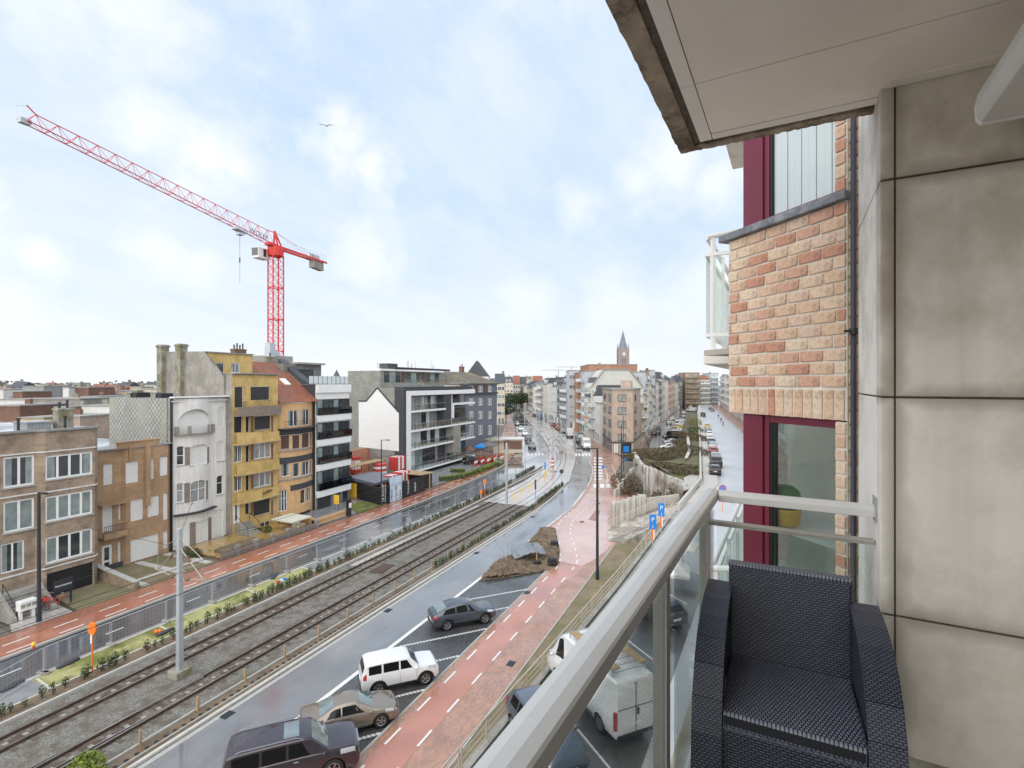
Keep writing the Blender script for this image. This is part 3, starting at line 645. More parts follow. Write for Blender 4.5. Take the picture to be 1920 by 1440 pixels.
def crumble(mb, a, b, w, z0, z1, side, n, seed):
    """broken concrete lip from a to b"""
    r = random.Random(seed); a = Vector(a); b = Vector(b); d = (b - a).normalized(); nn = Vector((-d.y, d.x)) * side; rows = []
    for i in range(n + 1):
        c = a + (b - a) * (i / n); j = r.uniform(-.003, .002); k = r.uniform(-.004, .003)
        rows.append([(c.x, c.y, z0 + r.uniform(0, .006)), (c.x + nn.x * (w + j), c.y + nn.y * (w + j), z0 + k), (c.x + nn.x * w, c.y + nn.y * w, z1), (c.x, c.y, z1)])
    for p, q in zip(rows, rows[1:]):
        for i in range(4): mb.face([p[i], p[(i + 1) % 4], q[(i + 1) % 4], q[i]])
    mb.face(rows[0]); mb.face(rows[-1][::-1])
mb = MB(); crumble(mb, (2.99, .468), (-2.8, .468), .085, 1.29, 1.52, -1, 150, 1); mb.build('slab_edge', M['slabedge'], t)
mb = MB(); crumble(mb, (2.935, -.36), (2.935, .55), .055, 1.292, 1.52, -1, 60, 2); mb.build('slab_edge', M['slabedge'], t)
mb = MB(); crumble(mb, (2.935, .437), (-2.8, .437), .03, 1.304, 1.4, -1, 120, 3); mb.build('drip_groove', M['joint'], t)
# balustrade
t = near('balcony_railing', 'pale metal railing with glass panels running along the balcony edge', 'railing', (0, .39, FL))
def railbar(mb, a, b, w0, w1, zt, h):
    pass
prof = [(.345, -.622), (.345, -.582), (.350, -.576), (.372, -.569), (.397, -.569), (.419, -.576), (.424, -.582), (.424, -.622)]
mb = MB(); mb.xprism(prof, -2.6, 2.955); mb.build('top_rail', M['railpaint'], t, bevel=.003)
mb = MB(); mb.box(-2.6, 2.93, .350, .417, -.628, -.6235); mb.build('rail_underside', M['railside'], t)
fp = [(2.875, -.622), (2.875, -.590), (2.884, -.577), (2.905, -.569), (2.925, -.569), (2.945, -.577), (2.954, -.59), (2.954, -.622)]
mb = MB(); mb.yprism(fp, -.338, .340); mb.build('top_rail', M['railpaint'], t, bevel=.003)
mb = MB(); mb.box(2.90, 2.93, -.336, .40, -.757, -.745); mb.box(2.893, 2.937, -.336, .40, -.745, -.733); mb.build('glass_clip_bar', M['railside'], t, bevel=.002)
for a in (2.80, 1.80, .66, -.6, -1.8):
    mb = MB(); mb.box(a - .028, a + .028, .372, .420, FL - .06, -.628); mb.build('post', M['railside'], t, bevel=.003)
    mb = MB(); mb.box(a - .06, a + .06, .355, .44, FL + .0, FL + .012); mb.build('post_foot', M['railside'], t)
for a0, a1 in ((1.86, 2.86), (.72, 1.72), (-.54, .56), (-1.74, -.66)):
    mb = MB(); mb.box(a0, a1, .358, .366, FL + .13, -.66); mb.build('glass_pane', M['balglass'], t)
mb = MB(); mb.box(-2.5, 2.90, .346, .378, FL + .09, FL + .115); mb.build('bottom_rail', M['railside'], t, bevel=.003)
mb = MB(); mb.box(2.912, 2.918, -.325, .35, FL + .1, -.757); mb.build('glass_pane', M['balglass'], t)
mb = MB(); mb.box(2.90, 2.93, -.336, .36, FL + .07, FL + .10); mb.build('bottom_rail', M['railside'], t, bevel=.003)
mb = MB(); mb.box(2.86, 2.96, -.3415, -.334, -.64, -.53); mb.build('wall_plate', M['railside'], t)
# awning cassette
t = near('awning_cassette', 'white awning cassette with rounded end fixed high on the right', 'awning', (2.5, -.7, .96))
pr = [(-.613, .966), (-.600, .985), (-.597, 1.03), (-.606, 1.075), (-.632, 1.11), (-.69, 1.14), (-.88, 1.15), (-.88, .966)]
mb = MB(); mb.xprism(pr, -1.6, 2.50); mb.build('cover', M['offwhite'], t, bevel=.004)
mb = MB(); mb.xprism([(y * 1.004 - .0, z + (.004 if z > 1 else -.004)) for y, z in pr], 2.501, 2.525); mb.build('end_cap', M['white'], t, bevel=.004)
mb = MB(); mb.tube((2.526, -.645, 1.0), (2.535, -.645, 1.0), .014, 14); mb.build('end_screw', M['metal'], t)
mb = MB(); mb.box(1.9, 2.0, -1.35, -.88, 1.0, 1.12); mb.box(-1, -.9, -1.35, -.88, 1.0, 1.12); mb.build('wall_bracket', M['metal'], t)
# downpipe
t = near('downpipe', 'thin dark downpipe between the concrete wall and the brick bay', 'pipe', (3.64, -.316, FL))
mb = MB(); mb.tube((3.635, -.318, -14.2), (3.635, -.318, 2.7), .016, 12); mb.build('pipe', M['darkmetal'], t, smooth=True)
mb = MB()
for z in (-.07 + .36, -1.35): mb.tube((3.635, -.318, z), (3.635, -.318, z + .035), .021, 12); mb.bar((3.62, -.30, z + .017), (3.60, -.27, z + .017), .012, .012)
mb.build('pipe_clamp', M['black'], t)
# ---- brick bay: local x runs away along the oblique face, y outwards
BAYROT = PH + math.atan2(.724, .647)
bay = thing('brick_bay', 'yellow and orange brick bay window of the building with burgundy frames', 'building', NW(3.687, -.282, FL), BAYROT)
def ZL(z): return z - FL
BC = [(.74, .51, .35), (.77, .57, .41), (.70, .47, .33), (.60, .31, .21), (.66, .39, .28), (.73, .53, .40), (.79, .62, .46)]
BM = [mat('brick_colour_%d' % i, c, .9, .18, 22, 1.0, 60, col2=tuple(k * .7 for k in c), mixs=16, dist=.006) for i, c in enumerate(BC)]
M['mortar'] = mat('mortar', (.72, .68, .61), .9, .08, 8, .5, 80, dist=.004)
L_ = .97; bz0 = -.03; bz1 = 1.105; rh = (bz1 - bz0) / 14
mb = MB(); mb.box(0, L_, -.26, -.010, ZL(-.25) + .02, ZL(bz1)); mb.box(0.0, .07, -.26, -.010, ZL(-2.2), ZL(-.24)); mb.box(0, .07, -.26, -.010, ZL(bz1), ZL(2.9)); mb.build('mortar_wall', M['mortar'], bay)
bcache = {}
def brick(w, h, d, k, v):
    key = (round(w, 3), round(h, 3), round(d, 3), k, v)
    if key not in bcache:
        r = random.Random(v * 31 + k); b = bmesh.new(); bmesh.ops.create_cube(b, size=1)
        for vv in b.verts: vv.co = Vector((vv.co.x * w, vv.co.y * d, vv.co.z * h)) + Vector([r.uniform(-.0022, .0022) for _ in range(3)])
        bmesh.ops.bevel(b, geom=list(b.edges), offset=.0028, segments=1, affect='EDGES')
        me = bpy.data.meshes.new('brick'); b.to_mesh(me); b.free(); me.materials.append(BM[k]); bcache[key] = me
    return bcache[key]
r = random.Random(12)
def pick(p=.3): return r.choice((3, 4)) if r.random() < p else r.choice((0, 1, 2, 5, 6, 0, 1))
def course(x0, x1, z, shift, pitch=.176, prob=.3):
    x = x0 - shift
    while x < x1 - .01:
        a = max(x, x0); b = min(x + pitch - .011, x1)
        if b - a > .02:
            o = inst(brick(b - a, rh - .012, .05, pick(prob), r.randrange(3)), 'brick', bay, ((a + b) / 2, -.026 + r.uniform(-.003, .003), ZL(z + rh / 2)), r.uniform(-.006, .006))
        x += pitch
for i in range(14): course(.004, L_, bz0 + i * rh, (.088 if i % 2 else 0) + .012 * (i % 3), prob=.42 if i < 3 else (.18 if i in (4, 5, 6) else .33))
n = 13; pw = (L_ - .004) / n          # soldier course above the lower window
for i in range(n): inst(brick(.186, pw - .011, .05, pick(.2), r.randrange(3)), 'brick', bay, (.004 + (i + .5) * pw, -.026 + r.uniform(-.003, .003), ZL(-.137)), 0).rotation_euler = (0, R(90), 0)
for zz0, zz1 in ((-2.2, -.24), (1.17, 2.7)):
    z = zz1 - rh if zz1 < 0 else zz0
    while (z > zz0 if zz1 < 0 else z < zz1):
        inst(brick(.066, rh - .012, .05, pick(.25), r.randrange(3)), 'brick', bay, (.036, -.026 + r.uniform(-.003, .003), ZL(z + rh / 2)))
        z += -rh if zz1 < 0 else rh
# narrow return face towards the downpipe
a_ = -math.atan2(.724, .647)
mb = MB(); mb.hexa([(-.005, -.27, ZL(-2.2)), (.0, -.27, ZL(-2.2)), (0.0, -.012, ZL(-2.2)), (-.004, -.012, ZL(-2.2))], [(-.005, -.27, ZL(2.8)), (0, -.27, ZL(2.8)), (0, -.012, ZL(2.8)), (-.004, -.012, ZL(2.8))]); mb.build('mortar_return', M['mortar'], bay)
z = -2.2; i = 0
while z < 2.7:
    if abs(z - 1.1) > .01:
        o = inst(brick(.105, rh - .012, .03, pick(.25), r.randrange(3)), 'brick', bay, (-.006 - .034, -.030 - .034, ZL(z + rh / 2)), R(47))
    z += rh; i += 1
mb = MB(); mb.box(-.02, L_ + .07, -.12, .035, ZL(bz1 + .003), ZL(1.163)); mb.build('sill', M['bluestone'], bay, bevel=.006)
def baywin(z0, z1, curtain):
    w = MB(); w.box(.668, .848, -.15, -.035, ZL(z0), ZL(z1)); wo = w.build('window', M['burgundy'], bay, bevel=.004)
    w = MB()
    w.box(.622, .664, -.13, -.05, ZL(z0), ZL(z1)); w.box(.072, .620, -.13, -.05, ZL(z0), ZL(z0 + .035)); w.box(.072, .620, -.13, -.05, ZL(z1 - .05), ZL(z1)); w.box(.072, .09, -.13, -.06, ZL(z0 + .036), ZL(z1 - .051))
    w.box(.850, .868, -.14, -.05, ZL(z0), ZL(z1))
    w.build('frame', M['burgundy'], wo, bevel=.004)
    w = MB(); w.box(.605, .6205, -.12, -.06, ZL(z0 + .036), ZL(z1 - .051)); w.build('gasket', M['black'], wo)
    w = MB(); w.box(.091, .604, -.09, -.084, ZL(z0 + .036), ZL(z1 - .051)); w.build('pane', M['winglass'] if not curtain else M['milkglass'], wo)
    return wo
baywin(1.166, 2.68, True); baywin(-2.05, -.236, False)
if True:
    for i in range(9): mb = MB(); mb.box(.095 + i * .056, .095 + i * .056 + .052, -.0835 + .004 * (i % 2), -.080 + .004 * (i % 2), ZL(1.21), ZL(2.62)); mb.build('blind_slat', M['milkglass'], bay)
    # room behind the lower window
    mb = MB(); mb.box(.0, .9, -3.2, -3.1, ZL(-2.2), ZL(.3)); mb.box(.02, 1.6, -3.1, -.3, ZL(-2.25), ZL(-2.2)); mb.box(.02, 1.6, -3.1, -.3, ZL(.25), ZL(.3)); mb.build('room', mat('dim_room', (.42, .38, .33), .8), bay)
    mb = MB(); mb.box(.10, 1.0, -.75, -.2, ZL(-1.10), ZL(-1.065)); mb.build('window_board', M['white'], bay)
    mb = MB(); mb.box(.868, .875, -2.9, -.15, ZL(-2.2), ZL(.2)); mb.build('street_pane', M['winglass'], bay)  # unseen street side glazing, lets daylight into the room
    for y in (-1.2, -2.2): mb = MB(); mb.box(.85, .90, y - .05, y + .05, ZL(-2.2), ZL(.25)); mb.build('frame', M['burgundy'], bay)
    mb = MB(); mb.box(.12, .42, -1.5, -1.0, ZL(-2.2), ZL(-.75)); mb.build('cabinet', M['white'], bay)
    mb = MB(); mb.box(.0, .85, -.6, -.10, ZL(-14.4), ZL(-2.1)); mb.build('lower_wall', M['mortar'], bay)
    mb = MB(); mb.box(-.01, 1.2, -.10, .02, ZL(2.72), ZL(2.9)); mb.build('upper_slab', M['conclight'], bay)
def baypt(x, y, z): c, s = math.cos(BAYROT), math.sin(BAYROT); b = bay.location; return (b.x + x * c - y * s, b.y + x * s + y * c, EYE + z)
pt = thing('plant_pot', 'round yellow pot with green cactus behind the lower bay window', 'pot', baypt(.66, -.24, -1.062), BAYROT)
mb = MB(); mb.lathe([(.0, .005), (.07, .005), (.10, .03), (.112, .12), (.118, .14), (.105, .14), (.10, .12), (0, .115)], n=24); mb.build('pot', M['yellow'], pt, smooth=True)
mb = MB(); mb.lathe([(0.0, .115), (.07, .12), (.095, .17), (.10, .22), (.085, .27), (.05, .30), (0, .31)], n=32)
mb.v = [(x * (1 + .10 * math.cos(8 * math.atan2(y, x))), y * (1 + .10 * math.cos(8 * math.atan2(y, x))), z) for x, y, z in mb.v]
mb.build('cactus', mat('cactus_green', (.06, .22, .05), .6, .2, 12, .5, 60), pt, smooth=True)
# slab of the balcony higher up beyond the bay
t = near('upper_neighbour_balcony', 'beige concrete slab of a higher balcony beyond the bay', 'balcony', (4.8, .2, 2.15))
mb = MB(); mb.box(4.32, 5.6, -.3, .53, 2.15, 2.33); mb.build('slab', M['conclight'], t, bevel=.01)
# neighbour's balcony on the left of the bay, same floor
def whitebal(label, zt, a0, a1, l0, l1, glass, lab_rails):
    t = near('neighbour_balcony', label, 'balcony', ((a0 + a1) / 2, (l0 + l1) / 2, zt - .18), 'white railed balconies beyond the bay')
    mb = MB(); mb.hexa([(a0, l0, zt - .13), (a1, l0, zt - .13), (a1, l1, zt - .13), (a0, l1, zt - .13)], [(a0, l0, zt), (a1, l0, zt), (a1, l1, zt), (a0, l1, zt)]); mb.build('slab', M['conclight'], t, bevel=.012)
    mb = MB(); mb.path([(a0 + .12, l0 + .02, zt + 1.16), (a0 + .05, l1 - .03, zt + 1.12), (a1, l1 - .03, zt + 1.12)], .026, 12); mb.build('top_rail', M['whiterail'], t, smooth=False)
    mb = MB()
    for z in (.16, .95): mb.bar((a0 + .05, l1 - .02, zt + z), (a1, l1 - .02, zt + z), .03, .035); mb.bar((a0 + .06, l1 - .03, zt + z), (a0 + .06, l0 + .05, zt + z), .03, .035)
    mb.build('side_rail', M['whiterail'], t)
    for q in range(int((a1 - a0) / .9) + 1):
        mb = MB(); x = a0 + .07 + q * .9; mb.bar((x, l1 - .07, zt), (x, l1 - .07, zt + 1.12), .045, .03); mb.build('post', M['whiterail'], t)
    mb = MB(); mb.bar((a0 + .07, l0 + .22, zt), (a0 + .07, l0 + .22, zt + 1.13), .03, .045); mb.build('post', M['whiterail'], t)
    mb = MB(); mb.box(a0 + .1, a1, l1 - .015, l1 - .008, zt + .18, zt + .93); mb.build('glass_pane', M['balglass'], t)
    mb = MB(); mb.box(a0 + .05, a0 + .055, l0 + .1, l1 - .05, zt + .18, zt + .93); mb.build('glass_pane', M['balglass'], t)
whitebal('white railed balcony with glass and concrete slab left of the brick bay', .31, 5.28, 8.0, .46, .76, 1, 0)
whitebal('white tubular balcony railing one floor lower, below the burgundy window post', -2.6, 4.30, 8.5, .1, .60, 1, 0)
# body of our own building beyond and below
t = near('own_apartment_block', 'beige apartment block that carries the balconies, seen only beyond the bay', 'building', (6, -4, -14.3))
mb = MB(); mb.box(7.2, 26, -10, .05, -14.3, 6); mb.box(-14, 7.2, -10, -4.2, -14.3, 6); mb.build('wall', M['conclight'], t)
# ---------------------------------------------------------------- wicker chair
def weave(name, axes, bw, bh, rot=0.0):
    return brickmat(name, (.115, .13, .185), (.08, .092, .14), (.010, .011, .017), bw, bh, .0026, .42, axes=axes, rotz=rot, bump=1.0)
M['weave_arm'] = weave('wicker_arm', 'arm', .017, .011); M['weave_top_lit'] = brickmat('wicker_top_lit', (.24, .26, .32), (.18, .20, .255), (.014, .015, .02), .013, .017, .0022, .38, axes='xy', bump=1.0); M['weave_side'] = weave('wicker_side', 'xz', .022, .0095)  # seat and back rim: same wicker made paler, skylight put into the colour
def CW(X, Y): return (X * sA + Y * cA, -X * cA + Y * sA)
ch = thing('wicker_armchair', 'dark blue grey plastic wicker armchair standing on the balcony', 'armchair', (*CW(1.045, 1.93), EYE + FL), AZ - R(90) + R(-27.2))
mb = MB(); mb.hexa([(-.222, -.27, .42), (.222, -.27, .42), (.222, .22, .41), (-.222, .22, .41)], [(-.222, -.27, .475), (.222, -.27, .475), (.222, .22, .46), (-.222, .22, .46)]); mb.build('seat', M['weave_top_lit'], ch, bevel=.012)
mb = MB(); mb.box(-.222, .222, -.275, -.235, .02, .425); mb.build('front_panel', M['weave_side'], ch, bevel=.008)
mb = MB(); mb.hexa([(-.23, .195, .36), (.23, .195, .36), (.23, .25, .36), (-.23, .25, .36)], [(-.232, .245, .842), (.232, .245, .842), (.232, .295, .842), (-.232, .295, .842)]); mb.build('backrest', M['weave_side'], ch, bevel=.014)
mb = MB(); mb.box(-.234, .234, .240, .300, .825, .848); mb.build('back_rim', M['weave_top_lit'], ch, bevel=.010)
ap = [(.27, 0), (.275, .73), (.26, .748), (.18, .746), (.07, .735), (-.04, .708), (-.13, .665), (-.205, .60), (-.26, .505), (-.287, .39), (-.298, .26), (-.302, .13), (-.302, 0)]
for s in (-1, 1):
    mb = MB(); mb.xprism(ap, s * .226, s * .308); ao = mb.build('armrest', M['weave_side'], ch, bevel=.012)
    mb = MB()
    pts = [(y, z) for y, z in ap[1:]]
    for (y0, z0), (y1, z1) in zip(pts, pts[1:]):
        dy, dz_ = y1 - y0, z1 - z0; l = math.hypot(dy, dz_); ny, nz = -dz_ / l, dy / l
        if nz < 0 and ny > 0: ny, nz = -ny, -nz
        if nz < 0: nz = -nz; ny = -ny if ny > 0 else ny
        mb.hexa([(s * .216, y1, z1), (s * .318, y1, z1), (s * .318, y0, z0), (s * .216, y0, z0)], [(s * .216, y1 + ny * .008, z1 + nz * .008), (s * .318, y1 + ny * .008, z1 + nz * .008), (s * .318, y0 + ny * .008, z0 + nz * .008), (s * .216, y0 + ny * .008, z0 + nz * .008)])
    mb.build('arm_rim', M['weave_arm'] if 'weave_arm' in M else M['weave_top_lit'], ao)
ch.scale = (.985, .96, .985)
# ================================================================ houses on the left side of the street
def opn(V, px0, px1, pt, pb):
    """opening measured on a facade plane y = V -> x0, x1, z0, z1 in metres"""
    xm = (px0 + px1) / 2
    return [U(px0, V), U(px1, V), ZV(xm, pb, V), ZV(xm, pt, V)]
def wallgrid(mb, x0, x1, z0, z1, ops, y, dep, bow, mi=0, step=.6):
    xs = {x0, x1}; zs = {z0, z1}
    for o in ops: xs |= {o[0], o[1]}; zs |= {o[2], o[3]}
    if bow:
        k = int((x1 - x0) / step)
        for i in range(1, k): xs.add(x0 + (x1 - x0) * i / k)
    xs = sorted(x for x in xs if x0 - 1e-6 <= x <= x1 + 1e-6); zs = sorted(z for z in zs if z0 - 1e-6 <= z <= z1 + 1e-6)
    B = bow or (lambda x: 0)
    for a, b in zip(xs, xs[1:]):
        if b - a < 1e-4: continue
        for c, d in zip(zs, zs[1:]):
            if d - c < 1e-4: continue
            xm, zm = (a + b) / 2, (c + d) / 2
            if any(o[0] < xm < o[1] and o[2] < zm < o[3] for o in ops): continue
            mb.face([(a, y + B(a), c), (b, y + B(b), c), (b, y + B(b), d), (a, y + B(a), d)], mi)
    for o in ops:
        a, b, c, d = o[:4]; ya, yb = y + B(a), y + B(b)
        mb.face([(a, ya, c), (a, ya, d), (a, ya + dep, d), (a, ya + dep, c)], mi); mb.face([(b, yb, c), (b, yb + dep, c), (b, yb + dep, d), (b, yb, d)], mi)
        mb.face([(a, ya, c), (a, ya + dep, c), (b, yb + dep, c), (b, yb, c)], mi); mb.face([(a, ya, d), (b, yb, d), (b, yb + dep, d), (a, ya + dep, d)], mi)
PANES = {'w': 'glassdark', 'c': 'glasssoft', 'g': 'glassgreen', 'sw': 'shutwhite', 'sd': 'shutdark', 'sb': 'shutbrown', 'v': 'black', 'k': 'glassdark'}
def window(par, o, kind='w', n=1, y=0.0, dep=.12, fmat='white', fw=.07, bow=None, transom=0, arch=0, wallm=None, sillm=None, nm='window'):
    x0, x1, z0, z1 = o[:4]; g = .006
    B = bow or (lambda x: 0)
    x0 += g; x1 -= g; z0 += g; z1 -= g
    W = lambda x, yy, z: (x, yy + B(x), z)
    mb = MB()
    if kind in ('w', 'c', 'g', 'k'):
        mb.box(x0, x0 + fw, y + dep - .05, y + dep, z0, z1); mb.box(x1 - fw, x1, y + dep - .05, y + dep, z0, z1)
        mb.box(x0 + fw, x1 - fw, y + dep - .05, y + dep, z0, z0 + fw); mb.box(x0 + fw, x1 - fw, y + dep - .05, y + dep, z1 - fw, z1)
        for i in range(1, n):
            x = x0 + (x1 - x0) * i / n; mb.box(x - fw * .6, x + fw * .6, y + dep - .055, y + dep, z0 + fw, z1 - fw)
        if transom: zt = z0 + (z1 - z0) * transom; mb.box(x0 + fw, x1 - fw, y + dep - .052, y + dep, zt - fw * .4, zt + fw * .4)
    else:
        mb.box(x0, x1, y + dep - .03, y + dep, z1 - .08, z1)
        mb.box(x0, x0 + .03, y + dep - .03, y + dep, z0, z1 - .08); mb.box(x1 - .03, x1, y + dep - .03, y + dep, z0, z1 - .08)
    mb.warp(W); wo = mb.build(nm, M[fmat] if isinstance(fmat, str) else fmat, par)
    mb = MB(); m = M[PANES[kind]]
    if kind in ('sw', 'sd', 'sb'):
        k = max(3, int((z1 - z0) / .22)); h = (z1 - .08 - z0) / k
        for i in range(k): mb.box(x0 + .03, x1 - .03, y + dep - .012 + (.006 if i % 2 else 0), y + dep + .02, z0 + i * h, z0 + i * h + h - .012)
        mb.warp(W); mb.build('shutter', m, wo)
    elif kind == 'v':
        mb.face([(x0, y + dep + .03, z0), (x1, y + dep + .03, z0), (x1, y + dep + .03, z1), (x0, y + dep + .03, z1)]); mb.warp(W); mb.build('shade_sheet', m, wo)  # black sheet stands in for the shade inside open recesses
    else:
        mb.face([(x0 + fw * .5, y + dep - .02, z0 + fw * .5), (x1 - fw * .5, y + dep - .02, z0 + fw * .5), (x1 - fw * .5, y + dep - .02, z1 - fw * .5), (x0 + fw * .5, y + dep - .02, z1 - fw * .5)])
        mb.warp(W); mb.build('pane', m, wo)
        if kind == 'w' and (x1 - x0) > .9:     # curtains drawn to one side
            r_ = random.Random(int(x0 * 97 + z0 * 31)); cw = (x1 - x0) * r_.uniform(.12, .28)
            for a in ((x0 + fw, x0 + fw + cw), (x1 - fw - cw, x1 - fw))[:1 + (r_.random() < .6)]:
                mb = MB(); mb.face([(a[0], y + dep - .024, z0 + fw), (a[1], y + dep - .024, z0 + fw), (a[1], y + dep - .024, z1 - fw), (a[0], y + dep - .024, z1 - fw)])
                mb.warp(W); mb.build('curtain', M['glassgreen'], wo)
    if arch and wallm:
        mb = MB(); r = (x1 - x0 + 2 * g) / 2; ah = r * arch; cx = (x0 + x1) / 2; zc = z1 + g - ah; N_ = 8; X0, X1, Z1 = x0 - g, x1 + g, z1 + g
        for s in (-1, 1):
            for i in range(N_):
                t0, t1 = math.pi / 2 * i / N_, math.pi / 2 * (i + 1) / N_
                a = (cx + s * r * math.cos(t0), zc + ah * math.sin(t0)); b = (cx + s * r * math.cos(t1), zc + ah * math.sin(t1))
                mb.face([(a[0], y - .012, a[1]), (b[0], y - .012, b[1]), (b[0], y - .012, Z1 + .01), (a[0], y - .012, Z1 + .01)] if s < 0 else [(b[0], y - .012, b[1]), (a[0], y - .012, a[1]), (a[0], y - .012, Z1 + .01), (b[0], y - .012, Z1 + .01)])
                mb.face([(a[0], y - .012, a[1]), (b[0], y - .012, b[1]), (b[0], y + dep, b[1]), (a[0], y + dep, a[1])])
        mb.warp(W); mb.build('arch', wallm, wo)
    if sillm:
        mb = MB(); mb.box(x0 - .08, x1 + .08, y - .09, y + dep - .055, z0 - .085, z0 - .008); mb.warp(W); mb.build('sill', M[sillm], wo)
    return wo
def house(label, V, u0, u1, z1, depth, wallm, wins, bow=None, cat='house', z0=0.0, roofm='rooffelt', topband=None, sidem=None, extra_open=(), name='house'):
    t = street(name, label, cat, ((u0 + u1) / 2, V, z0)); ops = []; specs = []
    for w in wins:
        px0, px1, pt, pb, kind = w[:5]; kw = w[5] if len(w) > 5 else {}
        o = opn(kw.pop('V', V), px0, px1, pt, pb); ops.append(o); specs.append((o, kind, kw))
    ops2 = [o for o in ops] + [list(e) for e in extra_open]
    mb = MB(); wallgrid(mb, u0, u1, z0, z1, ops2, V, .26, bow)
    mb.build('front_wall', wallm, t)
    mb = MB(); mb.box(u0 + .02, u1 - .02, V + .30, V + depth, z0, z1 - .02)
    mb.face([(u0, V, z0), (u0, V + .3, z0), (u0, V + .3, z1), (u0, V, z1)]); mb.face([(u1, V, z0), (u1, V + .3, z0), (u1, V + .3, z1), (u1, V, z1)])
    mb.build('side_wall', sidem or wallm, t)
    mb = MB(); ys = -.05
    if bow:
        pts = [(u0 + (u1 - u0) * i / 14, V + bow(u0 + (u1 - u0) * i / 14) - .06) for i in range(15)] + [(u1, V + depth), (u0, V + depth)]
        mb.prism(pts, z1, z1 + .09)
    else: mb.box(u0 - .02, u1 + .02, V - .06, V + depth + .05, z1, z1 + .09)
    mb.build('roof', M[roofm], t)
    for o, kind, kw in specs:
        n = kw.pop('n', 1); kw.setdefault('wallm', wallm); window(t, o, kind, n, y=V, bow=bow, **kw)
    return t
M['rooffelt'] = mat('roof_felt', (.19, .195, .20), .5, .2, .8, .2, 10, wet=(.4, .15, .5), coord='world', dist=.01)
M['roofred'] = brickmat('red_roof_tiles', (.38, .125, .06), (.28, .10, .06), (.14, .05, .03), .25, .30, .02, .6, axes='xy', bump=.8, patch=(.22, .10, .07))
M['roofslate'] = mat('slate', (.065, .07, .08), .5, .25, 3, .3, 8)
M['roofbrown'] = brickmat('brown_roof_tiles', (.19, .15, .115), (.15, .12, .095), (.08, .06, .05), .3, .3, .02, .7, axes='xy', dirt=(.20, .18, .08))
M['bk_brown'] = brickmat('brown_grey_brick', (.44, .33, .235), (.31, .23, .165), (.32, .26, .2), .22, .075, .012, dirt=(.20, .155, .115))
M['bk_ochre'] = brickmat('ochre_brick', (.54, .34, .185), (.38, .225, .12), (.36, .26, .18), .22, .075, .012, dirt=(.34, .22, .13))
M['bk_orange'] = mat('orange_render', (.64, .40, .20), .85, .1, 1.5, .15, 30, streak=.15)
M['bk_yellow'] = mat('yellow_render', (.62, .44, .17), .85, .12, 1.5, .2, 30, col2=(.50, .345, .125), mixs=.8, streak=.25)
M['greyrender'] = mat('grey_render', (.33, .31, .275), .9, .12, 2, .5, 20, col2=(.25, .235, .21), mixs=.7, streak=.35)
M['whiterender'] = mat('white_render', (.74, .72, .68), .8, .06, 1, .1, 20, streak=.3)
M['mossy'] = mat('mossy_concrete', (.30, .285, .24), .95, .3, 3, .8, 15, col2=(.19, .18, .10), mixs=1.2)
M['darkband'] = mat('charcoal_render', (.055, .058, .066), .7, .1, 2)
M['brownstone'] = mat('rough_brown_stone', (.24, .19, .16), .9, .35, 6, .8, 12)
M['bk_red'] = brickmat('red_brown_brick', (.24, .105, .07), (.18, .085, .06), (.2, .15, .12), .22, .075, .012)
M['bk_greybrick'] = brickmat('grey_brick', (.25, .235, .22), (.20, .19, .18), (.2, .2, .19), .22, .075, .012)
M['copper'] = mat('coping', (.30, .29, .27), .7, .2, 4)
DW = dict(n=2, fmat='white', sillm='kerb')
# --- 1: brown apartment block at the left edge
def bow1(x): return -.45 if 21.55 < x < 25.05 else (-.45 * max(0, min(1, (x - 21.2) / .35)) if x <= 21.55 else -.45 * max(0, (25.4 - x) / .35))
b1 = house('brown brick apartment house at the left edge with wide white windows and open garage', 49, 13.0, 25.4, 13.0, 14, M['bk_brown'], [
    (6, 65, 855, 912, 'w', dict(n=2, fw=.13, sillm='kerb')), (79, 168, 850, 894, 'w', dict(n=4, fw=.13, sillm='kerb')),
    (6, 65, 937, 995, 'g', dict(n=2, fw=.13, sillm='kerb')), (79, 168, 924, 970, 'g', dict(n=4, fw=.13, sillm='kerb')),
    (1, 46, 1017, 1072, 'w', dict(n=2, fw=.09)), (79, 168, 998, 1046, 'w', dict(n=4, fw=.13, sillm='kerb')), (82, 172, 1062, 1108, 'v', dict(dep=.25)),
    (-90, -40, 860, 920, 'w', dict(n=2, fw=.10, sillm='kerb')), (-90, -40, 945, 1000, 'g', dict(n=2, fw=.10, sillm='kerb')), (-90, -40, 1025, 1090, 'w', dict(n=2, fw=.10, sillm='kerb'))], bow=bow1)
for i, (px, py) in enumerate(((100, 848), (100, 921), (100, 1062))):
    z = ZV(120, py - 4, 49) if i < 2 else ZV(125, 1054, 49)
    mb = MB(); mb.box(13.0, 25.4, 48.93, 48.998, z, z + .1, nx=36); mb.warp(lambda x, y, z: (x, y + bow1(x), z)); mb.build('string_course', M['offwhite'], b1)
mb = MB(); mb.box(13.0, 25.45, 48.75, 48.99, 13.09, 13.25, nx=36); mb.warp(lambda x, y, z: (x, y + bow1(x), z)); mb.build('cornice', M['copper'], b1)
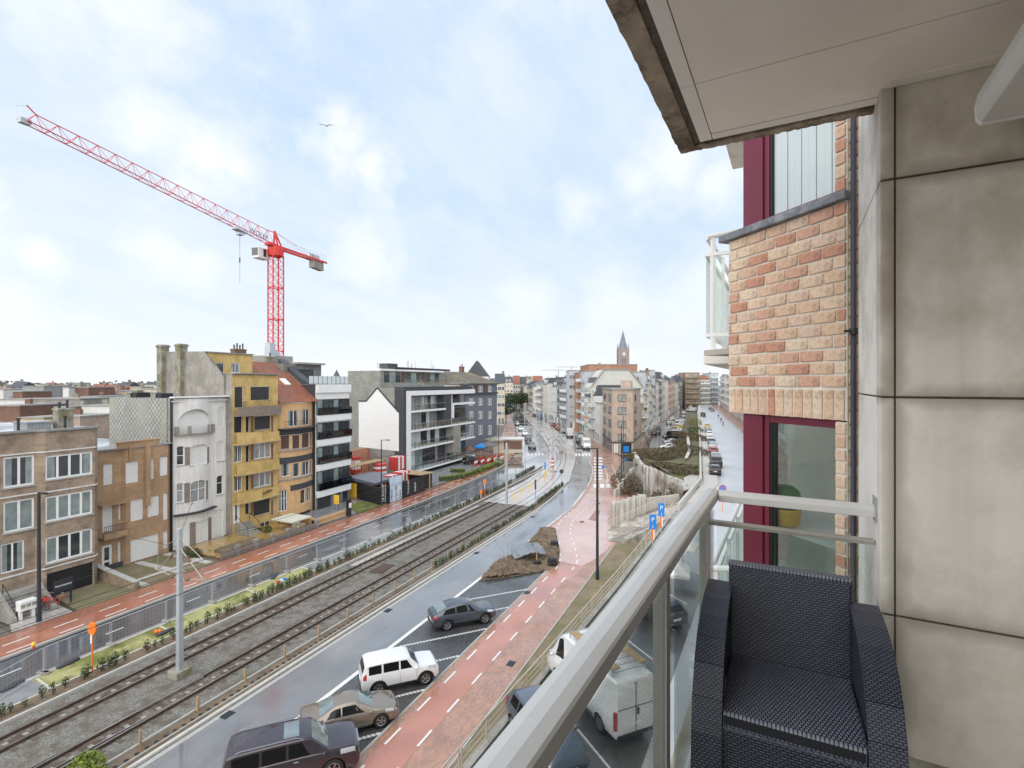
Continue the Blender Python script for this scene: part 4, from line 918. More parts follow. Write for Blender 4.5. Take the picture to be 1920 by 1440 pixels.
def chim(par, x, y, z0, z1, w, d, m, pots=2, nm='chimney'):
    mb = MB(); mb.box(x - w / 2, x + w / 2, y - d / 2, y + d / 2, z0, z1); mb.box(x - w / 2 - .06, x + w / 2 + .06, y - d / 2 - .06, y + d / 2 + .06, z1 - .18, z1 - .02)
    c = mb.build(nm, m, par, bevel=.02)
    for i in range(pots):
        mb = MB(); xx = x - w / 2 + w * (i + .5) / pots; mb.tube((xx, y, z1), (xx, y, z1 + .45 + .2 * (i % 2)), .09, 8); mb.tube((xx, y, z1 + .45 + .2 * (i % 2)), (xx, y, z1 + .5 + .2 * (i % 2)), .14, 8); mb.build('chimney_pot', M['darkmetal'], c)
chim(b1, 24.2, 51.5, 13, 14.7, 1.1, .8, M['mossy'], 2)
mb = MB(); mb.box(21.6, 23.2, 51, 53, 13.1, 13.6); mb.box(21.5, 23.3, 50.9, 53.1, 13.6, 13.72); mb.build('roof_light', M['greypaver'], b1)
for x in (20.9, 23.9): mb = MB(); mb.tube((x, 50.6, 13), (x, 50.6, 14), .09, 8); mb.tube((x, 50.6, 14), (x, 50.6, 14.1), .15, 8); mb.build('vent_pipe', M['black'], b1)
# steps, wing walls and porch
mb = MB(); mb.box(18.6, 21.2, 48.2, 48.98, 0, 1.5)
b1s = mb.build('porch', M['concrete'], b1)
for i in range(7): mb = MB(); mb.box(18.9, 20.9, 48.2 - .3 * (i + 1), 48.2 - .3 * i, 0, 1.5 - .2 * (i + 1)); mb.build('step', M['greyrender'], b1s)
for x in (18.6, 20.9): mb = MB(); mb.hexa([(x, 45.9, 0), (x + .3, 45.9, 0), (x + .3, 48.2, 0), (x, 48.2, 0)], [(x, 45.9, .4), (x + .3, 45.9, .4), (x + .3, 48.2, 1.9), (x, 48.2, 1.9)]); mb.build('wing_wall', M['greyrender'], b1)
mb = MB(); mb.path([(19.0, 48.1, 1.5), (19.0, 48.1, 2.4), (19.0, 46.2, .9), (19.0, 46.2, 0)], .03, 6); mb.build('handrail', M['black'], b1)
# --- 2: ochre brick house
t = b2 = house('ochre brick house with white roller shutters between the brown block and the white house', 51.5, 26.3, 33.0, 10.7, 12, M['bk_ochre'], [
    (194, 212, 870, 909, 'sw', {}), (232, 255, 865, 905, 'sw', {}), (267, 285, 861, 899, 'sw', {}), (295, 310, 856, 891, 'sw', {}),
    (192, 212, 944, 997, 'sw', {}), (222, 227, 944, 975, 'sw', {}), (240, 264, 936, 975, 'sw', {}), (272, 294, 930, 967, 'sw', {}), (301, 310, 924, 974, 'sw', {}),
    (191, 211, 1022, 1073, 'w', dict(fw=.22, transom=.4, nm='door')), (221, 227, 1016, 1054, 'sw', {}), (240, 293, 1006, 1046, 'sw', {}), (301, 310, 995, 1027, 'sw', {})],
    bow=lambda x: -.38 if 28.9 < x < 32.6 else -.38 * max(0, 1 - min(abs(x - 28.9), abs(x - 32.6)) / .3))
mb = MB(); mb.box(28.2, 31.8, 51.1, 51.5, 10.8, 11.35); mb.box(28.1, 31.9, 51.02, 51.55, 11.35, 11.45); mb.build('raised_parapet', M['bk_ochre'], t)
mb = MB(); mb.box(26.3, 28.2, 51.2, 51.6, 10.8, 10.9); mb.box(31.8, 33, 51.1, 51.6, 10.8, 10.9); mb.build('coping', M['copper'], t)
mb = MB(); mb.box(30.35, 30.75, 50.75, 51.1, 5.2, 10.9); mb.box(29.0, 29.15, 50.9, 51.1, 9.6, 11); mb.build('brick_pier', M['bk_ochre'], t)
mb = MB(); mb.box(26.8, 28.7, 50.7, 51.5, 2.95, 3.1); mb.box(26.8, 28.7, 50.7, 50.82, 3.1, 3.45); mb.box(26.7, 28.8, 50.8, 51.5, 5.9, 6.0); bl = mb.build('balcony', M['bk_ochre'], t)
mb = MB()
for i in range(12): mb.tube((26.85 + i * .165, 50.78, 3.45), (26.85 + i * .165, 50.78, 4.1), .014, 4)
mb.bar((26.85, 50.78, 4.1), (28.7, 50.78, 4.1), .04, .04); mb.build('balcony_bars', M['black'], bl, kind='stuff')
mb = MB(); mb.box(26.3, 33, 51.38, 51.49, .0, .5, nx=20); mb.build('plinth', M['darkband'], t)
# --- 3: white art-deco house
def bow3(x): t_ = (x - 33.5) / 3.9; return -.55 * max(0.0, 1 - (2 * t_ - 1) ** 2) if 0 < t_ < 1 else 0.0
M['cream'] = mat('cream_panel', (.66, .64, .54), .7, .04, 2)
t = b3 = house('white rendered house with arched windows and a bowed front', 51.5, 33.0, 39.1, 15.2, 10, M['whiterender'], [
    (333, 389, 767, 813, 'sw', dict(arch=.75)), (409, 421, 763, 801, 'sw', dict(arch=1)),
    (330, 342, 836, 872, 'w', dict(arch=1, transom=.5, sillm='kerb')), (351, 384, 833, 871, 'sw', dict(arch=.35, sillm='kerb')), (407, 420, 827, 864, 'sw', dict(arch=1, sillm='kerb')),
    (330, 341, 905, 942, 'c', dict(arch=1, transom=.6, sillm='kerb')), (351, 381, 900, 940, 'c', dict(n=2, arch=.45, transom=.6, sillm='kerb')), (406, 418, 891, 927, 'w', dict(arch=1, transom=.6, sillm='kerb')),
    (333, 349, 982, 1028, 'sw', {}), (361, 386, 975, 1020, 'sw', {}), (402, 419, 955, 1013, 'sw', dict(arch=1, nm='door'))], bow=bow3, sidem=M['greyrender'])
for i, (x0, x1, pt, pb) in enumerate([(342.5, 350, 838, 872), (384.5, 389, 838, 868), (341.5, 350, 905, 942), (381.5, 386, 900, 936), (350, 360, 978, 1023), (387, 396, 970, 1012)]):
    o = opn(51.5, x0, x1, pt, pb); mb = MB(); mb.box(o[0], o[1], 51.46, 51.499, o[2], o[3], nx=2); mb.warp(lambda x, y, z: (x, y + bow3(x), z)); mb.build('stone_pier', M['brownstone'], t)
mb = MB(); mb.box(33.0, 39.1, 51.2, 51.5, 14.9, 15.0, nx=20); mb.box(33, 39.15, 50.9, 51.6, 15.29, 15.42); mb.build('cornice', M['white'], t)
z = ZV(360, 812, 51.5)
mb = MB(); mb.box(33.4, 37.5, 51.1, 51.5, z - .12, z + .02, nx=12); mb.warp(lambda x, y, z: (x, y + bow3(x), z)); bl = mb.build('balcony', M['greyrender'], t)
for x in (33.5, 34.5, 36.7, 37.3): mb = MB(); mb.box(x - .14, x + .14, 51.05 + bow3(x), 51.3 + bow3(x), z, z + .8); mb.build('balcony_pier', M['greyrender'], bl)
mb = MB()
for i in range(24): x = 33.5 + i * .16; mb.tube((x, 51.12 + bow3(x), z), (x, 51.12 + bow3(x), z + .7), .012, 4)
mb.build('balcony_bars', M['copper'], bl, kind='stuff')
z = ZV(360, 959, 51.5); mb = MB(); mb.box(33.3, 37.7, 51.0, 51.5, z - .05, z + .08, nx=14); mb.warp(lambda x, y, z: (x, y + bow3(x) * 1.2, z)); mb.build('canopy', M['black'], t)
mb = MB(); mb.box(33, 33.12, 51.25, 51.49, 0, 15.2); mb.build('drain_pipe', M['black'], t)
# grey shingled party wall of the white house
M['shingle'] = brickmat('pale_diamond_shingles', (.40, .40, .375), (.34, .34, .32), (.13, .13, .12), .42, .42, .035, axes='xz', rotz=.785, off=0, bump=.5, dirt=(.33, .335, .28))
mb = MB(); mb.box(32.94, 33.0, 51.9, 61.4, 8.2, 15.2); sh = mb.build('shingle_cladding', M['shingle'], t)
for y in (54.2, 58.2): chim(t, 33.35, y, 15.2, 15.9, .5, .9, M['mossy'], 0)
mb = MB(); mb.box(33.1, 34.5, 57, 58, 15.3, 15.8); mb.box(33.1, 34.3, 53.0, 53.9, 15.3, 15.75); mb.build('roof_box', M['black'], t)
# --- 4: yellow apartment house
def bow4(x): return 0.0
V4 = 50.5
yl = []
for (pt, pb, k) in ((780, 811, 'v'), (835, 867, 'w'), (890, 921, 'w')): yl += [(439, 456, pt, pb, k, dict(n=2, dep=.24))]; yl += [(461, 469, pt, pb - 1, 'v', dict(dep=.24))]
t = b4 = house('yellow rendered apartment house with rounded balconies and script lettering', V4, 39.1, 45.2, 17.7, 11, M['bk_yellow'], yl + [
    (440, 456, 724, 764, 'sd', {}), (470, 506, 724, 750, 'sd', {}), (477, 508, 779, 805, 'sd', dict(sillm='kerb')), (476, 508, 829, 859, 'c', dict(n=3, sillm='kerb')), (476, 508, 882, 912, 'c', dict(n=3, sillm='kerb')),
    (437, 450, 942, 981, 'w', dict(fw=.3, nm='door')), (460, 468, 940, 964, 'v', {}), (475, 507, 934, 964, 'sd', dict(sillm='kerb')), (487, 507, 978, 994, 'w', dict(n=2))], sidem=M['greyrender'])
def bandwarp(x, y, z): k = min(1, max(0, (45.2 - x) / 6.1)); return (x, y - .25 * math.sin(math.pi * min(1, max(0, (x - 39.2) / 5.9))) - .25, z)
for i, (pt, pb) in enumerate(((764, 779), (812, 832), (867, 888), (921, 940))):
    z1_, z0_ = ZV(470, pt, V4 - .4), ZV(470, pb, V4 - .4)
    mb = MB(); mb.box(39.25, 42.2 if i else 45.1, V4 - .42, V4 - .3, z0_ + .02, z1_ + .1, nx=12); mb.box(39.25, 45.1, V4 - .3, V4 + .24, z0_ - .02, z0_ + .16, nx=12); mb.warp(bandwarp)
    mb.build('balcony_parapet', M['bk_yellow'] if i else M['brownstone'], t)
    if i: mb = MB(); mb.box(42.2, 45.1, V4 - .12, V4 + .22, z0_ + .165, z1_ - .12, nx=8); mb.warp(bandwarp); mb.build('parapet_return', M['bk_yellow'], t)
    mb = MB(); mb.box(39.25, 45.1, V4 - .44, V4 - .28, z0_ - .02, z0_ + .015, nx=12); mb.warp(bandwarp); mb.build('shadow_edge', M['copper'], t)
for (pt, pb) in ((780, 811), (832, 862), (886, 916), (938, 965)):
    for px0, px1 in ((470, 475.5), (508.5, 512)):
        o = opn(V4, px0, px1, pt, pb); mb = MB(); mb.box(o[0], o[1], V4 - .03, V4 + .02, o[2], o[3]); mb.build('brick_pier', M['bk_red'], t)
for (z, x0, x1) in ((ZV(447, 760, V4), 39.3, 40.6), (ZV(490, 757, V4), 41.6, 43.8)):
    mb = MB()
    for i in range(int((x1 - x0) / .13)): mb.tube((x0 + i * .13, V4 - .5, z - .5), (x0 + i * .13, V4 - .5, z + .35), .012, 4)
    mb.bar((x0, V4 - .5, z + .35), (x1, V4 - .5, z + .35), .04, .04); mb.build('balcony_bars', M['black'], t, kind='stuff')
mb = MB(); mb.box(39.0, 45.3, V4 - .35, V4 + .4, 17.8, 17.92); mb.build('roof_edge', M['copper'], t)
def text(par, s, size, loc, rot, m, ext=.01, nm='lettering', align='LEFT'):
    cu = bpy.data.curves.new('t', 'FONT'); cu.body = s; cu.size = size; cu.extrude = ext; cu.align_x = align; cu.resolution_u = 2
    o = bpy.data.objects.new('t', cu); COL.objects.link(o); dg = bpy.context.evaluated_depsgraph_get(); me = bpy.data.meshes.new_from_object(o.evaluated_get(dg)); bpy.data.objects.remove(o)
    me.name = nm; me.materials.clear(); me.materials.append(m); q = bpy.data.objects.new(nm, me); COL.objects.link(q); q.rotation_euler = rot
    if par is not None:
        q.parent = par; ox, oy, oz = ORG.get(par.name, (0, 0, 0)); q.location = (loc[0] - ox, loc[1] - oy, loc[2] - oz)
    else: q.location = loc
    return q
q = text(t, 'Carmelita', .62, (41.2, V4 - .87, ZV(470, 934, V4) + .05), (R(90), R(-9), 0), M['black'], .02)
# set-back top storey and the tall rendered party wall with chimneys
o1 = opn(54.8, 404, 421, 680, 700); o2 = opn(54.8, 433, 450, 681, 699)
mb = MB(); wallgrid(mb, 39.1, 45.2, 17.8, 20.25, [o1, o2], 54.8, .2, None); mb.box(39.12, 45.18, 55.05, 61.5, 17.8, 20.2); mb.build('penthouse', M['bk_yellow'], t)
for o in (o1, o2): window(t, o, 'w', 1 if o is o1 else 2, y=54.8)
mb = MB(); mb.prism([(39.0, 54.6), (45.3, 54.6), (45.3, 61.6), (39.0, 61.6)], 20.25, 20.37); mb.build('penthouse_roof', M['rooffelt'], t)
mb = MB(); mb.hexa([(38.9, 51.6, 14.9), (39.08, 51.6, 14.9), (39.08, 62.4, 14.9), (38.9, 62.4, 14.9)], [(38.9, 51.6, 17.6), (39.08, 51.6, 17.6), (39.08, 62.4, 20.5), (38.9, 62.4, 20.5)])
mb.face([(38.9, 51.6, 17.6), (38.9, 54.8, 20.35), (38.9, 62.4, 20.5)]); mb.face([(39.08, 51.6, 17.6), (39.08, 54.8, 20.35), (39.08, 62.4, 20.5)]); mb.build('party_wall', M['greyrender'], t)
for y in (58.6, 61.9): mb = MB(); mb.box(38.4, 39.3, y - .45, y + .45, 14.9, 21.3); mb.box(38.3, 39.4, y - .55, y + .55, 21.0, 21.2); mb.build('chimney', M['mossy'], t, bevel=.03)
chim(t, 44.6, 56.5, 20.3, 21.0, 1.6, .8, M['bk_red'], 4)
mb = MB(); mb.box(40.2, 44.6, 44.9, 49.0, 0, .5)
# --- 5: orange bowed house
V5 = 51.0
def bow5(x): t_ = (x - 45.2) / 6.0; return -.85 * math.sin(math.pi * min(1, max(0, t_))) ** .8
t = b5 = house('orange rendered bow-fronted house with charcoal bands under a red tiled roof', V5, 45.2, 51.2, 14.3, 10.5, M['bk_orange'], [
    (533, 551, 769, 799, 'w', dict(n=2)), (557, 574, 767, 797, 'w', dict(n=2)),
    (523, 536, 815, 841, 'sb', dict(sillm='kerb')), (540, 553, 814, 840, 'sb', dict(sillm='kerb')), (557, 574, 811, 838, 'sb', dict(sillm='kerb')), (577, 582, 810, 835, 'sb', {}),
    (523, 536, 867, 893, 'w', dict(sillm='kerb')), (540, 553, 867, 893, 'w', dict(sillm='kerb')), (557, 574, 864, 890, 'w', dict(n=2, sillm='kerb')), (577, 582, 862, 888, 'w', {}),
    (520, 532, 918, 958, 'w', dict(arch=1, n=3, transom=.6, nm='door')), (554, 564, 917, 943, 'w', {}), (567, 579, 913, 939, 'w', dict(n=2)), (551, 580, 957, 968, 'v', {})], bow=bow5, roofm='white')
def b5band(px, pt, pb, m, nm, x0=45.3, x1=51.1, o_=.05):
    mb = MB(); mb.box(x0, x1, V5 - o_, V5 - .004, ZV(px, pb, V5), ZV(px, pt, V5), nx=20); mb.warp(lambda x, y, z: (x, y + bow5(x), z)); mb.build(nm, M[m], t)
b5band(550, 803, 813, 'darkband', 'charcoal_band'); b5band(550, 854, 865, 'darkband', 'charcoal_band'); b5band(565, 903, 913, 'darkband', 'charcoal_band', 46.9)
b5band(550, 841.5, 843.5, 'copper', 'ledge', o_=.14); b5band(550, 894, 896, 'copper', 'ledge', o_=.14)
mb = MB(); zz = ZV(550, 801, V5); mb.box(45.5, 51, V5 - .9, V5 - .02, zz - .1, zz, nx=16); mb.warp(lambda x, y, z: (x, y + bow5(x), z)); bl = mb.build('balcony', M['darkband'], t)
mb = MB()
for i in range(34): x = 45.6 + i * .16; mb.tube((x, V5 - .85 + bow5(x), zz), (x, V5 - .85 + bow5(x), zz + .9), .012, 4)
for i in range(16): mb.bar((45.6 + i * .33, V5 - .85 + bow5(45.6 + i * .33), zz + .9), (45.93 + i * .33, V5 - .85 + bow5(45.93 + i * .33), zz + .9), .04, .04)
mb.build('balcony_bars', M['black'], bl, kind='stuff')
zr = ZV(523, 680, 57.5)
mb = MB(); mb.hexa([(45.2, 50.0, 14.42), (51.3, 50.0, 14.42), (51.3, 63, 14.42), (45.2, 63, 14.42)], [(45.2, 57.4, zr), (51.3, 57.4, zr), (51.3, 57.6, zr), (45.2, 57.6, zr)]); rf = mb.build('tiled_roof', M['roofred'], t)
mb = MB(); k = (zr - 14.42) / 7.4
mb.hexa([(48.6, 53.0, 14.42 + 3.0 * k), (49.5, 53.0, 14.42 + 3.0 * k), (49.5, 54.1, 14.42 + 4.1 * k), (48.6, 54.1, 14.42 + 4.1 * k)], [(48.6, 52.95, 14.5 + 3.0 * k + .04), (49.5, 52.95, 14.5 + 3.0 * k + .04), (49.5, 54.05, 14.5 + 4.1 * k + .04), (48.6, 54.05, 14.5 + 4.1 * k + .04)]); mb.build('roof_window', M['white'], t)
mb = MB(); mb.bar((51.32, 50.2, 14.5), (51.32, 57.5, zr + .05), .16, .2); mb.build('verge_flashing', M['greyrender'], t)
chim(t, 50.6, 58, zr - 1, zr + .8, 1.2, .7, M['mossy'], 1)
mb = MB(); mb.box(45.3, 45.6, 45.0, 50.2, 0, 1.0); mb.box(45.3, 51.0, 45.0, 45.25, 0, .8); mb.build('garden_wall', M['bk_orange'], t)
# --- 6: black and white apartment block
V6 = 50.5
t = b6 = house('modern white banded apartment block with black framed window strips', V6, 51.2, 57.6, 16.55, 11, M['white'], [], sidem=M['darkband'])
F6 = [(748, 777), (791, 821), (835, 866), (878, 914)]
for pt, pb in F6:
    z0_, z1_ = ZV(623, pb, V6), ZV(623, pt, V6)
    mb = MB(); mb.box(51.35, 57.62, V6 - .05, V6 - .003, z0_, z1_); st = mb.build('window_strip', M['darkmetal'], t)
    for i in range(6):
        x0 = 51.5 + i * 1.0; mb = MB(); mb.box(x0, x0 + .84, V6 - .065, V6 - .052, z0_ + .08, z1_ - .12); mb.build('pane', M['glassdark'] if i % 3 else M['glassgreen'], st)
    mb = MB(); mb.box(51.6, 57.75, V6 - .40, V6 - .36, z0_ + .05, z0_ + 1.0); mb.box(51.6, 51.66, V6 - .40, V6 - .06, z0_ + .05, z0_ + 1.0); mb.box(57.7, 57.75, V6 - .40, V6 + .8, z0_ + .05, z0_ + 1.0); mb.build('smoked_railing', glassmat('smoked_glass', (.42, .43, .45), .6) if 'smoked' not in M else M['smoked'], t)
    mb = MB(); mb.box(51.3, 57.7, V6 - .30, V6 - .01, z0_ - .85, z0_ - .02); mb.build('white_band', M['white'], t, bevel=.02)
M['smoked'] = M['glassdark']
mb = MB(); mb.box(51.3, 57.7, V6 - .30, V6 - .01, 15.5, 16.6); mb.build('white_band', M['white'], t)
z0_ = ZV(623, 925, V6)
mb = MB(); mb.box(51.25, 57.6, V6 - .04, V6 - .004, 0, z0_ + .4); mb.build('ground_floor_cladding', M['bk_greybrick'], t)
mb = MB(); mb.box(51.5, 53.9, V6 - .07, V6 - .045, 0, 2.4); mb.build('garage_door', M['shutdark'], t)
mb = MB(); mb.box(54.8, 55.7, V6 - .07, V6 - .045, 0, 2.4); mb.box(56.2, 57.2, V6 - .07, V6 - .045, 0, 2.4); mb.build('entrance_door', M['glassdark'], t)
for i in range(9):
    mb = MB(); x = 50.3 + i * .82; mb.box(x, x + .74, V6 + .2, V6 + .23, 16.7, 17.7); mb.build('terrace_glass', M['milkglass'], t)
    mb = MB(); mb.bar((x - .04, V6 + .2, 16.6), (x - .04, V6 + .2, 17.75), .04, .04); mb.build('terrace_post', M['darkmetal'], t)
mb = MB(); mb.box(50.5, 57.4, 55.5, 60.5, 16.6, 19.4); mb.build('penthouse', M['bk_greybrick'], t)
mb = MB(); mb.box(52.5, 57.6, 54.9, 61, 19.4, 19.65); mb.box(51, 55, 58.5, 63, 19.65, 20.6); mb.build('penthouse_roof', M['copper'], t)
mb = MB(); mb.box(53.0, 55.8, 55.42, 55.5, 17.2, 18.7); mb.build('penthouse_window', M['glassdark'], t)
mb = MB(); mb.hexa([(51.25, 51.2, 16.6), (52.4, 51.2, 16.6), (52.4, 57.4, 16.6), (51.25, 57.4, 16.6)], [(51.25, 53, 17.4), (52.4, 53, 17.4), (52.4, 57.2, 20.1), (51.25, 57.2, 20.1)]); mb.build('slate_slope', M['roofslate'], t)
mb = MB(); mb.box(50.6, 51.5, 58, 59, 19.4, 22.3); mb.box(52.2, 53.6, 59.5, 60.5, 19.6, 21.3); mb.build('lift_shaft', M['metal'], t)
# --- 7: long modern block
V7 = 53.2; U7 = 74.0
M['shingle7'] = brickmat('grey_shingle_cladding', (.33, .33, .30), (.29, .29, .265), (.2, .2, .18), .5, .5, .03, axes='xz', rotz=.785, off=0, bump=.3)
t = b7 = street('apartment_block', 'long grey and white apartment block with glass balconies and a painted gable shape', 'apartment block', (87, V7, 0))
mb = MB(); mb.box(U7, 99.5, V7 + 1.6, 65.1, 0, 15.9); mb.build('side_wall', M['shingle7'], t)
vv = lambda px: (lambda k: (U7 * sA - k * U7 * cA) / (cA + k * sA))((px - 960) / 960)
def zs7(px, py): v = vv(px); return EYE - (py - 718) / 960 * (U7 * cA + v * sA)
mb = MB(); mb.prism([(U7 + .02, vv(652)), (U7 + .02, vv(712)), (96, vv(712)), (96, vv(652))], 15.9, 19.0); mb.build('upper_storeys', M['shingle7'], t)
mb = MB(); mb.prism([(U7, vv(653)), (U7, vv(712) - .2), (94.4, vv(712) - .9), (94.4, vv(653))], 19.0, 19.35); mb.build('roof_slab', M['white'], t)
v0 = vv(712) + .35
for i in range(11):
    x = 75.2 + i * 1.7; mb = MB(); mb.box(x, x + 1.5, vv(712) - .03, vv(712) - .005, 16.9, 18.85); mb.build('penthouse_window', M[('glassdark', 'glassgreen', 'glassdark', 'shutbrown')[i % 4]], t)
for i in range(16): mb = MB(); mb.box(75.5 + i * 1.5, 76.9 + i * 1.5, V7 + .5, V7 + .53, 16.5, 17.5); mb.build('terrace_glass', M['balglass'], t)
mb = MB(); mb.box(U7 + .4, 90, V7 + .8, V7 + 1.0, 16.1, 17.3); mb.build('terrace_parapet', M['white'], t) if False else None
# white painted ghost of the house that was pulled down
gp = [(673, 752), (687, 752), (708, 727), (748, 773), (748, 846), (673, 838)]
mb = MB(); pts = [(vv(a), zs7(a, b)) for a, b in gp]; mb.xprism(pts, U7 - .06, U7 - .004); mb.build('white_gable_render', M['white'], t)
mb = MB()
for (a, b), (c, d) in zip(pts[:3], pts[1:4]): mb.bar((U7 - .08, a, b), (U7 - .08, c, d), .08, .25)
mb.build('gable_flashing', M['darkband'], t)
# facade: charcoal frame, white frame, slabs, glazing
zs_ = [ZV(762, y, V7) for y in (889, 842 + 9, 807 + 1, 771)]; Ztop = ZV(762, 741, V7)
slabs = [ZV(762, y, V7) for y in (886, 843, 808, 771)]
mb = MB(); mb.box(U7, U7 + .7, V7 - .35, V7 + 1.6, 0, 16.1); mb.box(U7 + .7, 99.3, V7 - .35, V7 + 1.6, 15.5, 16.1); mb.build('charcoal_frame', M['darkband'], t)
mb = MB(); mb.box(U7 + .705, U7 + 2.1, V7 - .45, V7 + 1.55, slabs[0] - .6, 15.4); mb.box(U7 + 2.1, 100.4, V7 - .45, V7 + 1.55, Ztop - .1, Ztop + .75); mb.build('white_frame', M['white'], t, bevel=.02)
for i, z in enumerate(slabs):
    mb = MB(); x1 = (100.4, 100.4, 100.4, 88)[i]
    mb.box(U7 + 2.1, x1, V7 - .45, V7 + 1.5, z - .35, z); mb.build('balcony_slab', M['white'], t, bevel=.02)
    if i == 3: mb = MB(); mb.box(90.6, 100.4, V7 - .45, V7 + 1.5, z + .45, z + .8); mb.box(90.6, 91.2, V7 - .45, V7 + 1.5, z - 2.2, z + .45); mb.build('balcony_slab', M['white'], t)
    k = int((x1 - U7 - 2.1) / 1.25)
    for j in range(k):
        x = U7 + 2.15 + j * 1.25
        mb = MB(); mb.box(x, x + 1.18, V7 - .43, V7 - .405, z + .05, z + 1.05); mb.build('balcony_glass', M['balglass'], t)
        mb = MB(); mb.bar((x - .02, V7 - .40, z), (x - .02, V7 - .40, z + 1.08), .05, .05); mb.build('balcony_post', M['darkmetal'], t)
    mb = MB(); mb.bar((U7 + 2.1, V7 - .42, z + 1.09), (x1, V7 - .42, z + 1.09), .05, .05); mb.build('balcony_handrail', M['metal'], t)
    ztop = slabs[i + 1] - .4 if i < 3 else Ztop - .15
    mb = MB(); mb.box(U7 + 2.1, 99.4, V7 + 1.45, V7 + 1.58, z, ztop); wl = mb.build('recessed_wall', M['darkband'], t)
    r_ = random.Random(i)
    x = U7 + 2.3
    while x < 98.5:
        w = r_.choice((.8, 1.1, 1.5)); m = r_.choice(('glassdark', 'glassdark', 'glassgreen', 'milkglass', 'glasssoft'))
        if not (87.2 < x < 90.2): mb = MB(); mb.box(x, x + w, V7 + 1.40, V7 + 1.448, z + .05, ztop - .2); mb.build('glazing', M[m], wl)
        x += w + .12
mb = MB(); mb.box(87.6, 90.4, V7 - .2, V7 + 1.4, slabs[2] + .02, Ztop - .12); mb.build('brick_column', M['darkband'], t)
mb = MB(); mb.box(91, 93.8, V7 - .5, V7 + 1.4, slabs[1] - 2.6, slabs[2] - .4); mb.build('screen', M['greyrender'], t)
mb = MB(); mb.box(U7 + .7, 97, V7 + 1.5, V7 + 1.59, 0, slabs[0] - .4); wl = mb.build('ground_floor_wall', M['darkband'], t)
for j in range(14): mb = MB(); x = U7 + 2.6 + j * 1.55; mb.box(x, x + .55, V7 + 1.44, V7 + 1.498, .1, slabs[0] - .5); mb.build('glazing', M['milkglass' if j % 2 else 'glassgreen'], wl)
for i in range(18): mb = MB(); mb.box(78 + i * 1.1, 79 + i * 1.1, 57.5, 59, 19.38, 19.75); mb.build('solar_panel', M['black'], t)
for (x, y, h) in ((76, 60, 1.2), (84, 59, 1.8), (85.2, 59, 1.4), (86.6, 59, 2.0), (91.5, 58.5, 2.1), (92.3, 58.5, 1.3)): mb = MB(); mb.tube((x, y, 19.3), (x, y, 19.3 + h), .12 if h < 1.9 else .05, 6); mb.build('roof_vent', M['metal'], t)
mb = MB(); mb.box(79, 82, 60, 62, 19.3, 20.5); mb.build('plant_box', M['darkband'], t)
# --- 8: blue-grey corner house
V8 = 58.6; wins8 = []
for (a, b, k) in ((879, 888, 0), (897, 905, 0), (915, 922, 0), (858, 866, 0)):
    for pt, pb in ((747, 760), (771, 785), (797, 815)): wins8.append((a, b, pt, pb, 'c', dict(n=2, fw=.16)))
    wins8.append((a, b, 723, 735, 'c', dict(n=2, fw=.12)))
M['bluegrey'] = mat('blue_grey_render', (.16, .175, .21), .8, .1, 1.5, .1, 20, streak=.2)
t = b8 = house('blue grey painted corner house with white windows and brown hipped roof', V8, 104, 124.0, 16.3, 12, M['bluegrey'], wins8, sidem=M['cream'])
mb = MB(); z = ZV(900, 739.5, V8); mb.box(104, 124.2, V8 - .35, V8 - .01, z, z + .4); mb.box(103.8, 124.3, V8 - .5, V8 + .2, 16.38, 16.7); mb.build('cornice', M['darkband'], t)
zr = ZV(900, 699, 64.6)
mb = MB(); mb.hexa([(103.7, V8 - .5, 16.7), (124.4, V8 - .5, 16.7), (124.4, 71, 16.7), (103.7, 71, 16.7)], [(104.5, 64.4, zr), (119.5, 64.4, zr), (119.5, 64.8, zr), (104.5, 64.8, zr)]); mb.build('hipped_roof', M['roofbrown'], t)
for px0, px1 in ((889, 896), (906, 914)):
    o = opn(V8, px0, px1, 723, 736); mb = MB(); mb.box(o[0], o[1], V8 - .05, V8 - .006, o[2], o[3]); mb.build('brown_panel', M['shutbrown'], t)
chim(t, 118, 66, zr - 2, zr + 1.5, 1.5, .8, M['bk_red'], 2)
# ================================================================ front gardens on the left
sheetm = lambda nm, pts, z, m: sheet(nm, pts, z, M[m])
M['tanpath'] = mat('olive_ramp', (.20, .18, .10), .7, .15, 1, .3, 20, coord='world', dist=.01)
M['ytile'] = brickmat('yellow_wet_tiles', (.52, .34, .10), (.45, .28, .08), (.25, .17, .08), .3, .3, .02, axes='xy', off=0, wet=(.6, .1, .4))
M['whitetile'] = brickmat('white_tiles', (.58, .55, .50), (.52, .49, .45), (.3, .28, .25), .4, .4, .02, axes='xy', off=0, wet=(.6, .2, .5))
slab('garage_ramp', [(21.7, 44.4), (25.9, 44.4), (25.9, 50.5), (22.6, 50.5)], -.1, .085, M['tanpath'])
slab('tiled_yard', [(18.0, 44.4), (21.4, 44.4), (21.6, 46.6), (18.9, 47)], -.1, .12, M['whitetile'])
slab('dark_yard', [(-12, 44.4), (17.9, 44.4), (18.2, 49), (-12, 49)], -.1, .08, M['asphalt'])
slab('front_garden', [(26.1, 44.4), (33, 44.4), (33, 51.4), (26.1, 51.4)], -.1, .09, M['verge'])
mb = MB(); mb.box(26.2, 32.8, 46.2, 46.6, .08, .14); mb.box(26.3, 26.9, 44.6, 51, .08, .15); mb.box(29.4, 30.0, 44.6, 51, .08, .15); mb.box(32.0, 32.6, 44.6, 51, .08, .15); mb.build('garden_paths', M['palekerb'], kind='structure')
slab('tiled_terrace', [(33.6, 44.9), (44.6, 44.9), (44.6, 50.4), (33.6, 51.3)], -.1, .14, M['ytile'])
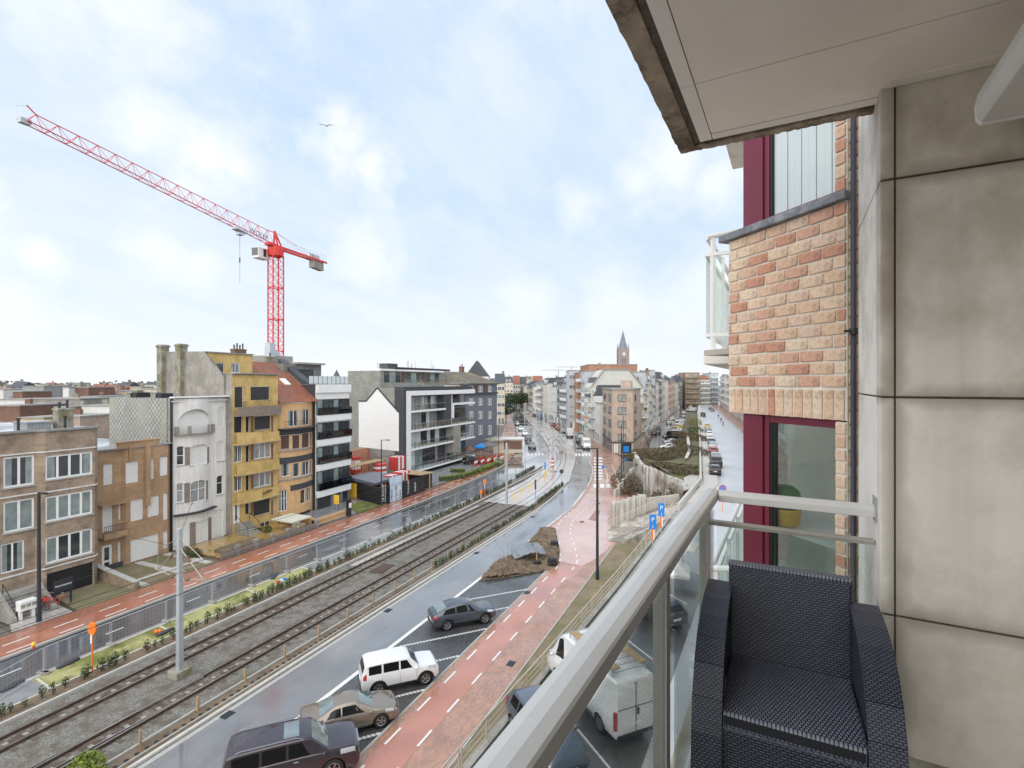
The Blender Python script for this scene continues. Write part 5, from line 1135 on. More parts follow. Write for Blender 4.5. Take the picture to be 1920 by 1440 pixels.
slab('driveway', [(45.7, 45.2), (58, 44.2), (58, 50.4), (45.7, 50.9)], -.1, .09, M['greypaver'])
slab('lawn', [(52.4, 44.5), (57.6, 44.2), (57.6, 48.0), (54.5, 48.6)], -.1, .14, M['grass'])
t = street('garden_wall', 'low brown garden wall beside the garage ramp', 'wall', (26, 47, 0))
mb = MB(); mb.hexa([(25.7, 44.5, 0), (26.05, 44.5, 0), (26.05, 51, 0), (25.7, 51, 0)], [(25.7, 44.5, .6), (26.05, 44.5, .6), (26.05, 51, 1.3), (25.7, 51, 1.3)]); mb.build('wall', M['bk_brown'], t)
mb = MB(); mb.hexa([(25.65, 44.45, .6), (26.1, 44.45, .6), (26.1, 51, 1.3), (25.65, 51, 1.3)], [(25.65, 44.45, .68), (26.1, 44.45, .68), (26.1, 51, 1.38), (25.65, 51, 1.38)]); mb.build('coping', M['kerb'], t)
t = street('garden_wall', 'low stone garden wall with piers in front of the white and yellow houses', 'wall', (39, 44.7, 0))
x = 33.4
while x < 43.8:
    mb = MB(); mb.box(x, x + 1.55, 44.55, 44.8, 0, .55); mb.build('wall', M['brownstone'], t)
    mb = MB(); mb.box(x + 1.56, x + 2.0, 44.5, 44.9, 0, .95); mb.build('pier', M['greyrender'], t, bevel=.02); x += 2.06
t = street('planter', 'raised bed with brown plants on the yellow tiled terrace', 'planter', (36.5, 46.5, .1))
mb = MB(); mb.box(34.4, 38.8, 45.3, 47.0, .1, .45); mb.build('bed', M['soil'], t)
t = street('entrance_steps', 'dark entrance steps with black railings of the yellow house', 'steps', (40.6, 48.4, 0))
for i in range(6): mb = MB(); mb.box(39.4 + .3 * i * 0, 41.0, 49.9 - .32 * (i + 1) + .3, 50.5 - .32 * i + .0 if i == 0 else 50.2 - .32 * i, 0, 1.25 - .2 * i); mb.build('step', M['greyrender'], t)
mb = MB(); mb.path([(39.35, 50.2, 1.25), (39.35, 50.2, 2.2), (39.35, 48.4, 1.1), (39.35, 48.4, .1)], .03, 5); mb.build('handrail', M['black'], t)
mb = MB(); mb.path([(41.05, 50.2, 1.25), (41.05, 50.2, 2.2), (41.05, 48.4, 1.1), (41.05, 48.4, .1)], .03, 5); mb.build('handrail', M['black'], t)
t = street('carport_roof', 'flat pale canopy with pier and yellow house number in front of the yellow house', 'canopy', (43.5, 46, 0))
mb = MB(); mb.box(42.2, 45.0, 45.0, 48.2, 1.25, 1.4); mb.build('canopy', M['cream'], t)
mb = MB(); mb.box(42.4, 43.1, 44.7, 45.3, .1, 1.2); mb.build('pier', M['greyrender'], t)
mb = MB(); mb.tube((42.75, 44.69, .8), (42.75, 44.66, .8), .14, 12); mb.build('number_plate', M['yellow'], t)
# leafy things: clumps of small leaf faces
def leafmesh(name, n, rx, ry, rz, size, seed, m, cz=0.0, hollow=.55, stems=0):
    r = random.Random(seed); mb = MB()
    for i in range(n):
        while True:
            p = Vector((r.uniform(-1, 1), r.uniform(-1, 1), r.uniform(-1, 1)))
            if hollow < p.length < 1: break
        c = Vector((p.x * rx, p.y * ry, cz + p.z * rz)); a = Vector((r.uniform(-1, 1), r.uniform(-1, 1), r.uniform(-.6, .6))).normalized(); b = a.cross(Vector((r.uniform(-1, 1), r.uniform(-1, 1), r.uniform(-1, 1)))).normalized()
        s_ = size * r.uniform(.6, 1.3); mb.face([c - a * s_, c - b * s_ * .5, c + a * s_, c + b * s_ * .5])
    for i in range(stems): mb.tube((0, 0, 0), (r.uniform(-rx, rx) * .6, r.uniform(-ry, ry) * .6, cz + rz * .4), .012, 4, 1)
    me = bpy.data.meshes.new(name); me.from_pydata(mb.v, [], mb.f)
    for q in (m if isinstance(m, list) else [m]): me.materials.append(q)
    if isinstance(m, list): me.polygons.foreach_set('material_index', mb.m)
    return me
def boxhedge(name, label, line, w, h, m, dens=70, size=.09, z0=.05, cat='hedge', seed=1):
    r = random.Random(seed); t = street(name, label, cat, (*line[0], z0)); mb = MB()
    core = MB()
    for a, b in zip(line, line[1:]):
        core.bar((*a, z0 + h * .44), (*b, z0 + h * .44), w * .8, h * .84)
        a = Vector(a); b = Vector(b); L2 = (b - a).length; d = (b - a) / L2; nn = Vector((-d.y, d.x))
        for i in range(int(L2 * dens)):
            s_ = r.uniform(-.1, L2 + .1); side = r.random()
            if side < .4: q = a + d * s_ + nn * r.uniform(-w / 2, w / 2); z = z0 + h + r.uniform(-.06, .06)
            else: q = a + d * s_ + nn * (w / 2 * r.choice((-1, 1)) + r.uniform(-.05, .05)); z = z0 + r.uniform(0, h)
            e = Vector((r.uniform(-1, 1), r.uniform(-1, 1), r.uniform(-1, 1))).normalized(); f = e.orthogonal().normalized(); c = Vector((q.x, q.y, z)); s2 = size * r.uniform(.6, 1.3)
            mb.face([c - e * s2, c - f * s2 * .6, c + e * s2, c + f * s2 * .6])
    core.build('twigs', M['leafdark'], t); mb.build('leaves', m, t, kind='stuff'); return t
boxhedge('hedge', 'clipped green hedge along the pavement before the long modern block', [P(825, 903), P(868, 897), P(905, 884), P(941, 870)], .9, .8, M['leafyellow'], 110, .10)
boxhedge('hedge', 'clipped green hedge returning from the corner to the modern block', [P(941, 870), P(916, 864), P(878, 863)], .9, .8, M['leafyellow'], 90, .10, seed=2)
boxhedge('hedge', 'short inner green hedge in the garden of the modern block', [P(845, 886), P(872, 887)], .8, .7, M['leafyellow'], 90, .10, seed=3)
boxhedge('hedge', 'low green hedge on the driveway of the orange bowed house', [P(592, 949), P(648, 936)], .5, .35, M['leafyellow'], 60, .08, seed=4)
slab('block_garden', [(68, 44.3), (92, 47), (98, 52.5), (75, 52.7)], -.1, .08, M['greypaver'])
for i, (px, py, s_) in enumerate(((355, 1048, 1.0), (343, 1042, .8), (365, 1046, .8), (480, 1000, .6), (500, 999, .7), (790, 915, .5))):
    t = thing('garden_shrub', ('brown leafed shrub beside the yellow tiled terrace', 'small shrub left of the terrace planter', 'greenish shrub by the low stone wall', 'low shrub under the yellow house window', 'small shrub beside the pale canopy', 'palm like shrub beside the black hoarding')[i], 'shrub', (*P(px, py), .08), 0)
    inst(leafmesh('foliage', 260, .9 * s_, .7 * s_, .5 * s_, .10, i, M['leafbrown'] if i in (0, 1) else M['leaf'], .5 * s_), 'foliage', t)
# young hedge plants along the ballast, stakes on the right side
hl = [leafmesh('leaves', 70, .22, .16, .34, .065, 10 + k, [M['leafdark'] if k % 2 else M['leaf'], M['bark']], .38, .1, 5) for k in range(4)]
def shrubrow(pts, label, group, sc=(.8, 1.25), mi=None):
    for (x, y) in pts:
        o = inst(rnd.choice(hl if mi is None else hl[mi:mi + 1]), 'young_hedge_plant', None, (x + rnd.uniform(-.15, .15), y + rnd.uniform(-.12, .12), .08), rnd.uniform(0, 6), [rnd.uniform(*sc)] * 3)
        tag(o, label, 'hedge plant', group)
shrubrow([(12.5 + i * .42, 33.6) for i in range(34) if i not in (5, 9, 16, 17, 21, 30)], 'sparse young hedge plant beside the yellow green parking strip', 'young plants along the yellow green strip', (.6, 1.3))
shrubrow([(27 + i * .36, 33.65) for i in range(24)], 'denser dark green young hedge plant beside the near rails', 'denser young plants along the ballast', (.9, 1.2), 0)
shrubrow([(35.5 + i * .45, 33.7 + max(0, i * .45 + 35.5 - 58) * .03) for i in range(96)], 'young hedge plant between the grey parking strip and the tram bed', 'young plants along the grey strip', (.7, 1.3))
shrubrow([(39.5 + i * .42, 24.75) for i in range(60)], 'young hedge plant between the tram bed and the right hand road', 'young plants along the right road', (.7, 1.2))
shrubrow([(66 + i * .4, 25.0 + i * .022) for i in range(34)], 'young hedge plant at the far tip of the right planting strip', 'young plants at the far tip', (.8, 1.3))
for i in range(26):
    p = P(968 + i * 1.35, 900 - i * .75); o = inst(hl[i % 4], 'young_hedge_plant', None, (*p, .08), i, [1.3] * 3); tag(o, 'hedge plant on the narrow island beside the pale tram paving', 'hedge plant', 'plants on the narrow island')
stk = MB(); stk.box(-.05, .05, -.05, .05, 0, .75); stkm = stk.mesh('stake', M['wood'])
for i in range(14):
    o = inst(stkm, 'wooden_stake', None, (12.0 + i * 2.75, 25.12, .08), rnd.uniform(-.2, .2)); tag(o, 'short wooden stake at the edge of the ballast on the road side', 'stake', 'stakes along the ballast edge')
hole = MB(); hole.lathe([(0, .0), (.10, .0)], n=8); hm = MB(); hm.prism([(.10 * math.cos(k * .785), .13 * math.sin(k * .785)) for k in range(8)], 0, .012)
hm = hm.mesh('planting_hole', M['black'])
for i in range(66):
    o = inst(hm, 'planting_hole', None, (10.5 + i * .43, 24.72, .078)); tag(o, 'dark round planting hole in the soil strip beside the road', 'planting hole', 'planting holes along the road')
o = inst(leafmesh('leaves', 900, .75, .75, .8, .10, 5, M['leafyellow'], .0, .3), 'yellow_green_bush', None, (*P(160, 1470), .5)); tag(o, 'bright yellow green bush at the bottom left beside the rails', 'bush')
# ---------------------------------------------------------------- construction fence
M['mesh'] = mat('fence_wire', (.36, .40, .43), .5, .1, 2, metal=.4)
def fencepanel(L2=3.35, h=1.5):
    root = thing('fence_panel', 'grey wire site fence panel on the strip beside the left road', 'fence panel', (0, 0, 0), 0, 'site fence panels beside the left road')
    mb = MB(); mb.path([(0, 0, .1), (0, 0, h), (L2, 0, h), (L2, 0, .1), (0, 0, .12)], .022, 6); mb.build('frame', M['metal'], root)
    mb = MB()
    for i in range(1, 16): mb.bar((L2 * i / 16, 0, .1), (L2 * i / 16, 0, h), .004, .004)
    for i in range(1, 5): mb.bar((0, .006, .1 + (h - .1) * i / 5), (L2, .006, .1 + (h - .1) * i / 5), .005, .005)
    mb.build('wire_mesh', M['mesh'], root, kind='stuff')
    mb = MB(); mb.box(-.16, .10, -.36, .36, 0, .13); mb.build('foot_block', M['greyrender'], root, bevel=.03)
    return root
fp0 = fencepanel(); FV = lambda u: 36.55 - max(0, (u - 30)) * .045
us = [16.3 + i * 3.45 for i in range(20)]
for i, u in enumerate(us):
    rz = math.atan2(FV(u + 3.4) - FV(u), 3.4)
    if i == 0: fp0.location = (u, FV(u), .05); fp0.rotation_euler = (0, 0, rz)
    else: dup(fp0, (u, FV(u), .05), rz, 'grey wire site fence panel beside the left road, number %d from the photo edge' % (i + 1))
f = dup(fp0, (16.2, 36.5, .05), R(203)); f['label'] = 'last wire fence panel turned towards the tram bed beside the yellow lamp'; del f['group']
def warnlamp(px, py, z, label, m='yellow'):
    t = thing('warning_lamp', label, 'lamp', (*P(px, py), z)); mb = MB(); mb.lathe([(0, 0), (.06, .02), (.12, .12), (.12, .2), (.05, .28), (0, .29)], n=12); mb.build('lens', M[m], t, smooth=True); mb = MB(); mb.box(-.05, .05, -.05, .05, -.12, .0); mb.build('battery_box', M['red'], t)
warnlamp(63, 1265, 1.6, 'yellow round warning lamp on top of the nearest fence post')
warnlamp(293, 1190, .06, 'orange warning lamp lying on the grass grid near the mast', 'orange'); warnlamp(300, 1189, .06, 'second orange warning lamp lying beside it near the mast', 'orange')
for i, (px, py, rz) in enumerate(((22, 1290, .2), (128, 1247, .1), (310, 1188, 0), (505, 1085, 0), (515, 1083, .5))):
    t = thing('sandbag' if i != 2 else 'rubber_foot', ('dark sandbag nearest the corner of the yellow green strip', 'dark sandbag lying at the kerb of the yellow green strip', 'black rubber fence foot near the orange lamps', 'dark fence foot on the grass grid edge', 'loose black foot near the coloured cloth')[i], 'sandbag', (*P(px, py), .05), rz)
    mb = MB(); mb.lathe([(0, -.62), (.13, -.55), (.15, 0), (.13, .55), (0, .62)], n=10, axis='x'); mb.v = [(x, y * 1.2, z * .7 + .09) for x, y, z in mb.v]; mb.build('bag', M['darkband'], t, smooth=True)
t = thing('plastic_litter', 'crumpled pink white and blue plastic at the end of the grass grid', 'litter', (*P(527, 1091), .06)); 
for i, (m, x) in enumerate((('white', 0), ('blue', .3), ('red', -.3))): mb = MB(); mb.hexa([(x - .2, -.2, 0), (x + .25, -.15, 0), (x + .2, .2, 0), (x - .2, .15, 0)], [(x - .1, -.1, .12), (x + .1, -.12, .08), (x + .12, .1, .15), (x - .1, .1, .1)]); mb.build('plastic_piece', M[m], t)
# ---------------------------------------------------------------- overhead line masts, wires
def mast(px, py, h, label, w=.30, foot=True, stripe=False, arms=1):
    b = P(px, py); t = street('overhead_line_mast', label, 'mast', (*b, .06)); x, y = b
    mb = MB(); mb.hexa([(x - w / 2, y - w / 2, .1), (x + w / 2, y - w / 2, .1), (x + w / 2, y + w / 2, .1), (x - w / 2, y + w / 2, .1)], [(x - w * .38, y - w * .38, h), (x + w * .38, y - w * .38, h), (x + w * .38, y + w * .38, h), (x - w * .38, y + w * .38, h)]); mb.build('post', M['metal'], t, bevel=.02)
    if foot: mb = MB(); mb.box(x - .45, x + .45, y - .4, y + .4, .05, .5); mb.build('concrete_foot', M['mossy'], t, bevel=.04)
    if stripe:
        for k in range(5): mb = MB(); mb.box(x - .2, x + .2, y - .2, y + .2, .9 + k * .35, .9 + k * .35 + .34); mb.build('stripe', M['red' if k % 2 == 0 else 'white'], t)
        mb = MB(); mb.box(x - .5, x + .5, y - .5, y + .5, .06, .22); mb.build('concrete_foot', M['concrete'], t)
    if arms:
        for s, v in ((1, 31.0 if px < 1000 else y + 2), (-1, 27.1 if px < 1000 else y - 2)):
            d = v - y
            mb = MB(); mb.tube((x, y, h - 1.1), (x, v, h - 2.6), .035, 6); mb.tube((x, y, h - 2.9), (x, v + .3 * s, h - 2.6), .035, 6); mb.tube((x, y, h - .5), (x, v, h - 1.5), .02, 5); mb.tube((x, v, h - 2.6), (x, v, h - 1.4), .02, 5); mb.build('bracket_arm', M['steel'], t)
            mb = MB(); mb.tube((x, y + d * .25, h - 2.84), (x, y + d * .42, h - 2.78), .08, 8); mb.tube((x, y + d * .3, h - 1.55), (x, y + d * .45, h - 1.78), .08, 8); mb.build('insulator', M['bk_red'], t)
    return t
mast(337, 1270, 8.5, 'grey steel overhead line mast with brackets between the near tracks')
mast(950, 943, 8.4, 'grey overhead line mast at the start of the pale tram paving', foot=False)
mast(1036, 885, 7.8, 'overhead line mast with red and white striped foot on the pale paving', stripe=True, foot=False)
mast(1052, 849, 7.9, 'slender overhead line mast just beyond the striped one', w=.24, foot=True)
mast(1011, 819, 7.9, 'distant overhead line mast inside the bend of the tramway', w=.24, foot=False)
mast(984, 795, 7.9, 'farthest overhead line mast where the tramway straightens', w=.3, foot=False)
tr = [('contact wire above the track nearest the houses', [(-12, 31.0), (64.4, 31.0)] + cL[8::6]), ('contact wire above the track nearest the wet road', [(-12, 27.1), (64.4, 27.1)] + cR[8::6])]
for lb, l in tr:
    t = street('overhead_wire', lb, 'wire', (*l[0], 5.5))
    for z, r_ in ((5.55, .016), (6.7, .013)): mb = MB(); mb.path([(*p, z) for p in l if p[0] < 260], r_, 4); mb.build('wire', M['black'], t)
def pole_w(label, a, b): mb = MB(); mb.tube(a, b, .014, 4); o = mb.build('span_wire', M['black']); tag(o, label, 'wire')
pole_w('thin span wire from the near mast to the white house', (*P(337, 1270), 8.0), (36, 51, 7.2)); pole_w('thin span wire from the near mast towards the brown block', (*P(337, 1270), 7.4), (24, 48.8, 5.2))
pole_w('thin span wire across the street to the white banded block', (*P(950, 943), 7.5), (57.5, 50.4, 6))
# ---------------------------------------------------------------- street lamps
def lamp(px, py, h, label, ang, arm=1.1, z0=0.05, r=.09, head=True, m='darkmetal'):
    b = P(px, py, z0); t = thing('street_lamp', label, 'street lamp', (*b, z0), ang)
    mb = MB(); mb.tube((0, 0, 0), (0, 0, h), r, 10, r2=r * .7); mb.build('pole', M[m], t, smooth=False)
    if arm: mb = MB(); mb.bar((0, 0, h - .05), (arm, 0, h), .07, .07); mb.build('arm', M[m], t); mb = MB(); mb.box(arm - .1, arm + .5, -.12, .12, h - .06, h + .05); mb.build('lamp_head', M[m], t, bevel=.02)
    mb = MB(); mb.tube((0, 0, 0), (0, 0, .7), r * 1.25, 10); mb.build('base_sleeve', M[m], t)
    return t
lamp(73, 1167, 9.1, 'dark street lamp post in front of the brown block at the left edge', R(-90), .45, r=.13)
lamp(715, 948, 9.0, 'dark street lamp with short arm at the corner of the black hoarding', R(-90), .9)
lamp(935, 877, 8.8, 'slim dark street lamp beside the clipped hedge corner', R(-90), .7, r=.07)
lamp(1120, 1086, 11.2, 'tall black street lamp on the brown verge before the retaining walls', R(120), 1.3, r=.13)
lamp(1165, 903, 9.5, 'black street lamp before the brown corner building', R(100), 0, r=.09)
lamp(1169, 884, 10.5, 'second thin dark lamp post just behind it before the corner building', R(100), 0, r=.07)
lamp(967, 845, 9, 'dark lamp post on the far side of the left road', R(-60), 1.5, r=.08)
lamp(985, 880, 5.5, 'thin grey pole with arm over the left road', R(200), 0, r=.06, m='metal')
# ---------------------------------------------------------------- orange covered signs and other road signs
def disc(mb, c, r, th, n=20, sx=1.0, ax='y'): mb.lathe([(0, -th / 2), (r, -th / 2), (r, th / 2), (0, th / 2)], c=c, n=n, axis=ax)
def orangesign(px, py, h, label, s=1.0):
    t = thing('covered_sign', label, 'sign', (*P(px, py), .05), AZ - R(90))
    mb = MB(); mb.tube((0, 0, 0), (0, 0, h - .4), .045, 8); mb.build('post', M['orange'], t)
    mb = MB(); disc(mb, (0, 0, 0), .33 * s, .10); mb.v = [(x * .75, y, z * 1.15 + h - .38) for x, y, z in mb.v]; mb.build('sign_cover', M['orange'], t, bevel=.03)
    mb = MB(); mb.box(-.05, .03, -.08, -.05, h - 1.2, h - .7); mb.build('strap', M['white'], t)
orangesign(173, 1262, 2.9, 'tall orange covered round sign standing in the near planting strip'); orangesign(909, 932, 2.6, 'orange covered sign pole near the far end of the fence')
orangesign(902, 938, 1.5, 'small orange covered sign left of the far orange pole', .8)
def roundsign(px, py, h, r, face, label, z0=.05, rim=None, mark=None, pole='metal'):
    t = thing('round_sign', label, 'road sign', (*P(px, py, z0), z0), AZ - R(90))
    mb = MB(); mb.tube((0, 0.03, 0), (0, 0.03, h), .035, 8); mb.build('post', M[pole], t)
    mb = MB(); disc(mb, (0, -.02, h), r, .03, 24); mb.build('disc', M[rim or face], t)
    if rim: mb = MB(); disc(mb, (0, -.045, h), r * .78, .02, 24); mb.build('sign_face', M[face], t)
    if mark: mb = MB(); mb.bar((-r * .5, -.06, h + r * .5), (r * .5, -.06, h - r * .5), .02, .09); mb.build('slash', M[mark], t)
    return t
roundsign(1053, 913, 2.5, .36, 'darkband', 'round sign seen from behind at the right edge of the pale tram paving')
roundsign(1355, 960, 2.6, .42, 'blue', 'round blue no parking sign with red rim beside the parked cars', UPZ, 'red', 'red', 'orange')
roundsign(1131, 897, 2.0, .28, 'blue', 'small violet blue round sign beside the zebra crossing')
def keepsign(px, py, label, z0=.05):
    t = thing('blue_parking_sign', label, 'road sign', (*P(px, py, z0), z0), AZ - R(90)); mb = MB(); mb.tube((0, .03, 0), (0, .03, 2.9), .035, 8); mb.build('post', M['metal'], t)
    mb = MB(); mb.box(-.30, .30, -.03, 0, 1.75, 3.0); mb.build('sign_plate', M['blue'], t, bevel=.02); q = text(None, 'P', .55, (0, 0, 0), (R(90), 0, 0), M['white'], .006, 'letter', 'CENTER'); q.parent = t; q.location = (0, -.04, 2.38)
    q = text(None, 'i', .45, (0, 0, 0), (R(90), 0, 0), M['white'], .006, 'letter', 'CENTER'); q.parent = t; q.location = (0, -.04, 1.85)
    mb = MB(); mb.box(-.12, .12, -.02, .0, .75, 1.7); mb.build('red_white_plate', M['orange'], t); mb = MB(); mb.box(.04, .12, -.035, -.021, .8, 1.65); mb.build('white_strip', M['white'], t)
keepsign(1224, 1030, 'blue parking sign on a red and white post nearest the balcony rail', UPZ); keepsign(1240, 1003, 'second blue parking sign a little farther along the garden wall', UPZ)
# yellow bollards and blue posts along the tram platform
for i in range(17):
    p = P(955 + i * 5.0, 943 - i * 3.55); o = MB(); o.tube((0, 0, 0), (0, 0, 1.0), .05, 8); q = inst(o.mesh('bollard', M['yellow']), 'yellow_bollard', None, (*p, .06)); tag(q, 'yellow bollard in the row along the tram platform edge', 'bollard', 'yellow bollards along the platform')
for i, (px, py, h, m, lb) in enumerate(((1022, 893, 2.2, 'yellow', 'yellow and blue signal post on the pale tram paving'), (1004, 935, 2.4, 'blue', 'dark blue post beside the right planting strip'))):
    t = thing('signal_post', lb, 'post', (*P(px, py), .06)); mb = MB(); mb.tube((0, 0, 0), (0, 0, h * .55), .08 if i == 0 else .04, 8); mb.build('post', M[m], t); mb = MB(); mb.box(-.1, .1, -.1, .1, h * .55, h + .3); mb.build('signal_head', M['blue'] if i == 0 else M['darkband'], t)
# ---------------------------------------------------------------- railing on the garden wall (seen below our own balcony rail)
M['brass'] = mat('weathered_stainless', (.58, .50, .42), .4, .1, 3, metal=.3)
gw = [(-12, 11.05), (17.5, 9.1), (36, 7.65), (56, 6.45)]
def gwy(u):
    for a, b in zip(gw, gw[1:]):
        if a[0] <= u <= b[0]: return a[1] + (b[1] - a[1]) * (u - a[0]) / (b[0] - a[0])
    return 6.4
k = 0; u = 2.0
while u < 54:
    L2 = 7.2; t = street('garden_railing', ['stainless railing section on the garden wall, %s' % s for s in ('hidden nearest below our rail', 'nearest the balcony rail at the bottom', 'beside the parked white van', 'opposite the dark crossover', 'beside the black lamp post', 'just before the ramp', 'beside the ramp landing', 'at its far end')][k], 'railing', (u, gwy(u), UPZ), 'stainless railing sections on the garden wall')
    n_ = 5
    for i in range(n_):
        x = u + L2 * i / (n_ - 1) - (0 if i < n_ - 1 else .18); mb = MB(); mb.tube((x, gwy(x), UPZ + .08), (x, gwy(x), UPZ + 1.05), .034, 6); mb.tube((x, gwy(x), UPZ + .085), (x, gwy(x), UPZ + .11), .07, 8); mb.build('post', M['brass'], t)
    for z in (1.07, .78, .52, .28):
        mb = MB(); mb.path([(u + (L2 - .18) * j / 6, gwy(u + (L2 - .18) * j / 6), UPZ + z) for j in range(7)], .036 if z > 1 else .02, 6); mb.build('rail', M['brass'], t)
    u += L2; k += 1
# ---------------------------------------------------------------- tower crane
CB = PD(517, 97.0); zj = EYE + 25.6
cr = street('tower_crane', 'tall red tower crane rising behind the yellow and orange houses', 'crane', (*CB, 0))
def truss_mast(x, y, z0, z1, w, ang):
    c = [(x + w / 2 * 1.414 * math.cos(ang + R(45 + 90 * i)), y + w / 2 * 1.414 * math.sin(ang + R(45 + 90 * i))) for i in range(4)]
    mb = MB()
    for a in c: mb.bar((*a, z0), (*a, z1), .18, .18)
    z = z1; k = 0
    while z > z0:
        zz = max(z0, z - 1.5)
        for i in range(4):
            a, b = c[i], c[(i + 1) % 4]
            mb.tube((*a, z), (*b, zz), .045, 4); mb.tube((*b, z), (*a, zz), .045, 4)
            if k % 4 == 0: mb.bar((*a, z), (*b, z), .12, .16)
        z = zz; k += 1
    return mb
jd = Vector((-.304, -.953)); jd = Vector((jd.x * sA + jd.y * cA, -jd.x * cA + jd.y * sA)); jn = Vector((-jd.y, jd.x))
ja = math.atan2(jd.y, jd.x)
truss_mast(CB[0], CB[1], 0, zj - 1.6, 2.0, AZ - R(45) + R(6)).build('mast', M['cranered'], cr)
mb = MB(); mb.lathe([(0, -1.6), (1.35, -1.6), (1.45, -.4), (1.45, .0), (0, 0)], c=(*CB, zj), n=16); mb.build('slewing_ring', M['cranered'], cr)
def J(s, n_, z): return (CB[0] + jd.x * s + jn.x * n_, CB[1] + jd.y * s + jn.y * n_, zj + .2 + z + max(0, s) * .118)
mb = MB(); N_ = 17; LJ = 39.3
for k in range(N_):
    a, b = 1.0 + (LJ - 1) * k / N_, 1.0 + (LJ - 1) * (k + 1) / N_; m_ = (a + b) / 2; hh = 2.3 - .9 * k / N_
    for n_ in (-.6, .6): mb.tube(J(a, n_, 0), J(b, n_, 0), .075, 5); mb.tube(J(a, n_, 0), J(m_, 0, hh), .032, 4); mb.tube(J(b, n_, 0), J(m_, 0, hh), .032, 4)
    mb.tube(J(a, -.6, 0), J(a, .6, 0), .05, 4); mb.tube(J(a, -.6, 0), J(b, .6, 0), .035, 4)
    h2 = 2.3 - .9 * (k + 1) / N_
    if k < N_ - 1: mb.tube(J(m_, 0, hh), J((b + 1.0 + (LJ - 1) * (k + 2) / N_) / 2, 0, h2), .065, 5)
    else: mb.tube(J(m_, 0, hh), J(b - .2, 0, 2.0), .085, 5)
mb.tube(J(0, 0, 2.6), J(1.0 + (LJ - 1) / N_ / 2, 0, 2.3), .085, 5)
mb.build('jib', M['cranered'], cr)
mb = MB(); mb.path([J(LJ, -.5, 0), J(LJ + .5, -.5, 0), J(LJ + .5, -.5, 1.6), J(LJ - .2, 0, 1.9)], .03, 4); mb.path([J(LJ, .5, 0), J(LJ + .5, .5, 0), J(LJ + .5, .5, 1.6)], .03, 4)
a = J(LJ, 0, -.1); mb.box(a[0] - .5, a[0] + .5, a[1] - .4, a[1] + .4, a[2] - .2, a[2] + .4); mb.build('jib_end', M['metal'], cr)
mb = MB(); mb.bar(J(0, -.5, 0), J(.3, 0, 2.9), .25, .25); mb.bar(J(0, .5, 0), J(.3, 0, 2.9), .25, .25); mb.bar(J(-1.6, 0, .2), J(.3, 0, 2.9), .2, .2); mb.bar(J(-2, 0, -.2), J(2, 0, -.1), 1.5, .5); mb.build('tower_head', M['cranered'], cr)
mb = MB(); 
for n_ in (-.7, .7): mb.bar(J(-1, n_, 0), J(-14, n_, 0), .2, .4); mb.tube(J(.2, 0, 2.7), J(-11, n_, .4), .03, 4)
mb.build('counter_jib', M['cranered'], cr)
mb = MB()
for n_ in (-.8, .8):
    for i in range(9): mb.tube(J(-1.5 - i * 1.5, n_, .1), J(-1.5 - i * 1.5, n_, 1.3), .03, 4)
    mb.tube(J(-1.5, n_, 1.3), J(-14, n_, 1.3), .03, 4); mb.tube(J(-1.5, n_, .7), J(-14, n_, .7), .025, 4)
mb.build('guard_rail', M['metal'], cr)
for i in range(4): mb = MB(); c = J(-10.3 - i * .8, 0, -1.0); mb.bar(J(-10 - i * .8, 0, -.9 - .05 * i), J(-10.7 - i * .8, 0, -.9 - .05 * i), 1.2, 1.7); mb.build('counterweight', M['greyrender'], cr)
mb = MB(); mb.bar(J(-9, 0, .6), J(-12, 0, .6), .8, .9); mb.build('hoist_winch', M['metal'], cr)
mb = MB(); mb.bar(J(.3, -1.9, -1.6), J(3.1, -1.9, -2.0), 1.6, 2.0); cb_ = mb.build('cabin', M['white'], cr, bevel=.12)
mb = MB(); mb.bar(J(2.4, -1.9, -1.7), J(3.18, -1.9, -1.85), 1.3, 1.4); mb.bar(J(1.2, -1.9, -1.6), J(1.9, -1.9, -1.7), 1.66, 1.4); mb.build('cabin_window', M['glassdark'], cb_)
mb = MB(); mb.bar(J(7.2, 0, -.35), J(9.6, 0, -.35), 1.3, .25); a = J(8.4, 0, -.7); mb.box(a[0] - .5, a[0] + .5, a[1] - .5, a[1] + .5, a[2] - .4, a[2]); tl = mb.build('trolley', M['metal'], cr)
mb = MB(); a = J(8.4, 0, -1); mb.tube(a, (a[0], a[1], a[2] - 8.5), .03, 4); mb.tube((a[0] + .2, a[1] + .2, a[2]), (a[0], a[1], a[2] - 4), .02, 4); mb.tube((a[0], a[1], a[2] - 4.0), (a[0], a[1], a[2] - 4.9), .10, 6); mb.build('hook_rope', M['darkband'], tl)
q = text(cr, 'WOLFF', 1.35, (0, 0, 0), (R(90), 0, ja + R(180)), M['darkband'], .01, 'jib_lettering', 'CENTER'); a = J(3.9, -.25, .45); q.location = (a[0] - CB[0], a[1] - CB[1], a[2]); q.rotation_euler = (R(78), R(6.7), ja + R(180))
q.rotation_euler = (R(90), R(6.7), ja + R(180))
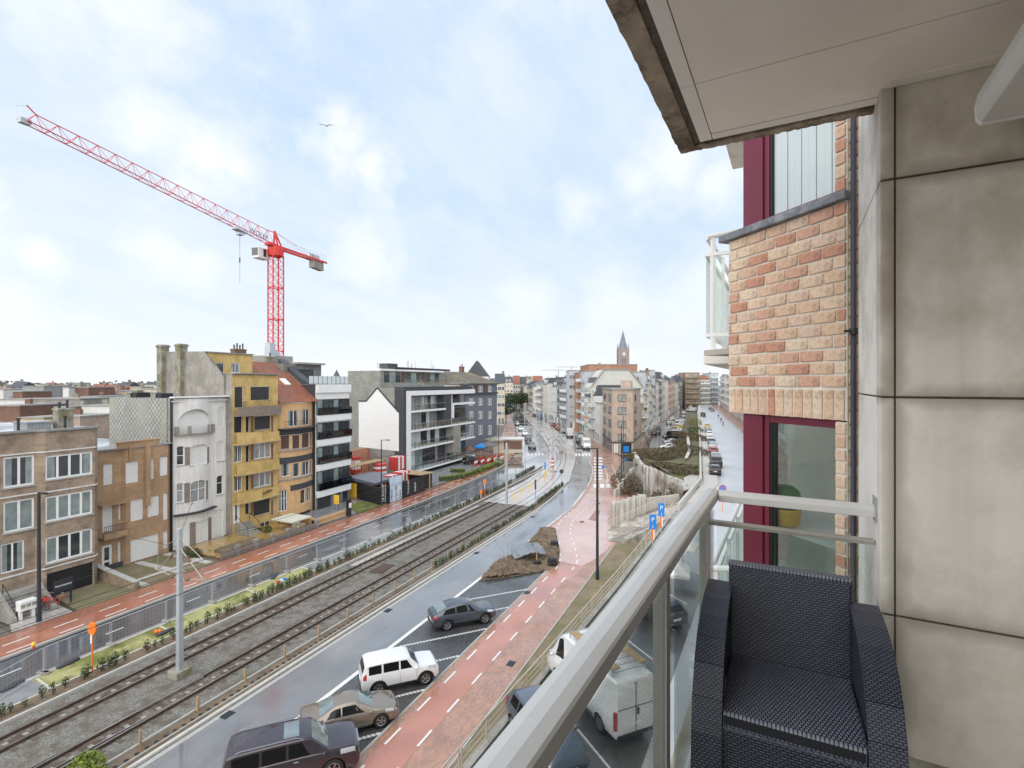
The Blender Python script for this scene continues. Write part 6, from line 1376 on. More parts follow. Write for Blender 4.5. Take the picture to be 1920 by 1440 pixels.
# seagull
gl = thing('seagull', 'small white seagull gliding in the sky right of the crane', 'bird', (*PD(612, 60), EYE + (718 - 236) / 960 * 60), R(30))
mb = MB(); mb.lathe([(0, -.3), (.06, -.22), (.10, 0), (.07, .2), (.02, .3), (0, .32)], n=10, axis='x'); mb.build('body', M['white'], gl, smooth=True)
for s in (-1, 1): mb = MB(); mb.hexa([(-.08, s * .06, .02), (.10, s * .06, .02), (.06, s * .45, .16), (-.06, s * .45, .16)], [(-.08, s * .06, .045), (.10, s * .06, .045), (.06, s * .45, .175), (-.06, s * .45, .175)]); mb.hexa([(-.06, s * .45, .16), (.06, s * .45, .16), (-.10, s * .85, .06), (-.13, s * .85, .06)], [(-.06, s * .45, .175), (.06, s * .45, .175), (-.10, s * .85, .07), (-.13, s * .85, .07)]); mb.build('wing', M['greyrender'], gl)
# ---------------------------------------------------------------- building site between the white block and the long block
site = street('site_hoarding', 'black site hoarding with white lettering and a pale blue poster along the pavement', 'hoarding', (57, 44.5, 0))
A0, A1, A2 = (59.9, 52.6), (56.8, 44.5), (67.2, 44.1)
mb = MB(); mb.bar((*A0, 1.25), (*A1, 1.25), .08, 2.4); mb.build('hoarding_panel', M['blackwall'], site)
dv = Vector((A2[0] - A1[0], A2[1] - A1[1])); n_ = 9
for i in range(n_): a = Vector(A1) + dv * (i / n_); b = Vector(A1) + dv * ((i + .97) / n_); mb = MB(); mb.bar((*a, 1.25), (*b, 1.25), .06, 2.4); mb.build('hoarding_panel', M['blackwall'], site)
an = math.atan2(A1[1] - A0[1], A1[0] - A0[0])
text(site, 'NEL ROSSA MOVE', .62, (59.2, 50.6, 1.2), (R(90), 0, an), M['white'], .01)
text(site, 'TE KOOP', .62, (57.55, 44.42, .35), (R(90), R(-90), 0), M['white'], .01); text(site, 'APPARTEMENTEN', .32, (58.0, 44.41, .3), (R(90), R(-90), 0), M['white'], .01)
text(site, 'TE KOOP', .5, (63.2, 44.2, .4), (R(90), R(-90), 0), M['white'], .01); text(site, 'INFO', .6, (64.9, 44.14, .5), (R(90), R(-90), 0), M['white'], .01)
mb = MB(); mb.box(58.6, 61.3, 44.1, 44.25, .15, 3.5); po = mb.build('poster', mat('pale_blue_poster', (.55, .68, .78), .4, .2, .6), site)
for i in range(5): text(site, ('NIEUW', 'WONEN', 'AAN ZEE', 'TE KOOP', 'INFO')[i], .46, (59.05 + i * .5, 44.08, .4), (R(90), R(-90), 0), M['white'] if i % 2 else M['darkband'], .01)
for x in (58.3, 61.6): mb = MB(); mb.bar((x, 44.05, 0), (x, 44.05, 2.7), .12, .12); mb.build('poster_post', M['black'], site)
bw = street('party_wall', 'orange brown brick wall at the back of the building site', 'wall', (62, 61, 0))
mb = MB(); mb.box(57.7, 73.9, 60.5, 60.9, 0, 5.2); mb.build('wall', mat('orange_brick_wall', (.50, .25, .15), .8, .15, 1.2, .2, 12, col2=(.42, .24, .17), mixs=.5), bw)
slab('site_ground', [(57.7, 44.9), (73.9, 44.7), (73.9, 60.4), (57.7, 60.4)], -.1, .06, M['soil'])
def striped(px, Y, z0, w, d, h, label, axis=0, nm='striped_container'):
    x, y = PD(px, Y); t = street(nm, label, 'container', (x, y, z0)); n_ = 5
    for i in range(n_):
        mb = MB()
        if axis == 0: mb.box(x - w / 2 + w * i / n_, x - w / 2 + w * (i + 1) / n_ - .01, y - d / 2, y + d / 2, z0, z0 + h)
        else: mb.lathe([(0, 0), (w / 2, 0), (w / 2, h / n_ - .01), (0, h / n_ - .01)], c=(x, y, z0 + h * i / n_), n=14)
        mb.build('stripe', M['red' if i % 2 == 0 else 'white'], t, bevel=.04 if axis == 0 else 0)
striped(709, 78, .1, 1.5, 1.2, 2.4, 'red and white striped silo nearest the hoarding corner', 1); striped(733, 78, .1, 2.2, 1.4, 2.7, 'red and white striped container behind the hoarding')
striped(752, 79.5, .1, 2.4, 1.6, 3.0, 'red and white striped container against the long block'); striped(712, 84, 1.6, 2.2, 1.4, 2.0, 'red and white drum standing higher in the site', 1); striped(667, 88, 1.5, 1.6, 1.2, 2.6, 'red and white striped drum beside the white banded block', 1)
striped(745, 88, 2.0, 2.6, 1.6, 2.2, 'small striped container at the back of the site')
t = street('scaffold', 'red scaffold frames and planks standing in the building site', 'scaffold', (66, 55, 0)); 
for i in range(7): mb = MB(); x = 60 + i * 1.7; mb.tube((x, 56, 0), (x, 56, 4.6 + (i % 3) * .5), .05, 5); mb.tube((x, 54, 0), (x, 54, 4.0), .05, 5); mb.build('upright', M['red'], t)
for z in (2, 3.8): mb = MB(); mb.box(59.8, 70.5, 54, 56, z, z + .08); mb.build('deck', M['wood'], t)
mb = MB(); mb.tube((58.2, 58, 6.5), (63.5, 55, 3.6), .08, 6); mb.build('slanting_prop', M['bark'], t)
mb = MB(); mb.box(59, 61, 50, 52, .1, 2.2); mb.build('tool_hut', M['yellow'], t); mb = MB(); mb.hexa([(59, 47, 2.2), (65, 47, 2.2), (65, 52, 2.6), (59, 52, 2.6)], [(59, 47, 2.5), (65, 47, 2.7), (65, 52, 2.9), (59, 52, 3.1)]); mb.build('tarpaulin', mat('grey_blue_tarp', (.13, .15, .19), .4, .2, 1, .3, 5), t)
t = street('site_shed', 'black open shed with slanting timber roof at the end of the hoarding', 'shed', (68.5, 46, 0)); mb = MB(); mb.box(67.3, 70.4, 44.8, 49, 0, 2.3); mb.build('shed_box', M['blackwall'], t); mb = MB(); mb.hexa([(66.3, 44.2, 2.6), (70.4, 44.2, 2.4), (70.4, 49, 2.4), (66.3, 49, 2.6)], [(66.3, 44.2, 2.7), (70.4, 44.2, 2.5), (70.4, 49, 2.5), (66.3, 49, 2.7)]); mb.build('shed_roof', M['wood'], t); mb = MB(); mb.bar((68.6, 44.1, 0), (68.6, 44.1, 2.6), .15, .15); mb.build('shed_post', M['wood'], t)
# items in the dug island
t = thing('tarpaulin', 'grey plastic sheet over a pallet in the dug soil island', 'tarpaulin', (*P(990, 1048), .45), .3); t.rotation_euler = (R(16), 0, AZ - R(90) + .35); t.scale = (.8, .9, 1); r_ = random.Random(4); mb = MB(); g = [[(-2.2 + .4 * i, -1 + .4 * j + r_.uniform(-.05, .05), .35 + r_.uniform(0, .22) + .3 * math.exp(-((i - 6) ** 2) / 9)) for j in range(6)] for i in range(11)]
for i in range(10):
    for j in range(5): mb.face([g[i][j], g[i + 1][j], g[i + 1][j + 1], g[i][j + 1]])
mb.build('sheet', mat('grey_plastic', (.20, .22, .24), .25, .2, 2, .4, 6), t)
def blackbag(px, py, lb, w=.9): t = thing('wrapped_block', lb, 'bag', (*P(px, py), .1), .5); mb = MB(); mb.hexa([(-w / 2, -w / 2, 0), (w / 2, -w / 2, 0), (w / 2, w / 2, 0), (-w / 2, w / 2, 0)], [(-w * .35, -w * .38, w * .75), (w * .4, -w * .35, w * .6), (w * .38, w * .38, w * .65), (-w * .4, w * .33, w * .72)]); mb.build('plastic_wrap', M['black'], t, bevel=.1)
blackbag(1040, 1026, 'black plastic wrapped block at the right of the soil heap', .85); blackbag(1036, 1060, 'grey black crate at the corner of the soil island', .9); blackbag(1004, 1060, 'small black rubber feet in the soil island', .5); blackbag(1010, 1059, 'second small black foot beside the first in the soil island', .5)
t = thing('timber_stand', 'yellow timber trestle standing in the dug soil island', 'trestle', (*P(1006, 1050), .1), .4); 
for a, b in (((-.6, 0, 0), (-.5, 0, .8)), ((.6, 0, 0), (.5, 0, .8)), ((-.7, 0, .8), (.7, 0, .8))): mb = MB(); mb.bar(a, b, .12, .12); mb.build('timber', M['wood'], t)
# parcel box, sign and bicycles before the brown block
bx = P(50, 1163)
t = thing('parcel_locker', 'white letter box cabinet on two legs beside the steps', 'letter box', (*bx, .08), R(0)); mb = MB(); mb.box(-.5, .5, -.3, .3, .7, 1.4); mb.build('cabinet', M['white'], t, bevel=.05)
for x in (-.35, .35): mb = MB(); mb.box(x - .08, x + .08, -.1, .1, 0, .7); mb.build('leg', M['white'], t)
for i in range(3): mb = MB(); mb.box(-.45 + i * .31, -.2 + i * .31, -.32, -.302, .95, 1.2); mb.build('flap', M['greyrender'], t)
t = thing('sign_board', 'dark blue sign board with white script on two posts by the garage ramp', 'sign', (*P(118, 1135), .1), R(0))
for x in (-.5, .5): mb = MB(); mb.bar((x, 0, 0), (x, 0, 1.9), .1, .1); mb.build('post', M['darkmetal'], t)
mb = MB(); mb.box(-.6, .6, -.07, -.02, 1.0, 1.9); mb.build('board', M['darkmetal'], t); q = text(None, 'Residentie', .25, (0, 0, 0), (R(90), R(0), 0), M['white'], .005, 'lettering', 'CENTER'); q.parent = t; q.location = (0, -.09, 1.4)
def bicycle(px, py, rot, label, m):
    t = thing('bicycle', label, 'bicycle', (*P(px, py), .12), rot)
    for x in (-.52, .52):
        mb = MB(); pts = [(x + .33 * math.cos(a * .3927), 0, .34 + .33 * math.sin(a * .3927)) for a in range(17)]; mb.path(pts, .02, 5); w = mb.build('wheel', M['black'], t); mb = MB()
        for a in range(8): mb.tube((x, 0, .34), (x + .33 * math.cos(a * .785), 0, .34 + .33 * math.sin(a * .785)), .005, 3)
        mb.build('spokes', M['metal'], w, kind='stuff')
    mb = MB(); 
    for a, b in (((-.52, 0, .34), (0, 0, .3)), ((0, 0, .3), (-.15, 0, .85)), ((-.52, 0, .34), (-.13, 0, .75)), ((0, 0, .3), (.38, 0, .8)), ((-.13, 0, .75), (.38, 0, .85)), ((.36, 0, .95), (.52, 0, .34))): mb.tube(a, b, .025, 6)
    mb.build('frame', M[m], t); mb = MB(); mb.box(-.27, -.03, -.07, .07, .86, .92); mb.build('saddle', M['black'], t, bevel=.02); mb = MB(); mb.path([(.25, -.28, .98), (.38, -.1, 1.0), (.38, .1, 1.0), (.25, .28, .98)], .018, 5); mb.build('handlebar', M['metal'], t)
    mb = MB(); mb.box(-.8, -.4, -.14, .14, .72, .95); mb.build('basket', M['red'], t)
bicycle(88, 1143, .5, 'red bicycle leaning left of the other red one by the sign board', 'red'); bicycle(107, 1143, -.3, 'red bicycle parked nearer the sign board posts', 'red')
t = thing('yellow_notice', 'yellow notice on a stake in front of the white banded block', 'notice', (*P(631, 958), .1), AZ - R(90)); mb = MB(); mb.box(-.35, .35, -.02, .02, .8, 2.0); mb.build('board', M['yellow'], t); mb = MB(); mb.bar((0, .03, 0), (0, .03, .9), .05, .05); mb.build('stake', M['metal'], t)
t = thing('black_gate_post', 'black and white gate post at the edge of the lawn', 'post', (*P(654, 968), .1), 0); mb = MB(); mb.box(-.22, .22, -.22, .22, 0, 2.0); mb.build('post', M['black'], t); mb = MB(); mb.box(-.24, .24, -.24, -.225, 1.0, 1.6); mb.build('plate', M['white'], t)
# ================================================================ farther buildings
WCACHE = {}
def wmesh(w, h, style):
    key = (round(w, 2), round(h, 2), style)
    if key not in WCACHE:
        f = .09; mb = MB(); mb.box(0, f, -.03, .02, 0, h); mb.box(w - f, w, -.03, .02, 0, h); mb.box(f, w - f, -.03, .02, 0, f); mb.box(f, w - f, -.03, .02, h - f, h)
        if w > .9: mb.box(w / 2 - f * .5, w / 2 + f * .5, -.03, .02, f, h - f)
        fm = {'d': 'darkmetal', 'w': 'white', 'b': 'white', 'r': 'bk_red'}[style[0]]; a = mb.mesh('window', M[fm])
        mb = MB(); mb.face([(f, .0, f), (w - f, .0, f), (w - f, .0, h - f), (f, .0, h - f)]); b = mb.mesh('pane', M[{'0': 'glassdark', '1': 'glasssoft', '2': 'glassgreen', '3': 'shutwhite', '4': 'shutbrown'}[style[1]]])
        WCACHE[key] = (a, b)
    return WCACHE[key]
def fb(label, O, rot, W, D, H, wall, floors=5, cols=3, z0=0.0, roof='flat', roofm='roofslate', bal=False, ww=1.2, wh=1.5, style='w', name='apartment_house', cat='house', rh=3.2, gz=3.4, balm='white', seed=0, sides=0, gh=True, side_only=False):
    t = thing(name, label, cat, (O[0], O[1], z0), rot); r = random.Random(seed * 7 + int(O[0] * 3)); wm = M[wall] if isinstance(wall, str) else wall
    fh = (H - gz) / max(1, floors - 1)
    mb = MB(); mb.box(0, W, 0, D, -.3, H); wo = mb.build('wall', wm, t)
    if roof == 'flat': mb = MB(); mb.box(-.12, W + .12, -.15, D + .1, H, H + .25); mb.build('parapet', M['copper'], t)
    elif roof == 'gable': mb = MB(); mb.hexa([(0, -.3, H), (W, -.3, H), (W, D + .3, H), (0, D + .3, H)], [(0.02, D / 2 - .1, H + rh), (W - .02, D / 2 - .1, H + rh), (W - .02, D / 2 + .1, H + rh), (0.02, D / 2 + .1, H + rh)]); mb.build('roof', M[roofm], t)
    elif roof == 'front': mb = MB(); mb.hexa([(-.2, 0, H), (W + .2, 0, H), (W + .2, D, H), (-.2, D, H)], [(W / 2 - .1, 0.02, H + rh), (W / 2 + .1, 0.02, H + rh), (W / 2 + .1, D - .02, H + rh), (W / 2 - .1, D - .02, H + rh)]); mb.build('roof', M[roofm], t)
    elif roof == 'mansard':
        mb = MB(); mb.hexa([(0, -.1, H), (W, -.1, H), (W, D, H), (0, D, H)], [(.15, 1.3, H + rh), (W - .15, 1.3, H + rh), (W - .15, D - 1, H + rh), (.15, D - 1, H + rh)]); mb.build('roof', M[roofm], t)
        for i in range(max(1, cols - 1)):
            x = W * (i + 1) / max(2, cols); mb = MB(); mb.box(x - .6, x + .6, .1, 1.5, H + .4, H + 2.0); d = mb.build('dormer', M['white'], t); a, b = wmesh(.9, 1.2, style[0] + '0'); inst(b, 'pane', d, (x - .45, .08, H + .6))
    if roof in ('gable', 'flat', 'mansard') and r.random() < .7:
        x = r.uniform(.6, W - .6); zt = H + (rh if roof != 'flat' else 0); mb = MB(); mb.box(x - .45, x + .45, D * .5 - .3, D * .5 + .3, H, zt + 1.1); mb.build('chimney', M[r.choice(('bk_red', 'mossy', 'greyrender'))], t)
    for k in range(floors):
        zb = .5 if k == 0 else gz + (k - 1) * fh + .55
        h = 2.3 if k == 0 else min(wh, fh - .9)
        for c in range(cols):
            w_ = ww if k else W / cols * .72
            x = W * (c + .5) / cols - w_ / 2
            sty = style[0] + r.choice('0012' if k else '0003'); a, b = wmesh(w_, h, sty); o = inst(a, 'window', t, (x, -.03, zb)); inst(b, 'pane', o)
        if k and bal:
            mb = MB(); mb.box(.3, W - .3, -1.1, -.04, zb - .55, zb - .38); s = mb.build('balcony', M[balm], t); mb = MB(); mb.box(.3, W - .3, -1.12, -1.07, zb - .3, zb + .55); mb.build('balcony_front', M['milkglass' if bal == 2 else balm], s)
        if sides and k:
            for c in range(sides): a, b = wmesh(ww, h, style[0] + r.choice('012')); o = inst(a, 'window', t, (-.03 if True else 0, D * (c + .5) / sides + ww / 2, zb), R(-90)); inst(b, 'pane', o)
    return t
for nm, c in (('f_cream', (.60, .54, .44)), ('f_beige', (.50, .43, .33)), ('f_white', (.66, .65, .62)), ('f_grey', (.33, .33, .33)), ('f_dark', (.16, .165, .175)), ('f_tan', (.46, .35, .24)), ('f_brown', (.27, .18, .13)), ('f_yellow', (.58, .46, .24)), ('f_green', (.30, .44, .32)), ('f_pink', (.50, .28, .22)), ('f_pale', (.48, .50, .53))):
    M[nm] = mat(nm, c, .85, .08, .8, .05, 10, streak=.2)
M['bk_tan'] = brickmat('tan_brick', (.53, .40, .315), (.47, .35, .275), (.42, .35, .3), .22, .075, .012)
M['bk_big'] = brickmat('orange_brown_brick', (.44, .22, .13), (.38, .19, .11), (.34, .22, .16), .22, .075, .012)
CN = dict(f_cream='cream', f_beige='beige', f_white='white', f_grey='grey', f_dark='dark grey', f_tan='tan', f_brown='brown', f_yellow='yellow', f_green='pale green', f_pink='pink', f_pale='pale blue grey', bk_red='red brick', bk_tan='tan brick', bk_greybrick='grey brick', bk_brown='brown brick', whiterender='white rendered', bk_ochre='ochre brick', cream='cream', offwhite='off white', greyrender='grey rendered')
RN = dict(flat='flat roofed', gable='ridge roofed', front='gable fronted', mansard='slate mansarded')
ORD = ('first', 'second', 'third', 'fourth', 'fifth', 'sixth', 'seventh', 'eighth', 'ninth', 'tenth', 'eleventh', 'twelfth', 'thirteenth', 'fourteenth', 'fifteenth')
def row(pts, side, specs, where, z0=0, D=11):
    """terrace along a line running away from the camera; side 'L' = houses on the left of the line"""
    P_ = [Vector(p) for p in pts]; seg = [(b - a).length for a, b in zip(P_, P_[1:])]; tot = sum(seg)
    def at(s):
        for i, l in enumerate(seg):
            if s <= l or i == len(seg) - 1: return P_[i] + (P_[i + 1] - P_[i]) * (s / l)
            s -= l
    s = 0
    for i, (w, H, wall, roof, bal, cols) in enumerate(specs):
        a, b = at(s), at(s + w); s += w; al = math.atan2((b - a).y, (b - a).x); l = (b - a).length
        lb = '%s %s house, %s on %s' % (CN[wall], RN[roof], ORD[i] if i < 15 else 'farthest', where)
        if side == 'L': fb(lb, a, al, l - .02, D, H, wall, max(3, int(H / 3.1)), cols, z0, roof, seed=i, bal=bal)
        else: fb(lb, b, al + math.pi, l - .02, D, H, wall, max(3, int(H / 3.1)), cols, z0, roof, seed=i, bal=bal)
        if s > tot: break
# right side of the main road, from the corner outwards
row([(139, 34.4), (162, 44.7), (179, 53.9), (195, 64.2), (227, 82.6), (278, 109.6), (338, 141.5), (390, 169)], 'R', [
    (7, 11, 'f_white', 'flat', 0, 2), (7, 13, 'f_white', 'mansard', 1, 2), (6, 13, 'f_yellow', 'mansard', 0, 2), (6.5, 15.5, 'f_cream', 'flat', 1, 2), (9, 20.5, 'f_pale', 'flat', 2, 3), (7, 16.5, 'f_dark', 'gable', 0, 2),
    (8, 14.5, 'f_cream', 'mansard', 0, 3), (10, 16.5, 'f_grey', 'mansard', 1, 3), (10, 17, 'f_dark', 'gable', 0, 3), (10, 15, 'f_white', 'mansard', 0, 3), (12, 16.5, 'f_white', 'flat', 0, 4), (12, 16, 'f_cream', 'mansard', 0, 4), (14, 17.5, 'f_grey', 'flat', 1, 4), (14, 16.5, 'f_beige', 'flat', 1, 4),
    (16, 15, 'f_cream', 'gable', 0, 4), (16, 15, 'f_dark', 'gable', 0, 4), (18, 14, 'f_tan', 'gable', 0, 4), (18, 15, 'f_white', 'gable', 0, 4), (20, 14, 'f_beige', 'flat', 0, 4)], 'the main road beyond the corner building')
# left side of the middle street
row([P(1203, 834), P(1215, 815), P(1232, 797), P(1250, 783), P(1262, 775), P(1272, 769)], 'L', [
    (8, 11, 'f_tan', 'flat', 1, 2), (8, 13, 'f_cream', 'flat', 1, 2), (9, 20, 'f_pale', 'flat', 2, 3), (8, 16.5, 'f_cream', 'gable', 0, 2), (9, 17, 'f_yellow', 'mansard', 0, 3), (10, 16, 'f_tan', 'gable', 0, 3), (12, 17.5, 'f_grey', 'mansard', 0, 3), (12, 17, 'f_cream', 'flat', 0, 3), (14, 17, 'f_dark', 'gable', 0, 3), (16, 18.5, 'f_beige', 'mansard', 0, 4), (18, 18, 'f_white', 'gable', 0, 4), (20, 17, 'f_pink', 'gable', 0, 4), (22, 18, 'f_tan', 'gable', 0, 4), (24, 17, 'f_cream', 'gable', 0, 4)],
    'the left of the middle street')
# right side of the upper street (mostly hidden behind our brick bay)
row([(62, -8.5), (90, -9.8), (114, -9.5), (140, -8), (169, -5.5), (200, -3), (242, .2), (312, 6), (400, 12)], 'R', [
    (14, 17, 'f_white', 'flat', 2, 3), (14, 18, 'f_pale', 'flat', 1, 3), (14, 17, 'f_cream', 'flat', 1, 3), (16, 18, 'f_white', 'flat', 2, 3), (16, 19, 'f_grey', 'flat', 1, 3), (16, 18, 'f_white', 'mansard', 1, 3), (18, 17, 'f_pale', 'flat', 2, 4), (18, 19, 'f_cream', 'flat', 1, 4), (20, 17, 'f_white', 'mansard', 1, 4), (20, 18.5, 'f_grey', 'flat', 1, 4), (20, 17.5, 'f_white', 'flat', 2, 4), (22, 18, 'f_pale', 'flat', 1, 4), (22, 17, 'f_cream', 'mansard', 1, 4), (24, 18, 'f_white', 'flat', 1, 4), (24, 19, 'f_grey', 'flat', 1, 4), (26, 18, 'f_white', 'flat', 1, 4)],
    'the right of the upper street', UPZ)
CF = AZ - R(90)     # facing the camera
def face(label, px0, px1, Y, ytop, wall, floors, cols, roof='flat', z0=0, D=14, bal=False, rh=3, roofm='roofslate', name='apartment_house', ww=1.3, rot=0.0, wh=1.5, balm='white'):
    W = (px1 - px0) * Y / 960; H = EYE + (718 - ytop) / 960 * Y - z0 - (rh if roof != 'flat' else 0)
    return fb(label, PD(px0, Y), CF + rot, W, D, H, wall, floors, cols, z0, roof, roofm, bal, name=name, rh=rh, ww=ww, seed=px0, wh=wh, balm=balm)
face('brown balconied apartment block closing the view of the middle street', 1285, 1312, 325, 699, 'bk_brown', 7, 4, bal=1, balm='bk_brown')
face('pinkish narrow house left of the brown balconied block', 1278, 1285, 330, 702, 'f_pink', 6, 2); face('dark slate gabled house left of the pinkish one', 1271, 1278, 322, 704, 'f_dark', 5, 2, 'front')
face('pale green house at the end of the middle street', 1262, 1270.5, 318, 708, 'f_green', 5, 2, 'gable'); face('white block with red roof right of the brown balconied block', 1312, 1331, 335, 703, 'f_white', 6, 4, 'gable', bal=1, roofm='roofred')
face('grey white tower block farther right of the red roofed block', 1331, 1347, 345, 700, 'f_pale', 7, 3, bal=2)
# big brick block with the cream gable before it, church behind
t = face('large orange brown brick block rising behind the cream gable', 1104, 1195, 176, 684, 'bk_big', 1, 1, D=22, name='brick_block')
for s_, (lo, hi) in (('left', (1084, 1104)), ('right', (1195, 1217))): face('lower %s wing of the orange brown brick block' % s_, lo, hi, 174, 699, 'bk_big', 1, 1, D=22, name='brick_block')
for lo, hi in ((1068, 1084), (1217, 1228)):
    face('white set back top storeys %s the large brick block' % ('left of' if lo < 1100 else 'right of'), lo, hi, 184, 695, 'f_pale', 6, 3, D=12)
W = (1206 - 1108) * 152 / 960; t = thing('gabled_block', 'tall cream blind gable wall with black edged roof behind the corner building', 'house', (*PD(1108, 152), 0), CF)
zt = EYE + 25 / 960 * 152; zh = EYE - 8 / 960 * 152
prof = [(0, 0), (W, 0), (W, zh), (W * .73, zt), (W * .25, zt), (0, zh)]
mb = MB(); mb.yprism(prof, 0, 14); mb.build('gable_wall', mat('cream_grey_gable', (.56, .56, .51), .8, .04, .5, streak=.12), t)
mb = MB()
for a, b in zip(prof[2:], prof[3:] + prof[:0]): mb.bar((a[0], -.1, a[1] + .1), (b[0], -.1, b[1] + .1), .5, .3)
mb.build('roof_edge', M['copper'], t)
for s, x in ((-1, 0), (1, W)):
    mb = MB(); mb.hexa([(x - .2, .3, zh - 3), (x + .2, .3, zh - 3), (x + .2, 13, zh - 3), (x - .2, 13, zh - 3)], [(x - s * 1.6 - .2, .3, zh + 3), (x - s * 1.6 + .2, .3, zh + 3), (x - s * 1.6 + .2, 13, zh + 3), (x - s * 1.6 - .2, 13, zh + 3)]); mb.build('slate_side', M['roofslate'], t)
    for k in range(5): mb = MB(); mb.box(x - (1.2 if s < 0 else 0), x + (1.2 if s > 0 else 0), .2, 5, 3 + k * 2.7, 3.15 + k * 2.7); b_ = mb.build('balcony', M['white'], t); mb = MB(); mb.box(x + s * 1.1 - .05, x + s * 1.1 + .05, .2, 5, 3.2 + k * 2.7, 4 + k * 2.7); mb.build('balcony_front', M[('f_green', 'orange', 'f_yellow', 'white', 'f_grey')[k]], b_)
# wedge-shaped brown corner building
fl, fr, bl_, br = PD(1148, 120), PD(1187, 120), PD(1130, 139), PD(1201, 136)
t = street('corner_building', 'brown brick wedge shaped corner building where the two streets meet', 'house', (*fl, 0)); Hc = 15.2
mb = MB(); mb.prism([fl, fr, br, bl_], 0, Hc); mb.build('wall', M['bk_tan'], t)
mb = MB(); mb.prism([(fl[0] - .3, fl[1] + .2), (fr[0] - .3, fr[1] - .2), (br[0] + .2, br[1] - .3), (bl_[0] + .2, bl_[1] + .3)], Hc, Hc + .3); mb.build('parapet', M['copper'], t)
a, b = PD(1164, 124), PD(1184, 124); c, d = PD(1186, 134), PD(1166, 134); mb = MB(); mb.prism([a, b, c, d], Hc + .3, Hc + 2.2); mb.build('roof_box', M['bk_tan'], t)
def wallwin(par, a, b, t0, t1, z0_, z1_, style, nm='window'):
    a = Vector(a); b = Vector(b); d = (b - a); ang = math.atan2(d.y, d.x); w = d.length * (t1 - t0); m1, m2 = wmesh(w, z1_ - z0_, style); p = a + d * t0; n_ = Vector((d.y, -d.x)).normalized() * .04; o = inst(m1, nm, par, (p.x + n_.x - ORG[par.name][0], p.y + n_.y - ORG[par.name][1], z0_), ang); inst(m2, 'pane', o); return o
for k in range(4):
    zc = (13.2, 10.2, 7.05, 4.0)[k]; wallwin(t, fl, fr, .27, .66, zc - .8, zc + .85, 'd1'); wallwin(t, bl_, fl, .12, .38, zc - 1, zc + .9, 'd0'); wallwin(t, bl_, fl, .6, .88, zc - 1, zc + .9, 'd0'); wallwin(t, fr, br, .2, .36, zc - .8, zc + .8, 'd0')
for i in range(4): wallwin(t, bl_, fl, .03 + i * .24, .22 + i * .24, .3, 2.6, 'd0')
wallwin(t, fl, fr, .05, .3, .3, 2.7, 'd3'); wallwin(t, fl, fr, .42, .92, .3, 2.7, 'd0'); mb = MB(); a = Vector(fl); d = Vector(fr) - a
mb = MB(); n_ = Vector((d.y, -d.x)).normalized(); p0, p1 = a + d * .5 + n_ * .12, a + d * .8 + n_ * .12; mb.bar((*p0, 1.3), (*p1, 1.3), .04, 1.4); mb.build('blue_poster', M['blue'], t)
mb = MB(); mb.prism([(fl[0] - .25, fl[1] + .1), (fr[0] - .25, fr[1] - .1), (br[0], br[1] - .2), (bl_[0], bl_[1] + .2)], 2.85, 3.05); mb.build('ground_band', M['darkband'], t)
# church
t = thing('church_tower', 'stone church tower with slender grey spire above the brick block', 'church', (*PD(1168, 430), 0), CF); s = 430 / 960; c0 = 0; zb = EYE + (718 - 684) * s
w = 8.6 * s * 1.0
M['tower'] = mat('tower_stone', (.33, .28, .265), .9, .12, .8, .3, 3)
mb = MB(); mb.box(-w, w, -w, w, 0, EYE + (718 - 655) * s); mb.build('tower', M['tower'], t)
z1 = EYE + (718 - 655) * s; zt = EYE + (718 - 619) * s
mb = MB(); mb.lathe([(w * 1.12, z1), (w * .9, z1 + 1.2), (0.45, zt - 1.5), (0, zt)], n=8); mb.build('spire', mat('spire_slate', (.20, .215, .25), .6, .1, .5), t)
for sx in (-1, 1):
    for sy in (-1, 1): mb = MB(); mb.box(sx * w * .95 - .7, sx * w * .95 + .7, sy * w * .95 - .7, sy * w * .95 + .7, 0, z1 + .5); mb.lathe([(.8, z1 + .5), (0, z1 + 5.5)], c=(sx * w * .95, sy * w * .95, 0), n=6); mb.build('corner_turret', M['tower'], t)
for x in (-1.6, .4): mb = MB(); mb.box(x, x + 1.2, -w - .06, -w, EYE + (718 - 682) * s, EYE + (718 - 671) * s); mb.build('belfry_window', M['glassdark'], t)
mb = MB(); mb.lathe([(0, -.06), (1.3, -.06), (1.3, 0), (0, 0)], c=(0, -w - .05, EYE + (718 - 664) * s), n=16, axis='y'); mb.build('clock_face', M['cream'], t)
t = thing('church_spire', 'tiny far spire seen between the white block and the grey one', 'church', (*PD(631, 500), 0), CF); mb = MB(); mb.box(-2.4, 2.4, -2.4, 2.4, 0, 24); mb.build('tower', M['tower'], t); mb = MB(); mb.lathe([(3, 24), (0, 30)], n=6); mb.build('spire', M['roofslate'], t)
# left side beyond the blue grey house
face('cream gable fronted house beyond the blue grey corner house', 927, 946, 205, 700, 'f_cream', 5, 3, 'gable', D=12, rh=4)
face('white gabled house behind the blue grey house roof', 872, 916, 175, 676, 'f_white', 5, 2, 'front', D=10, rh=5.5); face('cream house with dark hipped roof at the far end of the left road', 938, 962, 330, 706, 'f_cream', 5, 4, 'mansard', rh=4)
face('white house with orange dormer roof at the far end of the road', 962, 975, 345, 704, 'f_white', 5, 3, 'gable', rh=6, roofm='roofred'); face('dark roofed house right of the orange dormer one', 975, 987, 350, 706, 'f_grey', 5, 2, 'gable', rh=5)
face('beige balconied block where the main road vanishes', 987, 998, 352, 711, 'f_beige', 6, 2, bal=1)
